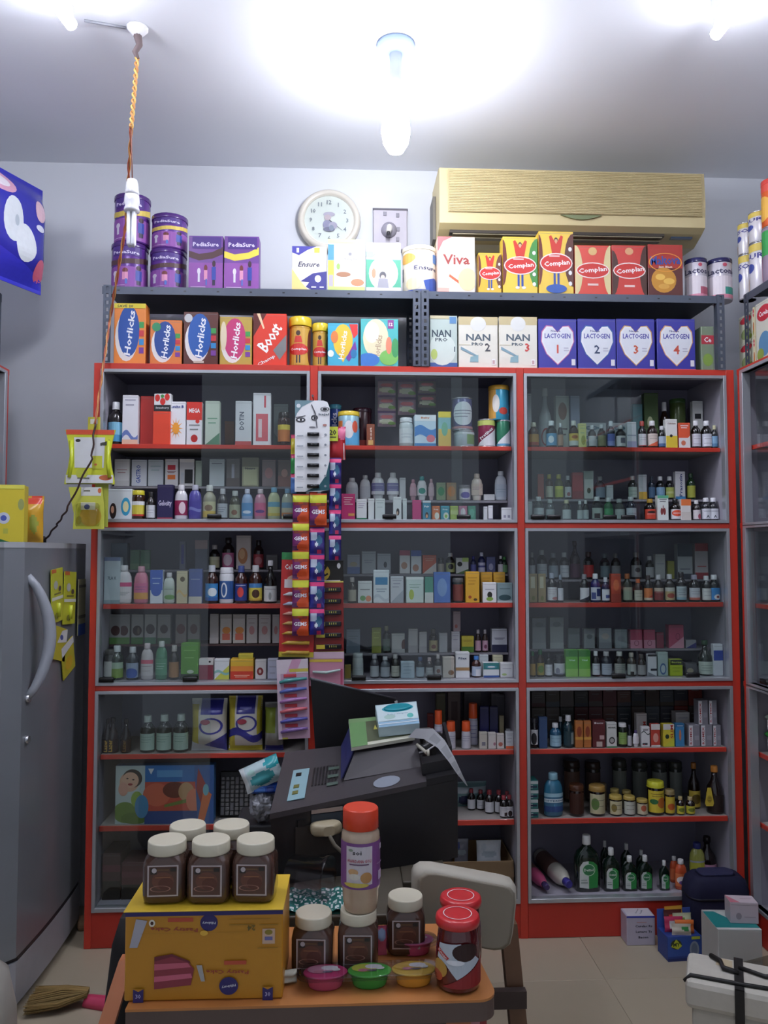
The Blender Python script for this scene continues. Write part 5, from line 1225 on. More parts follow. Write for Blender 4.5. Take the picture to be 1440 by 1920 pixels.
# ================================================================ goods on the racks
YT = D+.02
def onrack(x0, x1, yt, z0, y=YT, kind='c', col='fff', ops=(), label='', cat='carton', name='food_carton', d=None, plastic=None, rz=0, group=None):
    w = P(x1, 700, y).x-P(x0, 700, y).x-.0012; X = (P(x0, 700, y).x+P(x1, 700, y).x)/2; h = P((x0+x1)/2, yt, y).z-z0
    if kind == 'c':
        d = d or .055; t = thing(name, label, cat, (X, y+d/2, z0), rz, group); p_carton(t, w, h, d, col, list(ops))
    else:
        t = thing(name, label, cat, (X*(y+w/2)/y, y+w/2, z0), rz, group); p_tin(t, w/2, h, col, list(ops), plastic=plastic)
    return t, h
ZT = RT+.0003; ZL = RZ+.0003
g1 = 'purple tubs and cartons on the rack'
PUR = '5b2f86'
def kidops(band, lid=False):
    return [('r', '8a4a9e', 0, 0, 1, .5), ('p', band, [(0, .72), (0, .60), (.3, .54), (.7, .58), (1, .66), (1, .8), (.7, .7), (.3, .66)]), ('r', '44257a', .22 if lid else .1, .76, .8 if lid else .95, .98), ('t', 'PediaSure', 'd8cfe8', .5, .84, .08, .5 if lid else .76),
            ('e', 'd8d0dc', .3, .34, .05, .06), ('r', 'd8d4e0', .27, .14, .33, .3), ('e', '6a2a2a', .5, .4, .05, .06), ('r', 'd890b0', .45, .18, .55, .36), ('e', '3a2030', .74, .48, .05, .06), ('r', '2a3f9a', .68, .18, .8, .42), ('r', '4a6ab8', .5, .08, .54, .2), ('r', '2a2040', .7, .08, .78, .18), ('r', 'c8a8d0', .06, .04, .5, .055)]
_, h1 = onrack(206, 275, 452, ZT, kind='n', col=PUR, ops=kidops('4a2a2e', True), plastic='4c2a72', label='brown banded purple tub under the one behind the bulb', cat='tub', name='plastic_tub', group=g1)
onrack(210, 278, 361, ZT+h1+.0004, kind='n', col=PUR, ops=kidops('d8bc4a', True), plastic='4c2a72', label='yellow banded purple tub, higher stack, partly behind hanging bulb', cat='tub', name='plastic_tub', group=g1)
_, h2 = onrack(279, 348, 464, ZT, kind='n', col=PUR, ops=kidops('4a2a2e', True), plastic='4c2a72', label='brown banded purple tub, lower one beside the purple cartons', cat='tub', name='plastic_tub', group=g1)
onrack(281, 349, 398, ZT+h2+.0004, kind='n', col=PUR, ops=kidops('d8bc4a', True), plastic='4c2a72', label='yellow banded purple tub, upper one beside the purple cartons', cat='tub', name='plastic_tub', group=g1)
onrack(351, 416, 442, ZT, col='6a3a8c', ops=kidops('4a2a2e'), label='purple carton with brown band and children', group=g1)
onrack(418, 484, 443, ZT, col='6a3a8c', ops=kidops('e0cc3a'), label='purple carton with yellow band and children', group=g1)
onrack(546, 612, 462, ZT, col='efeadb', ops=[('p', '3c3a94', [(0, 1), (0, .86), (.2, .8), (.45, .92), (.7, 1)]), ('r', 'e6e6f0', .13, .86, .2, .96), ('r', 'd8cc3a', .64, .86, .8, .97), ('t', 'Ensure', '3a3a56', .5, .6, .12, .62, 0, .25), ('p', '34327e', [(.25, .22), (.6, .4), (1, .45), (1, 0), (.6, .02), (.4, .1), (.5, .2)]), ('e', 'e8e8f4', .75, .28, .09, .08), ('p', 'e0c87a', [(0, .5), (.25, .22), (.5, .0), (0, 0)]), ('r', 'ccd', .56, .08, .7, .11), ('r', 'ccd', .8, .08, .92, .11)], label='cream carton with navy curves, under the clock')
onrack(614, 684, 449, ZT, col='e9efd8', ops=[('r', '3f86b8', .0, .6, .16, .9), ('r', 'd6dc3a', 0, 0, .16, .6), ('r', 'a8a0a8', .02, .02, .14, .32), ('r', 'f2f3f0', .17, .1, 1, .9), ('r', 'b8d86a', 0, 0, 1, .1), ('t', 'Threptin', '777', .6, .62, .05, .4), ('e', '7a7a80', .6, .72, .05, .035), ('e', '9a6a48', .42, .33, .2, .05), ('e', 'c87a50', .8, .18, .18, .07), ('e', '8ab850', .28, .48, .05, .06), ('r', 'd0dd8a', 0, .93, 1, 1)], label='pale green carton with brown spoon of powder')
onrack(686, 752, 455, ZT, col='f0f2f0', ops=[('r', '2f9a78', 0, .1, 1, .66), ('e', 'eef4f0', .5, .38, .42, .34), ('e', '3a3a44', .48, .34, .1, .08), ('e', 'd8b8a8', .48, .3, .06, .05), ('p', '8a8a94', [(.32, .08), (.66, .08), (.62, .28), (.36, .28)]), ('e', '8ad0b8', .1, .76, .16, .06), ('r', 'dfe3e2', 0, 0, 1, .09), ('e', 'c8805a', .22, .38, .06, .1), ('t', 'Pro', '9ac0b0', .32, .78, .06, .25)], label='white and green carton with grey figure in circle')
onrack(754, 819, 458, ZT, kind='n', col='e9e4d4', ops=[('r', '2b3f8a', 0, 0, 1, .06), ('e', 'd8a850', .2, .8, .2, .12), ('t', 'Ensure', '4a4a6a', .62, .56, .1, .5), ('p', '3c58a8', [(.55, .26), (.8, .36), (1, .3), (1, .05), (.6, .05)]), ('p', '5a8ac8', [(.76, .7), (.92, .7), (.92, .92), (.76, .9)]), ('e', 'd8c8a0', .35, .2, .16, .14), ('r', '26304a', .03, .3, .1, .6)], label='cream tin with blue ribbon print beside green carton', cat='tin', name='milk_powder_tin', plastic='e0d8c0')
onrack(821, 892, 444, ZT, col='f3d9c8', ops=[('p', 'd86a6a', [(0, 1), (0, .72), (.15, .92), (.4, 1)]), ('e', 'f4e0b8', .6, .6, .42, .36), ('e', 'f6eadc', .55, .62, .36, .28), ('t', 'Viva', '9a3a34', .5, .6, .18, .72), ('p', 'e0603a', [(.3, .3), (.6, .16), (.62, .2), (.32, .34)]), ('e', 'f2c89a', .8, .25, .25, .2), ('r', 'e8a89a', 0, 0, .3, .1)], label='pink and cream carton with large red lettering')
def compl(band, man=True, base='e3bd2c'):
    o = [('e', band, 1.0, .55, .26, .42), ('e', '6a2a1e' if man else band, 0, .55, .12, .4)]
    if man: o += [('e', '3a2418', .5, .86, .055, .045), ('e', 'd8a07a', .5, .84, .045, .04), ('p', 'c8301e', [(.3, .92), (.36, .94), (.5, .8), (.64, .94), (.7, .92), (.6, .6), (.4, .6)]), ('r', '2c4a9a', .42, .14, .48, .4), ('r', '2c4a9a', .53, .14, .59, .4), ('e', 'e6e6e6', .42, .12, .06, .025), ('e', 'e6e6e6', .6, .12, .06, .025)]
    return o+[('e', 'eedfd8', .5, .5, .47, .16), ('e', 'c8281e', .5, .5, .44, .14), ('t', 'Complan', 'f2ecea', .52, .49, .1, .74, 6), ('r', 'e8c8c0', .3, .6, .6, .62), ('e', 'e8e8e8', .9, .72, .05, .035), ('e', 'e8e8e8', .9, .35, .05, .035), ('e', 'e8e8e8', .9, .18, .05, .035)]
g2 = 'malt drink cartons beneath the air conditioner'
onrack(898, 942, 474, ZT, col='d8b028', ops=compl('6a3a2a'), label='smallest yellow drink carton with red oval, beside cream one', group=g2)
onrack(944, 1010, 444, ZT, col='e0c030', ops=compl('3f8a3a'), label='yellow drink carton with green edge and red oval', group=g2)
onrack(1012, 1078, 434, ZT, col='e3bd2c', ops=compl('5a2c22')+[('e', '2f58a8', .5, .1, .3, .07)], label='tallest drink carton, yellow with brown edge and red oval', group=g2)
onrack(1080, 1148, 460, ZT, col='d23a24', ops=[('e', 'd8c890', 0, .5, .22, .5), ('e', 'd8c890', 1, .5, .2, .5), ('e', 'd8b070', .5, .88, .12, .08)]+compl('d8c890', False)[2:4]+[('t', 'Complan', 'f2ecea', .5, .5, .12, .8, 6), ('r', 'e8c8c0', .35, .2, .65, .24)], label='red drink carton with beige side curves', group=g2)
onrack(1150, 1216, 460, ZT, col='c8352a', ops=[('e', '4a2a20', 0, .45, .2, .45), ('e', '4a2a20', 1, .5, .2, .5), ('e', 'd8a070', .5, .88, .12, .07)]+compl('4a2a20', False)[2:4]+[('t', 'Complan', 'f2ecea', .52, .5, .12, .8, 8), ('r', 'e8c8c0', .35, .18, .65, .22)], label='red drink carton with dark brown side curves', group=g2)
onrack(1218, 1284, 459, ZT, col='5a241c', ops=[('r', 'a82a1e', 0, .55, 1, 1), ('e', 'c88a1e', .45, .32, .36, .24), ('e', 'e8b84a', .35, .38, .14, .06), ('e', 'e8b84a', .6, .3, .16, .06), ('e', 'd8a03a', .45, .2, .16, .05), ('t', 'Maltova', '2a4a9a', .5, .7, .17, .86, 3), ('t', 'Jam Blast', 'e8d8c0', .5, .57, .05, .4), ('g', 'e89a2a', .5, .66, .48, .18, .93)], label='brown and red carton with golden biscuits', group=g2)
for k, (xa, xb, c) in enumerate(((1288, 1328, 'b85a70'), (1331, 1375, '3a9a8a'))):
    onrack(xa, xb, 482, ZT, kind='n', col='cdc8d2', ops=[('r', 'e0d8de', 0, .1, 1, .6), ('t', ('Lactose', 'Lactonic')[k], '2a2a50', .45, .74, .16, .9), ('r', c, .5, .08, .9, .3), ('r', 'd88aa0', 0, 0, 1, .1), ('e', 'c04a60', .5, .9, .06, .05)], label=('silver tin with pink panel beside the biscuit carton', 'silver tin with teal panel on the corner post')[k], cat='tin', name='milk_powder_tin', plastic='2a2a5a', y=D+.03)
# lower rack tier
def horl(base, main, extra=(), name='Horlicks'):
    return [('e', 'e6e0dc', .4, .45, .36, .4), ('e', main, .47, .55, .34, .42), ('p', main, [(.2, .45), (.5, .12), (.78, .45)]), ('t', name, 'f2f4f8', .5, .52, .2, .74, 84, .1)]+[('r', c, .8, .6-.14*i, .95, .7-.14*i) for i, c in enumerate(('3a9a4a', 'c8303a', '2a8ac8', '7a3a9a'))]+list(extra)
g3 = 'malt drink cartons on the cabinet top'
onrack(212, 272, 569, ZL, col='e8862c', ops=horl('e8862c', '1f4fa0', [('r', 'e3cf2a', 0, .92, 1, 1), ('t', 'SAVE 20', '3a3a1a', .35, .955, .045, .5)]), label='orange drink carton with blue oval and yellow top strip', group=g3)
onrack(280, 340, 600, ZL, col='d8762a', ops=horl('d8762a', '1c4590', [('e', '2a8a5a', .2, .84, .14, .1)]), label='short orange drink carton with dark blue oval', group=g3, rz=R(1))
onrack(343, 408, 585, ZL, col='5a2c24', ops=horl('5a2c24', '2158a8', [('e', 'c8c8c8', .14, .88, .12, .08), ('r', 'c8b8a8', .3, .04, .6, .08)]), label='brown drink carton with blue oval', group=g3)
onrack(411, 472, 594, ZL, col='b89a3a', ops=horl('b89a3a', 'c02f6e', [('e', 'e0d0b0', .12, .6, .1, .3)]), label='gold drink carton with pink oval', group=g3)
onrack(474, 537, 588, ZL, col='d8361e', ops=[('p', '5a1a14', [(0, 1), (0, .55), (.4, 1)]), ('p', 'e8c8a0', [(.1, 1), (.3, .7), (.34, .72), (.2, 1)]), ('t', 'Boost', 'f4f2f0', .5, .55, .24, .9, 58, .1), ('p', '7a7a7a', [(.6, .3), (1, .6), (1, .3), (.8, .12)]), ('t', 'Champ', 'e8e4e0', .4, .1, .08, .6, 30)], label='red drink carton with slanted white lettering', group=g3)
for k, (xa, xb, yt) in enumerate(((541, 584, 592), (585, 616, 604))):
    y = D+.03+.012*k; w = P(xb, 700, y).x-P(xa, 700, y).x; h = P(570, yt, y).z-ZL; X = (P(xa, 700, y).x+P(xb, 700, y).x)/2
    t = thing('plastic_tub', ('larger waisted yellow tub with red oval', 'smaller waisted yellow tub with red oval')[k], 'tub', (X*(y+w/2)/y, y+w/2, ZL), R(4*k), 'waisted yellow tubs on the cabinet top'); r = w/2
    MB().lathe([(r*.9, 0), (r*.95, .003), (r*.9, .3*h), (r*.78, .45*h), (r*.86, .65*h), (r*.93, .78*h), (r*.93, .82*h)], gloss('b88a2a')).obj('tub_body', t)
    MB().lathe([(r, .82*h), (r*1.02, .83*h), (r*1.02, .98*h), (r*.96, h)], gloss('e6c81e')).obj('lid', t)
    W = 2*math.pi*r*10/24
    paint(MB(), [('r', 'c89a30', 0, 0, 1, 1), ('e', '5a2418', .95, .5, .16, .5), ('e', '3a2418', .45, .86, .08, .07), ('p', 'c83020', [(.35, .78), (.55, .78), (.6, .6), (.3, .6)]), ('r', '2a2a3a', .38, .05, .43, .3), ('r', '2a2a3a', .48, .05, .53, .3), ('e', 'c8281e', .45, .42, .38, .16), ('t', 'Complan', 'eee', .45, .42, .08, .6)], W, .72*h, curved(r*.95, 10, .05*h, 24, 1, W), chop(10, W), .0006).obj('label', t)
onrack(614, 672, 606, ZL, col='3fb0d0', ops=[('e', 'e8c22a', .5, .6, .32, .38), ('p', 'e8c22a', [(.2, .5), (.5, .1), (.8, .5)]), ('t', 'Horlicks', 'f2f0e8', .5, .5, .17, .66, 82), ('p', 'e0302a', [(.7, .98), (.98, .98), (.98, .75), (.85, .65)]), ('p', '7a3a9a', [(.6, .2), (.9, .6), (.95, .4), (.7, .12)]), ('e', 'e0803a', .22, .68, .12, .14), ('e', 'e6f0f4', .1, .3, .1, .08), ('e', '2a7ab0', .85, .3, .1, .1)], label='cyan drink carton with yellow oval', group=g3)
onrack(676, 747, 598, ZL, col='4ab8b8', ops=[('e', 'e8e0b8', .4, .6, .34, .4), ('e', 'f0ecd8', .3, .72, .2, .22), ('t', 'Horlicks', 'c0a888', .46, .42, .16, .5, 82), ('r', '8a3a8a', .72, .8, .88, .98), ('t', '12', 'fff', .8, .89, .07, 0), ('e', '3a7ac8', .2, .15, .3, .14), ('e', '7ac05a', .75, .2, .25, .16), ('e', 'e88a6a', .75, .45, .08, .18), ('e', '3f9a5a', .92, .4, .1, .2)], label='largest teal drink carton with cream oval', group=g3)
onrack(806, 858, 592, ZL, col='b9c9c2', ops=[('r', '3a5a9a', 0, 0, 1, .1), ('e', 'd0dcd4', .45, .35, .5, .3), ('t', 'NAN', '3a4a56', .42, .66, .14, .7), ('t', 'PRO', '3a4a56', .42, .54, .07, .45), ('t', '1', '4a5a66', .9, .36, .1, 0), ('r', '5a8ab8', .72, .85, .96, .98), ('e', 'b8cc6a', .15, .26, .12, .1), ('r', 'c8c09a', 0, .94, .7, 1)], label='pale carton marked one beside the rack post', group='milk powder cartons on the cabinet top')
for k, (xa, xb, n, c) in enumerate(((860, 934, '2', '4a4a50'), (936, 1008, '3', 'c8403a'))):
    onrack(xa, xb, 594, ZL, col='e3e0d2', ops=[('r', 'c8b88a', 0, .84, 1, 1), ('e', 'dfe0dc', .5, .86, .2, .14), ('t', 'NAN', '4a5a66', .5, .6, .13, .62), ('t', 'PRO', '4a5a66', .48, .47, .06, .3), ('t', n, c, .74, .41, .16, 0), ('p', '7a9aa8', [(.05, .36), (.5, .2), (.5, .24), (.05, .42)]), ('p', '8ab0b8', [(.28, .12), (.5, .12), (.5, .26), (.3, .22)]), ('r', 'f0f0f0', .84, .07, .94, .18), ('r', 'c8a8a8', .86, .09, .92, .16), ('r', 'd8d0b8', 0, .45, .3, .46)], label=('cream carton marked two with blue scoop', 'cream carton marked three with blue scoop')[k], group='milk powder cartons on the cabinet top')
for k, xa in enumerate((1010, 1084, 1157, 1233)):
    c = ('c84a3a', '3a4a6a', 'c85a3a', 'c8503a')[k]; ring = ('c06a9a', '3a6aa0', 'c89a4a', 'd8a060')[k]
    heart = lambda s, dy=0: [(.5+s*x, .5+s*y+dy) for x, y in ((0, -.42), (.3, -.2), (.44, .05), (.42, .25), (.3, .37), (.14, .36), (0, .24), (-.14, .36), (-.3, .37), (-.42, .25), (-.44, .05), (-.3, -.2))]
    def hp(col, s): # split heart in two convex-ish halves
        p = heart(s); return [('p', col, [p[0]]+p[1:7]), ('p', col, [p[0]]+p[6:])]
    t, h = onrack(xa, xa+72, 598, ZL, col='35359a', ops=hp(ring, 1.0)+hp('e8e8ee', .95)+hp('dfe3ea', .85)+[('t', 'LACTOGEN', '3a3a9a', .5, .66, .1, .68), ('t', 'Nestle', '5a5a8a', .45, .76, .04, .25), ('t', str(k+1), c, .5, .4, .17, 0), ('r', 'b8b8c8', .66, .36, .8, .38), ('r', 'b8b8c8', .66, .41, .78, .43), ('r', 'dfe0e6', .86, .08, .96, .2), ('r', 'c85a8a' if k != 1 else '8a8ac8', 0, 0, 1, .03)], label='blue carton with white heart marked ' + ('one', 'two', 'three', 'four')[k], group='milk powder cartons on the cabinet top')
onrack(1316, 1340, 612, ZL, col='7a8a70', ops=[('r', 'b02a3a', 0, .6, 1, .8), ('t', 'Ce', 'eee', .5, .7, .12, .6), ('e', '7a9a3a', .5, .25, .4, .14)], label='grey-green cereal carton behind the corner rack post')
# goods facing sideways on the side cabinet
def sidegoods(px0, px1, pyt, z0, X, kind, col, ops, label, cat, name, plastic=None, group=None, d=.05, pyb=None):
    ya = PX(px1, 600, X).y; yb = PX(px0, 600, X).y; w = yb-ya-.001; zt = PX((px0+px1)/2, pyt, X).z; h = zt-z0
    if kind == 'n': t = thing(name, label, cat, (X+w/2, (ya+yb)/2, z0), R(-90), group); p_tin(t, w/2, h, col, ops, plastic=plastic)
    else: t = thing(name, label, cat, (X+d/2, (ya+yb)/2, z0), R(-90), group); p_carton(t, w, h, d, col, ops)
    return h
ZS = RT+.0003; XS = XR+.045
reso = lambda w: [('r', 'd8c050', 0, .84, 1, 1), ('t', w, '3a3a8a', .5, .74, .12, .9), ('e', '3a4a9a', .5, .5, .16, .1), ('r', 'e0a02a', 0, 0, .4, .3)]
h = sidegoods(1381, 1396, 478, ZS, XS, 'n', 'd8d6dc', reso('RESO'), 'lower white and gold tin by the corner, side rack', 'tin', 'milk_powder_tin')
sidegoods(1381, 1396, 417, ZS+h+.0004, XS, 'n', 'd8d6dc', reso('RESO'), 'upper white and gold tin by the corner, side rack', 'tin', 'milk_powder_tin')
h = sidegoods(1399, 1420, 456, ZS, XS, 'n', 'd8d6dc', reso('SOUR'), 'lower white tin in the second stack, side rack', 'tin', 'milk_powder_tin')
sidegoods(1399, 1420, 396, ZS+h+.0004, XS, 'n', 'd8d6dc', reso('SOUR'), 'upper white tin in the second stack, side rack', 'tin', 'milk_powder_tin')
h = sidegoods(1423, 1447, 424, ZS, XS, 'n', '9a8aa0', [('r', '2f9a4a', .2, .5, .9, .95), ('r', 'b84a8a', 0, .1, .4, .5)], 'green and pink tin under the orange tub, side rack', 'tin', 'milk_powder_tin')
sidegoods(1424, 1447, 334, ZS+h+.0004, XS, 'n', 'e0622a', [('r', 'd84a3a', 0, .8, 1, 1), ('e', 'e8b040', .5, .4, .3, .3)], 'orange tub stacked on the green and pink tin', 'tub', 'plastic_tub', 'd8443a')
XC = XR+.035; cer = lambda c2: [('e', 'c02a3a', .5, .8, .42, .13), ('t', 'Cerelac', 'eee', .5, .8, .08, .6), ('e', c2, .5, .3, .35, .2), ('e', '8aa040', .25, .15, .2, .1)]
ZC = RZ+.0003
for k, (xa, xb, yt, c, c2) in enumerate(((1364, 1383, 602, 'cfd0b8', '8a9a60'), (1385, 1412, 582, 'd8cfa8', 'b8642a'), (1414, 1447, 562, 'd0d0c0', '5a8ab0'))):
    hh = PX((xa+xb)/2, yt, XC).z-ZC; h = hh/2-.001 if k < 2 else hh
    for q in range(1 if k == 2 else 2):
        ya = PX(xb, 600, XC).y; yb = min(PX(xa, 600, XC).y, D-.045); w = yb-ya-.002
        t = thing('cereal_carton', '%s baby cereal carton with red oval, %s on the side cabinet' % (('cream', 'tan', 'grey')[k], ('lower one', 'upper one')[q] if k < 2 else 'tall one'), 'carton', (XC+.03, (ya+yb)/2, ZC+q*(h+.0006)), R(-90), 'baby cereal cartons on the side cabinet'); p_carton(t, w, h, .05, c, cer(c2))
# inside the side cabinet
for k, (px, py, sh, c, cp, l) in enumerate(((1402, 1085, 1, '8a90a0', 'b0b8c8', 'pale blue capped bottle behind glass, side cabinet'), (1420, 1085, 1, '9a98a0', 'c8c8d0', 'white capped bottle behind glass, side cabinet'), (1404, 1225, None, '7a8090', 'a8b0c0', 'dim bottle behind glass, side cabinet, fourth shelf'))):
    zb = SH[sh] if sh is not None else zD(1281)-.0135; yy = D-.06-.07*(px > 1410)
    t = thing('syrup_bottle', l, 'bottle', (XR+.1, yy, zb), R(-90), 'bottles in the side cabinet'); p_bottle(t, .024, .10, c, cp, 'b8bcc8', decos('lo:7a84a8:.3 ln:889:.6:.8:2'))
def lidbox(px, py, zb, l, lid, mark, w=.10, h=.06):
    yy = min(PX(px, 1400, XR+.07).y, D-.085); t = thing('plastic_box', l, 'box', (XR+.11, yy, zb), R(-96), 'marked plastic boxes in the side cabinet')
    MB().rrect([(0, w*.42, .05, .01), (h*.9, w*.5, .058, .012)], mat('9a9c98', .3)).obj('box_body', t); MB().rrect([(h*.9, w*.54, .063, .014), (h, w*.54, .063, .014), (h+.006, w*.48, .056, .012)], gloss(lid)).obj('lid', t)
    paint(MB(), [('r', 'dfdfdf', 0, 0, 1, 1), ('t', mark, '1a1a1a', .5, .5, .55, 0)], .045, .035, lambda x, y, o, c: (x-.022, -.0605-o, .012+y)).obj('label', t)
lidbox(1424, 1410, SH[2], 'grey box with green lid marked B, side cabinet', '2f9a3a', 'B')
lidbox(1428, 1360, SH[2]+.0665, 'grey box marked E on top of green lidded box', '8a9a8c', 'E', .09, .05)
t = thing('snack_packet', 'yellow packet lying on sixth shelf of side cabinet', 'packet', (XR+.10, 2.44, SH[3]+.018), R(-80), None, (R(-78), 0, R(-85))); p_pouch(t, .13, .13, .03, 'd8a83a', [('r', 'dfe0da', .3, .3, .7, .7), ('e', 'd86a2a', .8, .5, .12, .2)])
for k in range(3):
    t = thing('medicine_carton', '%s carton low in the side cabinet above the navy bag' % ('white', 'pink-white', 'brown')[k], 'carton', (XR+.08, 2.2-.13*k, (SH[3] if k < 1 else zD(1698)-.0135)), R(-90-8*k), 'cartons in the side cabinet'); p_carton(t, .06, .08+.02*k, .05, ('cfcdd0', 'c8a8a8', '5a4038')[k], decos('ln:888:.6:.8:2 lo:e0702a:.2'))
# blue diaper pack on the side rack above the fridge
X = -1.13
z0 = RT; t = thing('diaper_pack', 'blue diaper pack hanging over the rack above the fridge', 'pack', (X, PX(4, 450, X).y-.02, RT+.0005), 0, None, (0, 0, R(66)))
w = .36; hh = P(30, 335, 2.7).z-RT
p_pouch(t, w, hh, .12, '2e2ea6', [('e', 'd8a0b8', .35, .84, .22, .12), ('e', 'e8dfe6', .35, .84, .15, .07), ('e', 'dfe6ea', .5, .52, .13, .2), ('e', 'e3e9ec', .66, .36, .13, .17), ('e', 'b8c4cc', .54, .52, .03, .05), ('p', '3a3ac8', [(0, .32), (.4, .24), (1, .1), (1, 0), (0, 0)]), ('e', 'd8607a', .9, .18, .09, .1), ('e', 'dfb8c4', .86, .72, .08, .1), ('e', 'dfe0f0', .86, .56, .06, .03), ('e', 'dfe6ea', .1, .3, .08, .08)], nx=24, nz=30, seed=4, waist=.02)
# ================================================================ hanging goods at the cabinet post
def hang_card(px, Y, name, label, cat, base, ops, ln_deg=0, th=.0012, nail=True, blister=None):
    # px: x0 x1 ytop ybottom
    x0, x1, yt, yb = px; a = P(x0, (yt+yb)/2, Y).x; b = P(x1, (yt+yb)/2, Y).x; zt = P((x0+x1)/2, yt, Y).z; zb = P((x0+x1)/2, yb, Y).z; w, h = b-a, zt-zb
    t = thing(name, label, cat, ((a+b)/2, Y, zb), 0, None, (0, R(ln_deg), 0))
    return t, w, h
# kajal card with six dark sticks
Yk = 2.60; t, w, h = hang_card((553, 618, 751, 922), Yk, 'cosmetic_card', 'white hanging card with drawn face and six dark sticks', 'blister card', '', [])
outline = [(0, 0), (.7, .0), (1, .02), (1, .92), (.93, .985), (.8, 1), (0, 1)]
MB().prism([(x*w-w/2, y*h) for x, y in outline][::-1], 'y', -.001, .001, mat('e6e8ea', .35)).obj('card', t, True)
ops = [('p', '6f8f98', [(0, 1), (.55, 1), (.2, .93), (.06, .86), (0, .8)]), ('p', '14505a', [(.3, 0), (1, .02), (1, .34), (.9, .18), (.7, .07)]), ('e', 'dfe6ea', .1, .94, .06, .022),
    ('e', '3a3a40', .16, .785, .14, .028), ('e', 'e8e8ea', .16, .785, .09, .014), ('e', '1a1a1e', .17, .785, .035, .014), ('p', '4a4a50', [(.02, .815), (.3, .835), (.3, .828), (.02, .805)]), ('e', '3a3a40', .56, .81, .1, .03), ('e', 'e8e8ea', .56, .805, .06, .014), ('e', '1a1a1e', .56, .805, .028, .014), ('p', '55555c', [(.48, .96), (.6, .86), (.65, .7), (.62, .7), (.57, .85), (.46, .95)]), ('e', '6a6a70', .5, .705, .1, .008), ('e', 'b07a70', .86, .73, .06, .012),
    ('g', '2a2a30', .86, .905, .13, .025, .8), ('e', '2a2a30', .86, .905, .07, .014), ('t', 'kajal', '55606a', .83, .845, .03, .3)]
for i in range(6):
    y = .625-.113*i; ops += [('r', 'b8bcc4', .04, y-.045, .26, y-.041), ('e', '8a9098', .88, y, .035, .012), ('r', '9aa0a8', .06, y-.02, .24, y-.008)]
paint(MB(), ops, w, h, lambda x, y, o, c: (x-w/2, -.0014-o, y)).obj('print', t)
for i in range(6):
    y = (.625-.113*i)*h; m = MB(); m.tube([(-w*.14, -.007, y), (w*.2, -.007, y)], .0062, gloss('17181b'), 10); m.obj('stick', t)

def nail_obj(px, py, Y0, label):
    p = P(px, py, D-.006); t = thing('nail', label, 'nail', (p.x, D+.001, p.z)); MB().tube([(0, 0, 0), (0, Y0-D-.006, .002)], .0018, mat('777a80', .3, .8), 8).obj('shaft', t); MB().tube([(0, Y0-D-.004, .002), (0, Y0-D-.006, .002)], .004, mat('777a80', .3, .8), 10).obj('nail_head', t)
nail_obj(588, 752, Yk-.002, 'steel nail in the red post holding the white card')
# sachet strips below
gems = lambda i: [('p', '5a2a5a', [(0, .0), (.35, .0), (.15, .3), (0, .6)]), ('e', 'd8501e', .65, .2, .4, .3), ('e', '7a2a6a', .15, .45, .35, .3), ('r', 'c8cc28', 0, .70, 1, .93), ('p', '8a3a30', [(.1, .7), (.5, .66), (.9, .70), (.9, .62), (.5, .56), (.1, .62)]), ('t', 'GEMS', 'f0ecf4', .5, .42, .14, .8)]
purp = lambda i: [('r', 'd83a78', 0, .82, 1, .96), ('r', '2a2a8a', 0, 0, .3, .8), ('r', 'b8c4d8', .1, .5, .5, .8), ('e', '3a6a8a', .65, .5, .2, .2), ('e', 'e0e4ee', .45, .35, .12, .08), ('r', 'c83060', .5, 0, .8, .15)]
def gstrip(px0, px1, py0, py1, n, Y, base, f, label, name='sachet_strip'):
    strip(name, label, 'sachets', px0, px1, py0, py1, n, Y, base, f, 'candy sachet strips hanging from the post', None, .012)
gstrip(549, 580, 926, 1192, 5, 2.605, 'b8401e', gems, 'orange candy sachet strip with yellow bands, beside the fridge-side cabinet')
t2 = strip('sachet_strip', 'single orange candy sachet hanging under the white card', 'sachets', 581, 613, 925, 985, 1, 2.600, 'c0481e', gems, 'candy sachet strips hanging from the post', None, .012)
gstrip(581, 609, 988, 1190, 4, 2.612, '3a3078', purp, 'violet and pink sachet strip under the single orange one')
gstrip(617, 640, 858, 1050, 4, 2.618, '2e2a6a', purp, 'navy and pink sachet strip behind the white card edge')
gstrip(545, 556, 815, 925, 3, 2.630, '3a8a5a', lambda i: [('r', ('5a8ad0', '2f9a4a', 'd8c82a')[i % 3], 0, 0, 1, 1), ('r', 'd83a6a', 0, .8, 1, 1)], 'green and blue sachet strip peeping out behind the card')
# red packet with price tag
t, w, h = hang_card((618, 648, 800, 862), 2.625, 'snack_packet', 'red packet with lime tag marked 20 beside the white card', 'packet', '', [])
p_pouch(t, w, h, .016, 'a81e26', [('e', 'd86a90', .8, .8, .3, .2), ('r', 'd8c8c8', .85, .0, .92, .5)], seed=3)
tg = MB(); tg.prism([(-w*.62, h*.55), (w*.02, h*.55), (w*.02, h*.98), (-w*.62, h*.98)], 'y', -.0125, -.0115, mat('bcc826', .5)); tg.obj('price_tag', t, True)
paint(MB(), [('t', '20', '2a2a20', .5, .6, .42, 0), ('r', '3a3a20', .15, .2, .85, .28)], w*.6, h*.4, lambda x, y, o, c: (x-w*.6, -.0128-o, h*.57+y)).obj('tag_print', t)
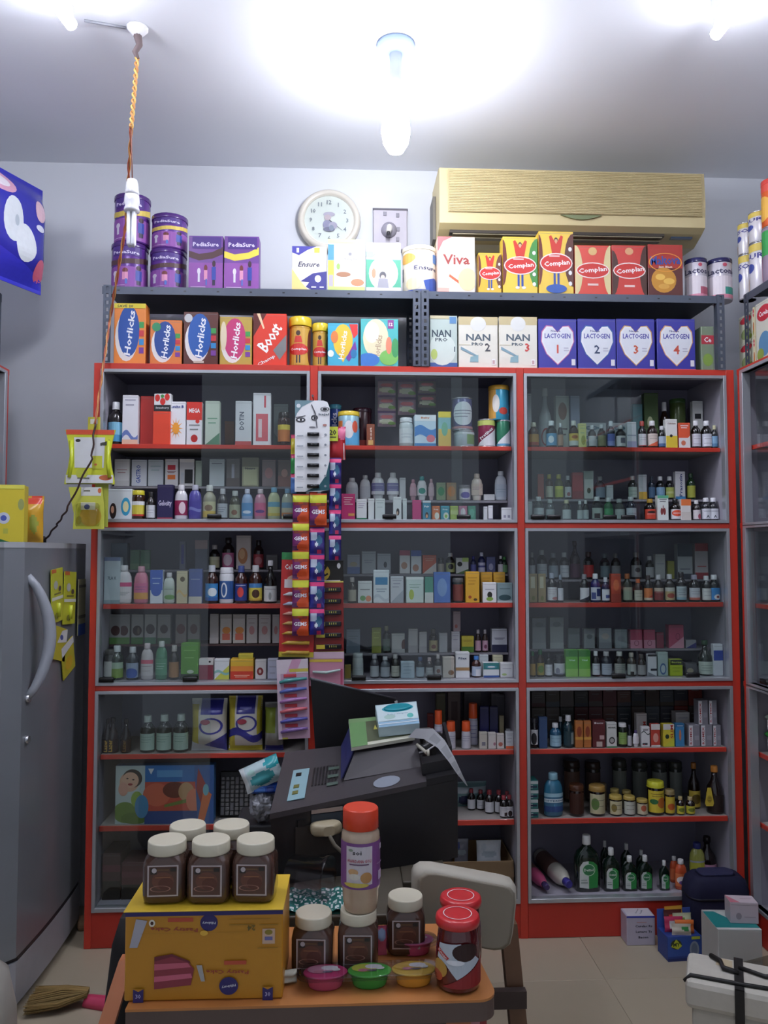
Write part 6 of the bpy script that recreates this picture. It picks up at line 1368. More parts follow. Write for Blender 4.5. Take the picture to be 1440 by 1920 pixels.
# two marker / brush cards: red one with rows, black one
def rowcard(px, Y, label, base, n, ops, maker, tilt=0, name='blister_card'):
    t, w, h = hang_card(px, Y, name, label, 'blister card', '', [], tilt)
    MB().box(-w/2, w/2, -.0009, .0009, 0, h, mat(base, .4), .0004).obj('card', t)
    paint(MB(), ops, w, h, lambda x, y, o, c: (x-w/2, -.0012-o, y)).obj('print', t)
    for i in range(n): maker(t, w, h, i)
    return t
def pen(t, w, h, i):
    y = h*(.60-.093*i); c = ('d8d8e0', 'b0b8d0', 'd89a8a', 'c8a05a', 'c8a03a', 'd0a83a', 'c8a03a')[i % 7]
    MB().tube([(-w*.42, -.006, y-.003), (-w*.25, -.0065, y+.001), (w*.38, -.0065, y+.001)], [.0015, .0062, .0062], gloss(c), 8).obj('pen', t)
rowcard((523, 588, 1036, 1232), 2.632, 'red hanging card holding rows of gold tipped pens', 'bf2420', 7, [('r', 'c8b82a', 0, 0, 1, .05), ('r', '2f8a4a', 0, .93, .5, 1), ('t', 'Cello', 'eee', .25, .86, .05, .3), ('e', 'd8a890', .35, .72, .2, .06), ('r', 'e0d8d8', .1, .66, .5, .74)], pen, 1.5)
def comb(t, w, h, i):
    y = h*(.70-.118*i); m = MB(); m.box(-w*.40, w*.42, -.011, -.002, y-.0078, y+.0078, gloss('17151a'), .002); m.obj('lighter', t)
    m = MB(); m.box(-w*.40, -w*.12, -.0118, -.011, y-.0068, y+.0068, mat(('3a7ad0', '3a7ad0', 'c87a3a', 'b8a83a', 'c8b82a', 'd0b82a')[i], .4)); m.obj('lighter_sticker', t)
    m = MB()
    for k in range(4): m.box(w*(.02+.07*k), w*(.05+.07*k), -.0118, -.011, y-.002, y+.0045, mat('a8a040', .4))
    m.obj('stripe', t)
rowcard((588, 645, 1052, 1232), 2.640, 'black and yellow hanging card with rows of small black lighters', '8a2420', 6, [('r', '17150f', 0, .78, 1, 1), ('e', 'c8a82a', .28, .88, .28, .09), ('p', '17150f', [(.1, .8), (.2, .8), (.5, .96), (.4, .96)]), ('t', 'LL', '17150f', .3, .88, .1, .3, 30), ('r', 'd8cc5a', 0, .775, 1, .79), ('r', 'e8e0d8', .05, .79, .9, .8), ('r', 'b8a82a', 0, 0, 1, .06), ('e', 'e0e0e0', .85, .95, .06, .03)], comb, -.5)
# toothbrush card
def brush(t, w, h, i):
    y = h*(.74-.125*i); c = ('4a9a9a', '5a6ab8', 'b07ab8', 'd86a78', '5a5ab0', '8a6ab0')[i]; x1 = w*.44 if i else w*.46
    MB().tube([(-w*.42, -.007, y-.006), (-w*.2, -.008, y-.001), (w*.1, -.009, y+.002), (x1, -.008, y+.004)], [.004, .0066, .0062, .004], gloss(c), 8).obj('toothbrush', t)
    MB().box(-w*.28, w*.12, -.0032, -.0012, y+h*.035, y+h*.075, mat('c8404a', .4), .0008).obj('red_tab', t)
t = rowcard((523, 582, 1236, 1385), 2.622, 'pink hanging card with six coloured toothbrushes', 'cda6be', 6, [('r', 'e0d2dc', 0, .82, 1, 1), ('p', 'd8a0c0', [(.3, .82), (.6, .82), (.8, 1), (.5, 1)]), ('r', 'd8c84a', .4, .84, 1, .88), ('r', 'c8c040', 0, 0, .3, .02), ('r', 'e0c8d8', 0, 0, .12, .82)], brush, -2)
t = rowcard((580, 645, 1222, 1286), 2.635, 'pink card end with one clear toothbrush above the printer lid', 'c8889e', 1, [('r', 'd8b83a', 0, .7, .95, .78), ('r', 'd8b8c8', 0, .8, 1, 1), ('r', 'b8486a', .9, 0, .96, .5)], lambda t, w, h, i: MB().tube([(-w*.4, -.007, h*.42), (0, -.009, h*.4), (w*.4, -.008, h*.48)], [.004, .005, .003], gloss('b8d0cc'), 8).obj('toothbrush', t), 0)
# ---------------------------------------------------------------- yellow hourglass card at the cabinet's end, with smaller cards
Yc = 2.60; t, w, h = hang_card((122, 216, 806, 908), Yc, 'blister_card', 'yellow waisted card with white panel, hanging by the fridge', 'blister card', '', [])
side = [(0, 0), (1, 0), (.985, .12), (.93, .32), (.90, .55), (.94, .78), (.97, .9), (1, 1)]
oc = [(x, y) for x, y in side[1:]]+[(1-x, y) for x, y in side[1:][::-1]]
MB().prism([(x*w-w/2, y*h) for x, y in oc][::-1], 'y', -.003, .003, mat('d2d822', .4)).obj('card', t, True)
paint(MB(), [('r', 'd8502a', 0.02, .91, .98, 1), ('p', 'dfe2e4', [(.2, .3), (.78, .3), (.8, .86), (.18, .86)]), ('r', 'e4e6e8', .03, .02, .97, .17), ('e', 'c86a3a', .82, .12, .13, .05), ('e', '3a3a30', .26, .8, .05, .03), ('e', '4a4a44', .78, .74, .08, .03), ('p', '4a4a44', [(.72, .7), (.9, .8), (.88, .82), (.7, .72)]), ('r', 'c8cc30', .55, .28, .75, .52), ('e', 'c0c83a', .35, .2, .12, .1), ('r', '6a6a5a', .26, .1, .5, .12), ('r', '3a3a3a', .05, .0, .95, .012), ('e', 'c86a3a', .62, .36, .03, .02)], w, h, lambda x, y, o, c: (x-w/2, -.0034-o, y)).obj('print', t)
for x in (-.40, .40):
    m = MB(); m.tube([(x*w, -.004, h*.12), (x*w*.9, -.005, h*.4), (x*w*.93, -.005, h*.8)], .006, gloss('c8d41c'), 8); m.obj('moulded_edge', t)
t, w, h = hang_card((165, 188, 782, 808), Yc-.001, 'paper_tag', 'small yellow tag above the waisted card', 'tag', '', []); MB().box(-w/2, w/2, -.001, .001, 0, h, mat('c8c02a', .5), .0004).obj('card', t); paint(MB(), [('r', 'd8d8c8', .2, .5, .8, .85)], w, h, lambda x, y, o, c: (x-w/2, -.0012-o, y)).obj('print', t)
t, w, h = hang_card((128, 196, 912, 992), Yc-.004, 'blister_card', 'yellow card with clear pocket hanging below waisted card', 'blister card', '', [])
MB().prism([(-w*.5, h*.98), (-w*.34, h*.35), (-w*.36, 0), (w*.5, .0), (w*.5, h*.5), (w*.42, h*.98)], 'y', -.001, .001, mat('cdd048', .4)).obj('card', t, True)
paint(MB(), [('r', 'dfe2dc', .35, .78, .9, .98), ('e', 'd8703a', .86, .9, .05, .06), ('r', '5a5a40', .42, .88, .6, .91), ('e', 'd0a82a', .62, .3, .3, .24), ('r', 'e6e8ee', .35, .45, .75, .62), ('e', '3a4aa8', .52, .52, .08, .06), ('e', 'b0a82a', .3, .2, .08, .1)], w, h, lambda x, y, o, c: (x-w/2, -.0013-o, y)).obj('print', t)
MB().rrect([(h*.06, w*.30, .012, .01), (h*.10, w*.32, .014, .012), (h*.55, w*.32, .014, .012), (h*.6, w*.28, .006, .01)], clear('f2f2e0', .05, 'plastic'), c=(w*.08, -.0165)).obj('clear_pocket', t)
t, w, h = hang_card((178, 203, 908, 988), Yc+.008, 'blister_card', 'narrow yellow card tucked behind the clear pocket card', 'blister card', '', []); MB().box(-w/2, w/2, -.001, .001, 0, h, mat('a8ae3a', .4), .0004).obj('card', t)
# ---------------------------------------------------------------- cable from ceiling hook, hanging unlit lamp
a = PZ(258, 52, CEIL); Yw = a.y
t = thing('ceiling_hook', 'white plaster hook in ceiling with cable knotted round', 'hook', (a.x, a.y, CEIL))
MB().lathe([(.004, -.03), (.02, -.016), (.03, -.004), (.03, -.0005)], mat('d8d8dc', .8, 0, .1, 60, .3, 0, .5), 12).obj('plaster', t)
MB().tube([(0, 0, -.02), (.006, 0, -.05), (-.006, 0, -.07), (.002, 0, -.09)], [.012, .009, .008, .005], mat('6a5a5a', .7), 8).obj('hook_body', t)
c0_, c1_ = PZ(158, 36, CEIL), PZ(244, 50, CEIL)
q_ = thing('wire_channel', 'thin grey wire run on ceiling from tube light to hook', 'wire', tuple(c0_)); MB().tube([(0, 0, -.004), (c1_.x-c0_.x-.012, c1_.y-c0_.y, -.004)], .0038, mat('a2a4ac', .6), 6).obj('wire', q_)
lz = P(250, 335, Yw).z; zw = lambda y, x=255: P(x, y, Yw).z; xw = lambda x, y: P(x, y, Yw).x
t = thing('lamp_cable', 'orange twisted cable from ceiling hook past hanging lamp to fridge', 'cable', (0, 0, 0))
def twist(p0, p1, n, amp, ph=0):
    p0, p1 = Vector(p0), Vector(p1); return [tuple(p0.lerp(p1, i/n)+Vector((amp*math.cos(i*.9+ph), amp*math.sin(i*.9+ph), 0))) for i in range(n+1)]
CO, CDk = mat('c88a4a', .5), mat('7a4a3a', .5)
top = (a.x, Yw, CEIL-.085); mid = (xw(246, 240), Yw, zw(240)); lampt = (xw(248, 336), Yw, lz+.0008); pD = P(206, 600, D-.02); pE = P(178, 795, Yc-.022); pF = PX(82, 1006, -1.0); pF.z = ftop+.006
MB().tube(twist(top, mid, 40, .004), .0032, CO, 6).obj('strand', t); MB().tube(twist(top, mid, 40, .004, 3.1), .0032, mat('d8b05a', .5), 6).obj('strand', t)
MB().tube([mid, lampt], .0018, CDk, 6).obj('lamp_wire', t)
m2 = P(236, 420, 2.45)
MB().tube(twist(mid, m2, 20, .003)+twist(m2, pD, 20, .003)[1:]+twist(pD, pE, 24, .0025)[1:], .0026, CO, 6).obj('strand', t)
MB().tube(twist(mid, m2, 20, .003, 3.1)+twist(m2, pD, 20, .003, 3.1)[1:]+twist(pD, pE, 24, .0025, 3.1)[1:], .0026, mat('b0583a', .5), 6).obj('strand', t)
pG = P(172, 860, Yc-.03); pH = P(124, 958, Yc-.03); pI = PX(106, 985, -.94)
cur = [Vector(pE), Vector(pG), Vector(pH), Vector(pI), Vector(pF)]; pts = []
for i in range(len(cur)-1): pts += twist(cur[i], cur[i+1], 12, .0022)[:-1]
MB().tube(pts+[tuple(pF)], .0032, mat('3a2420', .5), 6).obj('dark_flex', t); MB().lathe([(.006, 0), (.009, .002), (.008, .02), (.003, .024)], BLK, 10, c=(pF.x, pF.y)).obj('plug', t)
bpy.data.objects['plug'].location.z = ftop+.0005
t = thing('hanging_lamp', 'unlit white compact fluorescent lamp hanging on the cable', 'lamp', (lampt[0], Yw, lz)); u = (zw(335)-zw(455))/120
MB().lathe([(.004, 0), (9*u, -3*u), (11*u, -10*u), (12*u, -22*u), (13*u, -28*u), (12*u, -30*u)][::-1], gloss('e4e4e8'), 20).obj('lamp_holder', t)
MB().lathe([(11*u, -31*u), (13*u, -32*u), (14*u, -45*u), (12*u, -52*u), (14*u, -58*u), (14*u, -62*u), (6*u, -64*u)][::-1], gloss('dcdce2'), 20).obj('lamp_base', t)
for k in range(4):
    q = R(45+90*k); x, y = 5.5*u*math.cos(q)*1.1, 5.5*u*math.sin(q); MB().tube([(x, y, -62*u), (x, y, -122*u), (x*.6, y*.6, -126*u)], 3.6*u, mat('e8ebf2', .3), 8).obj('lamp_tube', t)
# ---------------------------------------------------------------- things on and at the fridge
t = thing('carton', 'yellow carton standing on the fridge top', 'carton', (PX(14, 1000, -1.0).x, PX(14, 1000, -1.0).y+.02, ftop+.0005), R(12), 'yellow goods on the fridge top')
X = -1.0; yy = PX(14, 1000, X).y; w = .085; hh = P(16, 910, yy).z-ftop
p_carton(t, w, hh, .07, 'd8c41c', [('e', '9aa05a', .9, .66, .1, .1), ('e', 'c8ccd8', .35, .42, .2, .1), ('e', '4a5ab0', .35, .42, .1, .05), ('r', 'b8b83a', .35, .15, .5, .24), ('r', 'e8e04a', 0, .93, 1, 1), ('p', '1f6a3a', [(0, 0), (.6, 0), (0, .1)])])
p = PX(55, 1000, -1.0)
t = thing('snack_packet', 'yellow and orange crumpled packet on the fridge top', 'packet', (-1.0, p.y, ftop+.0005), R(8), 'yellow goods on the fridge top'); hh = P(55, 930, p.y).z-ftop
p_pouch(t, .085, hh, .045, 'd8a41e', [('p', 'd8401e', [(.3, .85), (.9, .8), (.95, 1), (.6, 1)]), ('e', 'e0b8b8', .2, .35, .2, .2), ('e', 'b82a2a', .2, .6, .15, .1), ('e', 'a0a83a', .7, .4, .15, .2), ('r', 'e8dfe0', 0, .1, .3, .3)], seed=12)
def fcard(px0, px1, py0, py1, label, ops, base, rz=0, tilt=0):
    X = FX+.016; ya, yb = PX(px0, (py0+py1)/2, X).y, PX(px1, (py0+py1)/2, X).y; zt = PX((px0+px1)/2, py0, X).z; zb = PX((px0+px1)/2, py1, X).z
    t = thing('blister_card', label, 'blister card', (X+.002, (ya+yb)/2, zb), 0, 'yellow cards stuck on the fridge door', (0, R(tilt), R(90))); w, h = yb-ya, zt-zb
    MB().box(-w/2, w/2, -.0015, .0015, 0, h, mat(base, .4), .0004).obj('card', t); paint(MB(), ops, w, h, lambda x, y, o, c: (x-w/2, -.0019-o, y)).obj('print', t)
    return t, w, h
yo = [('r', 'c8682a', .0, .93, .4, 1), ('e', 'b8bcb0', .35, .7, .18, .08), ('r', 'dfe2d0', 0, .42, 1, .48), ('e', '5a4a40', .7, .62, .12, .05), ('r', '7a7a3a', .2, .52, .8, .55), ('e', '8a8a30', .4, .12, .15, .06)]
for k, (a0, a1, tl) in enumerate(((96, 117, -4), (117, 139, 3))):
    t, w, h = fcard(a0, a1, (1066, 1072)[k], (1166, 1170)[k], ('yellow hanging sachet pair on fridge door, one nearer the handle', 'yellow hanging sachet pair on fridge door, one farther from handle')[k], yo, 'c6c822', 0, tl)
    m = MB(); m.tube([(0, -.005, h*.1), (0, -.006, h*.36)], .006, gloss('c8d02a'), 8); m.obj('bulge', t)
fcard(94, 120, 1176, 1238, 'tilted yellow and white card low on the fridge door', [('p', 'dfe0dc', [(.3, .5), (1, .6), (1, 1), (.6, .9)]), ('e', '4a5aa0', .6, .7, .12, .08)], 'c8bc24', 0, 12)
fcard(118, 140, 1200, 1262, 'small yellow card with white top, lowest on the fridge', [('p', 'e0e2e0', [(0, .7), (1, .8), (1, 1), (0, 1)]), ('e', 'd8b020', .5, .35, .3, .2)], 'c8bc24', 0, -16)
fcard(145, 158, 1086, 1190, 'narrow pale strip with blue end on the fridge door', [('r', '3a5ab0', 0, 0, 1, .2), ('r', '6a6a58', 0, .3, 1, .36), ('r', '6a6a58', 0, .85, 1, .9)], 'a8a680', 0, 0)
# ================================================================ table in front
TZ = .565; ty0 = PZ(500, 1886, TZ).y; WOOD = mat('b8763a', .4, 0, .18, 7, .5, .15); WE = mat('5a4a44', .5, 0, .1, 10)
tx0 = PZ(238, 1886, TZ).x; tx1 = PZ(925, 1850, TZ).x; ty1 = 1.56
t = thing('wooden_table', 'small wooden table with rounded corner holding jars', 'table', ((tx0+tx1)/2, ty0, 0)); w = tx1-tx0
m = MB(); cr = .03; poly = [(-w/2, .0), (w/2-cr, 0)]+[(w/2-cr+cr*math.sin(R(15*k)), cr-cr*math.cos(R(15*k))) for k in range(1, 7)]+[(w/2-.02, ty1-ty0), (-w/2, ty1-ty0)]
m.prism([(x, y) for x, y in poly], 'z', TZ-.004, TZ, WOOD); m.obj('table_top', t, True)
m = MB(); m.prism([(x*.998, y+.0004) for x, y in poly], 'z', TZ-.034, TZ-.0042, WE); m.obj('edge_board', t, True)
for sx in (-1, 1):
    for yy in (.05, ty1-ty0-.06):
        m = MB(); x = sx*(w/2-.06); m.hexa([(x-.02+sx*.05, yy-.02, 0), (x+.02+sx*.05, yy-.02, 0), (x+.02+sx*.05, yy+.02, 0), (x-.02+sx*.05, yy+.02, 0), (x-.02, yy-.02, TZ-.035), (x+.02, yy-.02, TZ-.035), (x+.02, yy+.02, TZ-.035), (x-.02, yy+.02, TZ-.035)], mat('a8643a', .45, 0, .15, 8)); m.obj('leg', t)
beam_ = [P(240, 1795, 1.50), P(196, 1935, 1.42)]
m = MB(); p0_, p1_ = beam_[1], beam_[0]; p0_ = p1_+(p0_-p1_)*3.2; p0_ = p1_+(p0_-p1_)*((p1_.z-.002)/(p1_.z-p0_.z)); ox = Vector(((tx0+tx1)/2, ty0, 0))
m.hexa([tuple(p0_-ox+Vector(v)) for v in ((-.017, -.012, 0), (.017, -.012, 0), (.017, .012, 0), (-.017, .012, 0))]+[tuple(p1_-ox+Vector(v)) for v in ((-.013, -.012, 0), (.013, -.012, 0), (.013, .012, 0), (-.013, .012, 0))], mat('b0683c', .45, 0, .12, 8)); m.obj('splayed_leg', t)
MB().box(-w/2+.07, w/2-.07, .04, .06, TZ-.10, TZ-.035, mat('4a3a34', .5)).obj('apron', t)
MB().box(-.0, .07, -.004, .04, TZ-.06, TZ-.0345, mat('6a5c58', .5), .002).obj('drawer_pull', t)
# wooden chair behind with white padded back
CHW = mat('6a4a30', .5, 0, .2, 8); Yh = 1.66
t = thing('wooden_chair', 'wooden chair with worn white padded backrest', 'chair', (0, 0, 0))
q = lambda px, py, Y=Yh: P(px, py, Y)
out = [(772, 1636), (776, 1626), (788, 1619), (806, 1619), (942, 1644), (958, 1649), (966, 1660), (967, 1678), (960, 1742), (955, 1762), (942, 1772), (925, 1774), (800, 1752), (780, 1740), (772, 1720)]
fr = [q(x, y) for x, y in out]; cx = sum(p.x for p in fr)/len(fr); cz = sum(p.z for p in fr)/len(fr)
rings = []
for s, dy in ((.90, -.030), (.97, -.022), (1.0, -.008), (1.0, .012), (.95, .022)): rings.append([(cx+(p.x-cx)*s, Yh+dy+(.0), cz+(p.z-cz)*s) for p in fr][::-1])
m = MB(); m.loft(rings, mat('b0ab9d', .6, 0, .16, 9, .3, 0, .2)); o = m.obj('backrest', t, True)
rings = [[(cx+(p.x-cx)*s, Yh+dy, cz+(p.z-cz)*s) for p in fr][::-1] for s, dy in ((.90, -.0302), (.92, -.0315), (.86, -.033))]
m = MB(); m.loft(rings, mat('8e8778', .7, 0, .22, 7, .3, 0, .2), cap0=False); m.obj('backrest_pad', t, True)
a, b = q(952, 1745, Yh+.04), q(990, 1990, Yh-.02)
def beam(p0, p1, wx, wy, m): p0, p1 = Vector(p0), Vector(p1); return MB().hexa([(p0.x-wx, p0.y-wy, p0.z), (p0.x+wx, p0.y-wy, p0.z), (p0.x+wx, p0.y+wy, p0.z), (p0.x-wx, p0.y+wy, p0.z), (p1.x-wx, p1.y-wy, p1.z), (p1.x+wx, p1.y-wy, p1.z), (p1.x+wx, p1.y+wy, p1.z), (p1.x-wx, p1.y+wy, p1.z)], m)
beam((b.x+.01, Yh-.02, 0), (a.x, Yh+.04, a.z+.02), .017, .016, CHW).obj('leg', t)
xl = q(800, 1745, Yh+.04).x; beam((xl, Yh-.02, 0), (xl, Yh+.04, a.z+.02), .017, .016, CHW).obj('leg', t)
SZ = .40
zr_ = P(935, 1853, Yh).z; MB().box(xl-.015, b.x, Yh-.015, Yh+.003, zr_-.034, zr_, mat('3a2c28', .6)).obj('rail', t)
MB().box(xl+.02, tx1-.02, 1.585, Yh-.02, SZ-.02, SZ+.01, mat('3a2c28', .6), .005).obj('seat', t)
for xx in (xl+.05, tx1-.05): beam((xx, 1.60, 0), (xx, 1.60, SZ-.02), .015, .015, CHW).obj('leg', t)
# ---------------------------------------------------------------- cake carton with jars
bx0, bx1 = P(234, 1800, ty0+.02).x, P(531, 1800, ty0+.02).x; YB_ = ty0+.02; w = bx1-bx0; h = P(380, 1708, YB_).z-TZ; dB = .135
t = thing('cake_carton', 'large yellow cake carton under five brown jars', 'carton', ((bx0+bx1)/2, YB_+dB/2, TZ+.0005), R(-.6))
CY_ = mat('bd8204', .4, 0, .05, 9); m = MB(); m.box(-w/2, w/2, -dB/2, dB/2, 0, h, CY_, .002); m.obj('carton', t)
m = MB(); m.box(-w/2-.002, w/2+.001, -dB/2-.004, dB/2, h+.0002, h+.002, mat('d8b41a', .4, 0, .04), .0006); m.obj('lid_flap', t)
B = '2a2468'
ops = [('r', B, 0, .945, 1, 1), ('g', B, .53, .865, .056, .095, .84), ('e', B, .53, .865, .05, .085), ('t', 'Pillsbury', 'c8ccd8', .53, .865, .035, .085, 180), ('r', 'b8482a', .27, .88, .43, .925), ('t', 'Pastry Cake', '9a4030', .31, .80, .055, .30, 178), ('e', 'ddd8c8', .17, .87, .02, .04), ('e', '4a2a20', .17, .87, .010, .02), ('p', 'a8a8b4', [(.03, .6), (.08, .6), (.14, .9), (.07, .92)]),
    ('r', 'c8a890', .87, .62, .95, .79), ('e', '8a7a20', .91, .75, .025, .03), ('r', '6a6aa0', .885, .66, .935, .7), ('t', '24', '6a5a20', .80, .8, .06, .05, 180), ('r', '9a7418', .66, .835, .82, .845), ('r', '9a7418', .66, .90, .92, .905), ('r', '9a7418', .85, .83, .97, .84), ('r', '9a7418', .84, .57, .97, .58), ('r', 'a87c10', .1, .757, .78, .76), ('e', 'e0b030', .50, .755, .025, .03),
    ('p', '8a3040', [(.19, .14), (.42, .18), (.44, .36), (.40, .44), (.30, .50), (.19, .49)]), ('p', 'c8607a', [(.19, .22), (.43, .26), (.42, .31), (.19, .28)]), ('p', 'c05a70', [(.19, .35), (.42, .38), (.40, .43), (.19, .42)]), ('p', '6a2030', [(.19, .45), (.3, .50), (.42, .42), (.41, .45), (.3, .53), (.19, .5)]), ('p', 'a8a8a8', [(.455, .40), (.49, .40), (.51, .22), (.485, .22)]),
    ('r', 'b8482a', .63, .40, .77, .445), ('t', 'Pastry Cake', '9a3828', .65, .325, .055, .27, 178), ('g', B, .66, .165, .06, .10, .84), ('e', B, .66, .165, .053, .09), ('t', 'Pillsbury', 'c8ccd8', .66, .165, .035, .09, 190), ('r', B, .06, 0, .125, .145), ('p', 'bd8204', [(.06, .15), (.125, .15), (.0925, .12)]), ('t', '30', 'a8a8d0', .092, .07, .05, 0), ('r', B, .875, 0, .94, .145), ('p', 'bd8204', [(.875, .15), (.94, .15), (.9075, .12)]), ('t', '30', 'a8a8d0', .908, .07, .05, 0)]
paint(MB(), ops, w, h, flat(w, dB)).obj('print', t)
def jar(x, y, z, label, rz=0, s=1.0):
    t = thing('jar', label, 'jar', (x, y, z), rz, 'brown jars with cream lids'); a = .0345*s; H = .093*s
    CP = mat('4a3228', .14, 0, .14, 45, .5, .5)
    MB().rrect([(0, a*.86, a*.86, a*.4), (.004, a*.97, a*.97, a*.42), (.012, a, a, a*.42), (.058*s, a, a, a*.42), (.068*s, a*.95, a*.95, a*.6), (.074*s, a*.82, a*.82, a*.8), (.077*s, a*.8, a*.8, a*.8)], CP, 6).obj('jar_body', t)
    m = MB(); n = 36; rr = a*.90
    m.lathe([(rr, .074*s), (rr*1.01, .076*s), (rr, .091*s), (rr*.96, .0932*s), (rr*.90, .0925*s)], mat('cfc9b2', .4, 0, .03), 36); m.obj('lid', t)
    paint(MB(), [('r', 'b8acac', 0, 0, 1, 1), ('r', '55382c', .05, .045, .95, .955), ('e', '6a4030', .5, .5, .36, .28), ('e', '5a3024', .6, .4, .25, .2), ('g', '9a7060', .42, .25, .34, .1, .86), ('r', '2a2420', .10, .72, .3, .92), ('e', 'b8b0b4', .22, .84, .08, .08), ('r', '2a2420', .74, .8, .92, .92), ('r', '6a5030', .3, .84, .7, .88), ('r', '8a5a3a', .25, .6, .75, .64)], a*1.42, a*1.42, lambda xx, yy, o, c: (xx-a*.71, -a-.0006-o, .014+yy)).obj('label', t)
    return t
bz = TZ+h+.003
for k, (px, py) in enumerate(((303, 1698), (388, 1698), (474, 1696))):
    p = PZ(px, py, bz); jar(p.x, p.y+.036, bz, 'brown jar with cream lid, %s on the front of the yellow carton' % ('first from the fridge', 'middle one', 'one nearest the orange lidded jar')[k] if k < 2 else 'brown jar on front of yellow carton, end nearest the table jars', R((2, -2, -4)[k]))
f = (303, 388, 474); ybk = PZ(388, 1698, bz).y+.036+.073
for k, px in enumerate((352, 434)):
    jar(P(px, 1560, ybk).x, ybk, bz, 'brown jar in the back row of the yellow carton, %s' % ('nearer the fridge', 'nearer the printer')[k], R(6-4*k))
TJ = TZ+.0004
def tj(px, ydep, label, rz): jar(P(px, 1720, ydep).x, ydep, TJ, label, rz)
tj(588, 1.375+.035, 'brown jar on the table beside the yellow carton', R(-5)); tj(672, 1.385+.035, 'brown jar on the table carrying the orange lidded jar', R(-3)); tj(760, 1.47, 'brown jar on the table beside the red lidded jars', R(-2))
# orange lidded jar on the middle jar
Yj = 1.42; z0 = TJ+.0937; X = P(676, 1660, Yj).x; H = P(676, 1512, Yj+.0).z-z0; r = .0335
t = thing('jar', 'tall jar with orange lid and purple label standing on another jar', 'jar', (X, Yj, z0), R(4))
MB().lathe([(r*.82, 0), (r*.86, .003), (r*.93, .02*1), (r*.94, .034), (r, .040), (r, .7*H), (r*.97, .76*H), (r*.86, .79*H), (r*.86, .82*H)], mat('b9a48c', .2, 0, .12, 40, .5, .4), 30).obj('jar_body', t)
MB().lathe([(r*.9, .80*H), (r*.93, .805*H), (r*.92, .985*H), (r*.86, H)], mat('d8401e', .35, 0, .04), 36).obj('lid', t)
nf = 16; W = 2*math.pi*r*nf/30; z1, z2 = .043, .695*H
paint(MB(), [('r', '7a4a8a', 0, 0, 1, 1), ('r', 'c8c4cc', .24, .1, .66, .93), ('t', 'soi', '2a2a30', .42, .80, .09, .14), ('e', '8a9a8a', .32, .85, .04, .03), ('t', 'ANARDANA GOLI', 'b04a5a', .45, .62, .07, .38), ('r', '6a4a6a', .3, .53, .6, .56), ('e', 'c8a070', .36, .38, .08, .07), ('e', 'b88a50', .56, .26, .09, .12), ('e', 'd0d0c8', .38, .28, .09, .07), ('e', 'c8b84a', .4, .1, .2, .05), ('r', 'b8a8c8', .78, .15, .9, .35), ('r', 'c8bcd0', .82, .8, .9, .92), ('r', '9a7aa8', .74, .5, .92, .53)], W, z2-z1, curved(r, nf, z1, 30, 1, W), chop(nf, W), .0006).obj('label', t)
# red lidded jars
def redjar(px, Yv, pyt, label, full=True):
    r = .036; X = P(px, 1750, Yv).x; H = P(px, pyt, Yv).z-TJ; t = thing('sauce_jar', label, 'jar', (X, Yv, TJ), R(-10), 'red lidded sauce jars')
    MB().lathe([(r*.86, 0), (r*.98, .004), (r*1.02, .02), (r*.98, .55*H), (r*.88, .80*H), (r*.80, .86*H), (r*.80, .9*H)], mat('5a1418', .08, 0, .1, 20, .6, .6), 30).obj('jar_body', t)
    m = MB(); m.lathe([(r*.90, .86*H), (r*1.0, .87*H), (r*1.02, .93*H), (r*.98, .985*H), (r*.90, H), (r*.72, .996*H)], mat('c8242a', .3, 0, .03, 20, .5, .3), 36); o = m.obj('lid', t)
    ring = MB(); vs = []; n = 36
    for rr in (r*.62, r*.66): vs += [(rr*math.cos(2*math.pi*i/n), rr*math.sin(2*math.pi*i/n), .9965*H+.0008) for i in range(n)]
    ring.add(vs, [(i, n+i, n+(i+1) % n, (i+1) % n) for i in range(n)], mat('e8dada', .4)); ring.obj('white_ring', t)
    if full:
        nf = 16; W = 2*math.pi*r*nf/30
        paint(MB(), [('p', 'b8c4d0', [(.25, .95), (.55, 1), (.85, .55), (.5, .2), (.35, .5), (.2, .6)]), ('e', '2a0e10', .62, .8, .18, .2), ('p', '8a1a20', [(.3, 0), (.95, 0), (.95, .62)]), ('p', 'b83030', [(.2, .75), (.36, .6), (.4, .66), (.24, .85)]), ('t', 'Kissan', 'd8d0d0', .3, .72, .07, .16, -35), ('e', 'b8903a', .25, .38, .12, .2), ('e', 'a84a2a', .2, .2, .1, .12), ('e', 'dfe4ec', .48, .58, .12, .06)], W, .62*H, curved(r*1.02, nf, .04*H+.006, 30, 1, W), chop(nf, W), .0008).obj('label', t)
redjar(858, 1.345, 1712, 'jar of red sauce with red lid, nearer one on the table'); redjar(864, 1.43, 1678, 'jar of red sauce with red lid, behind the nearer one', False)
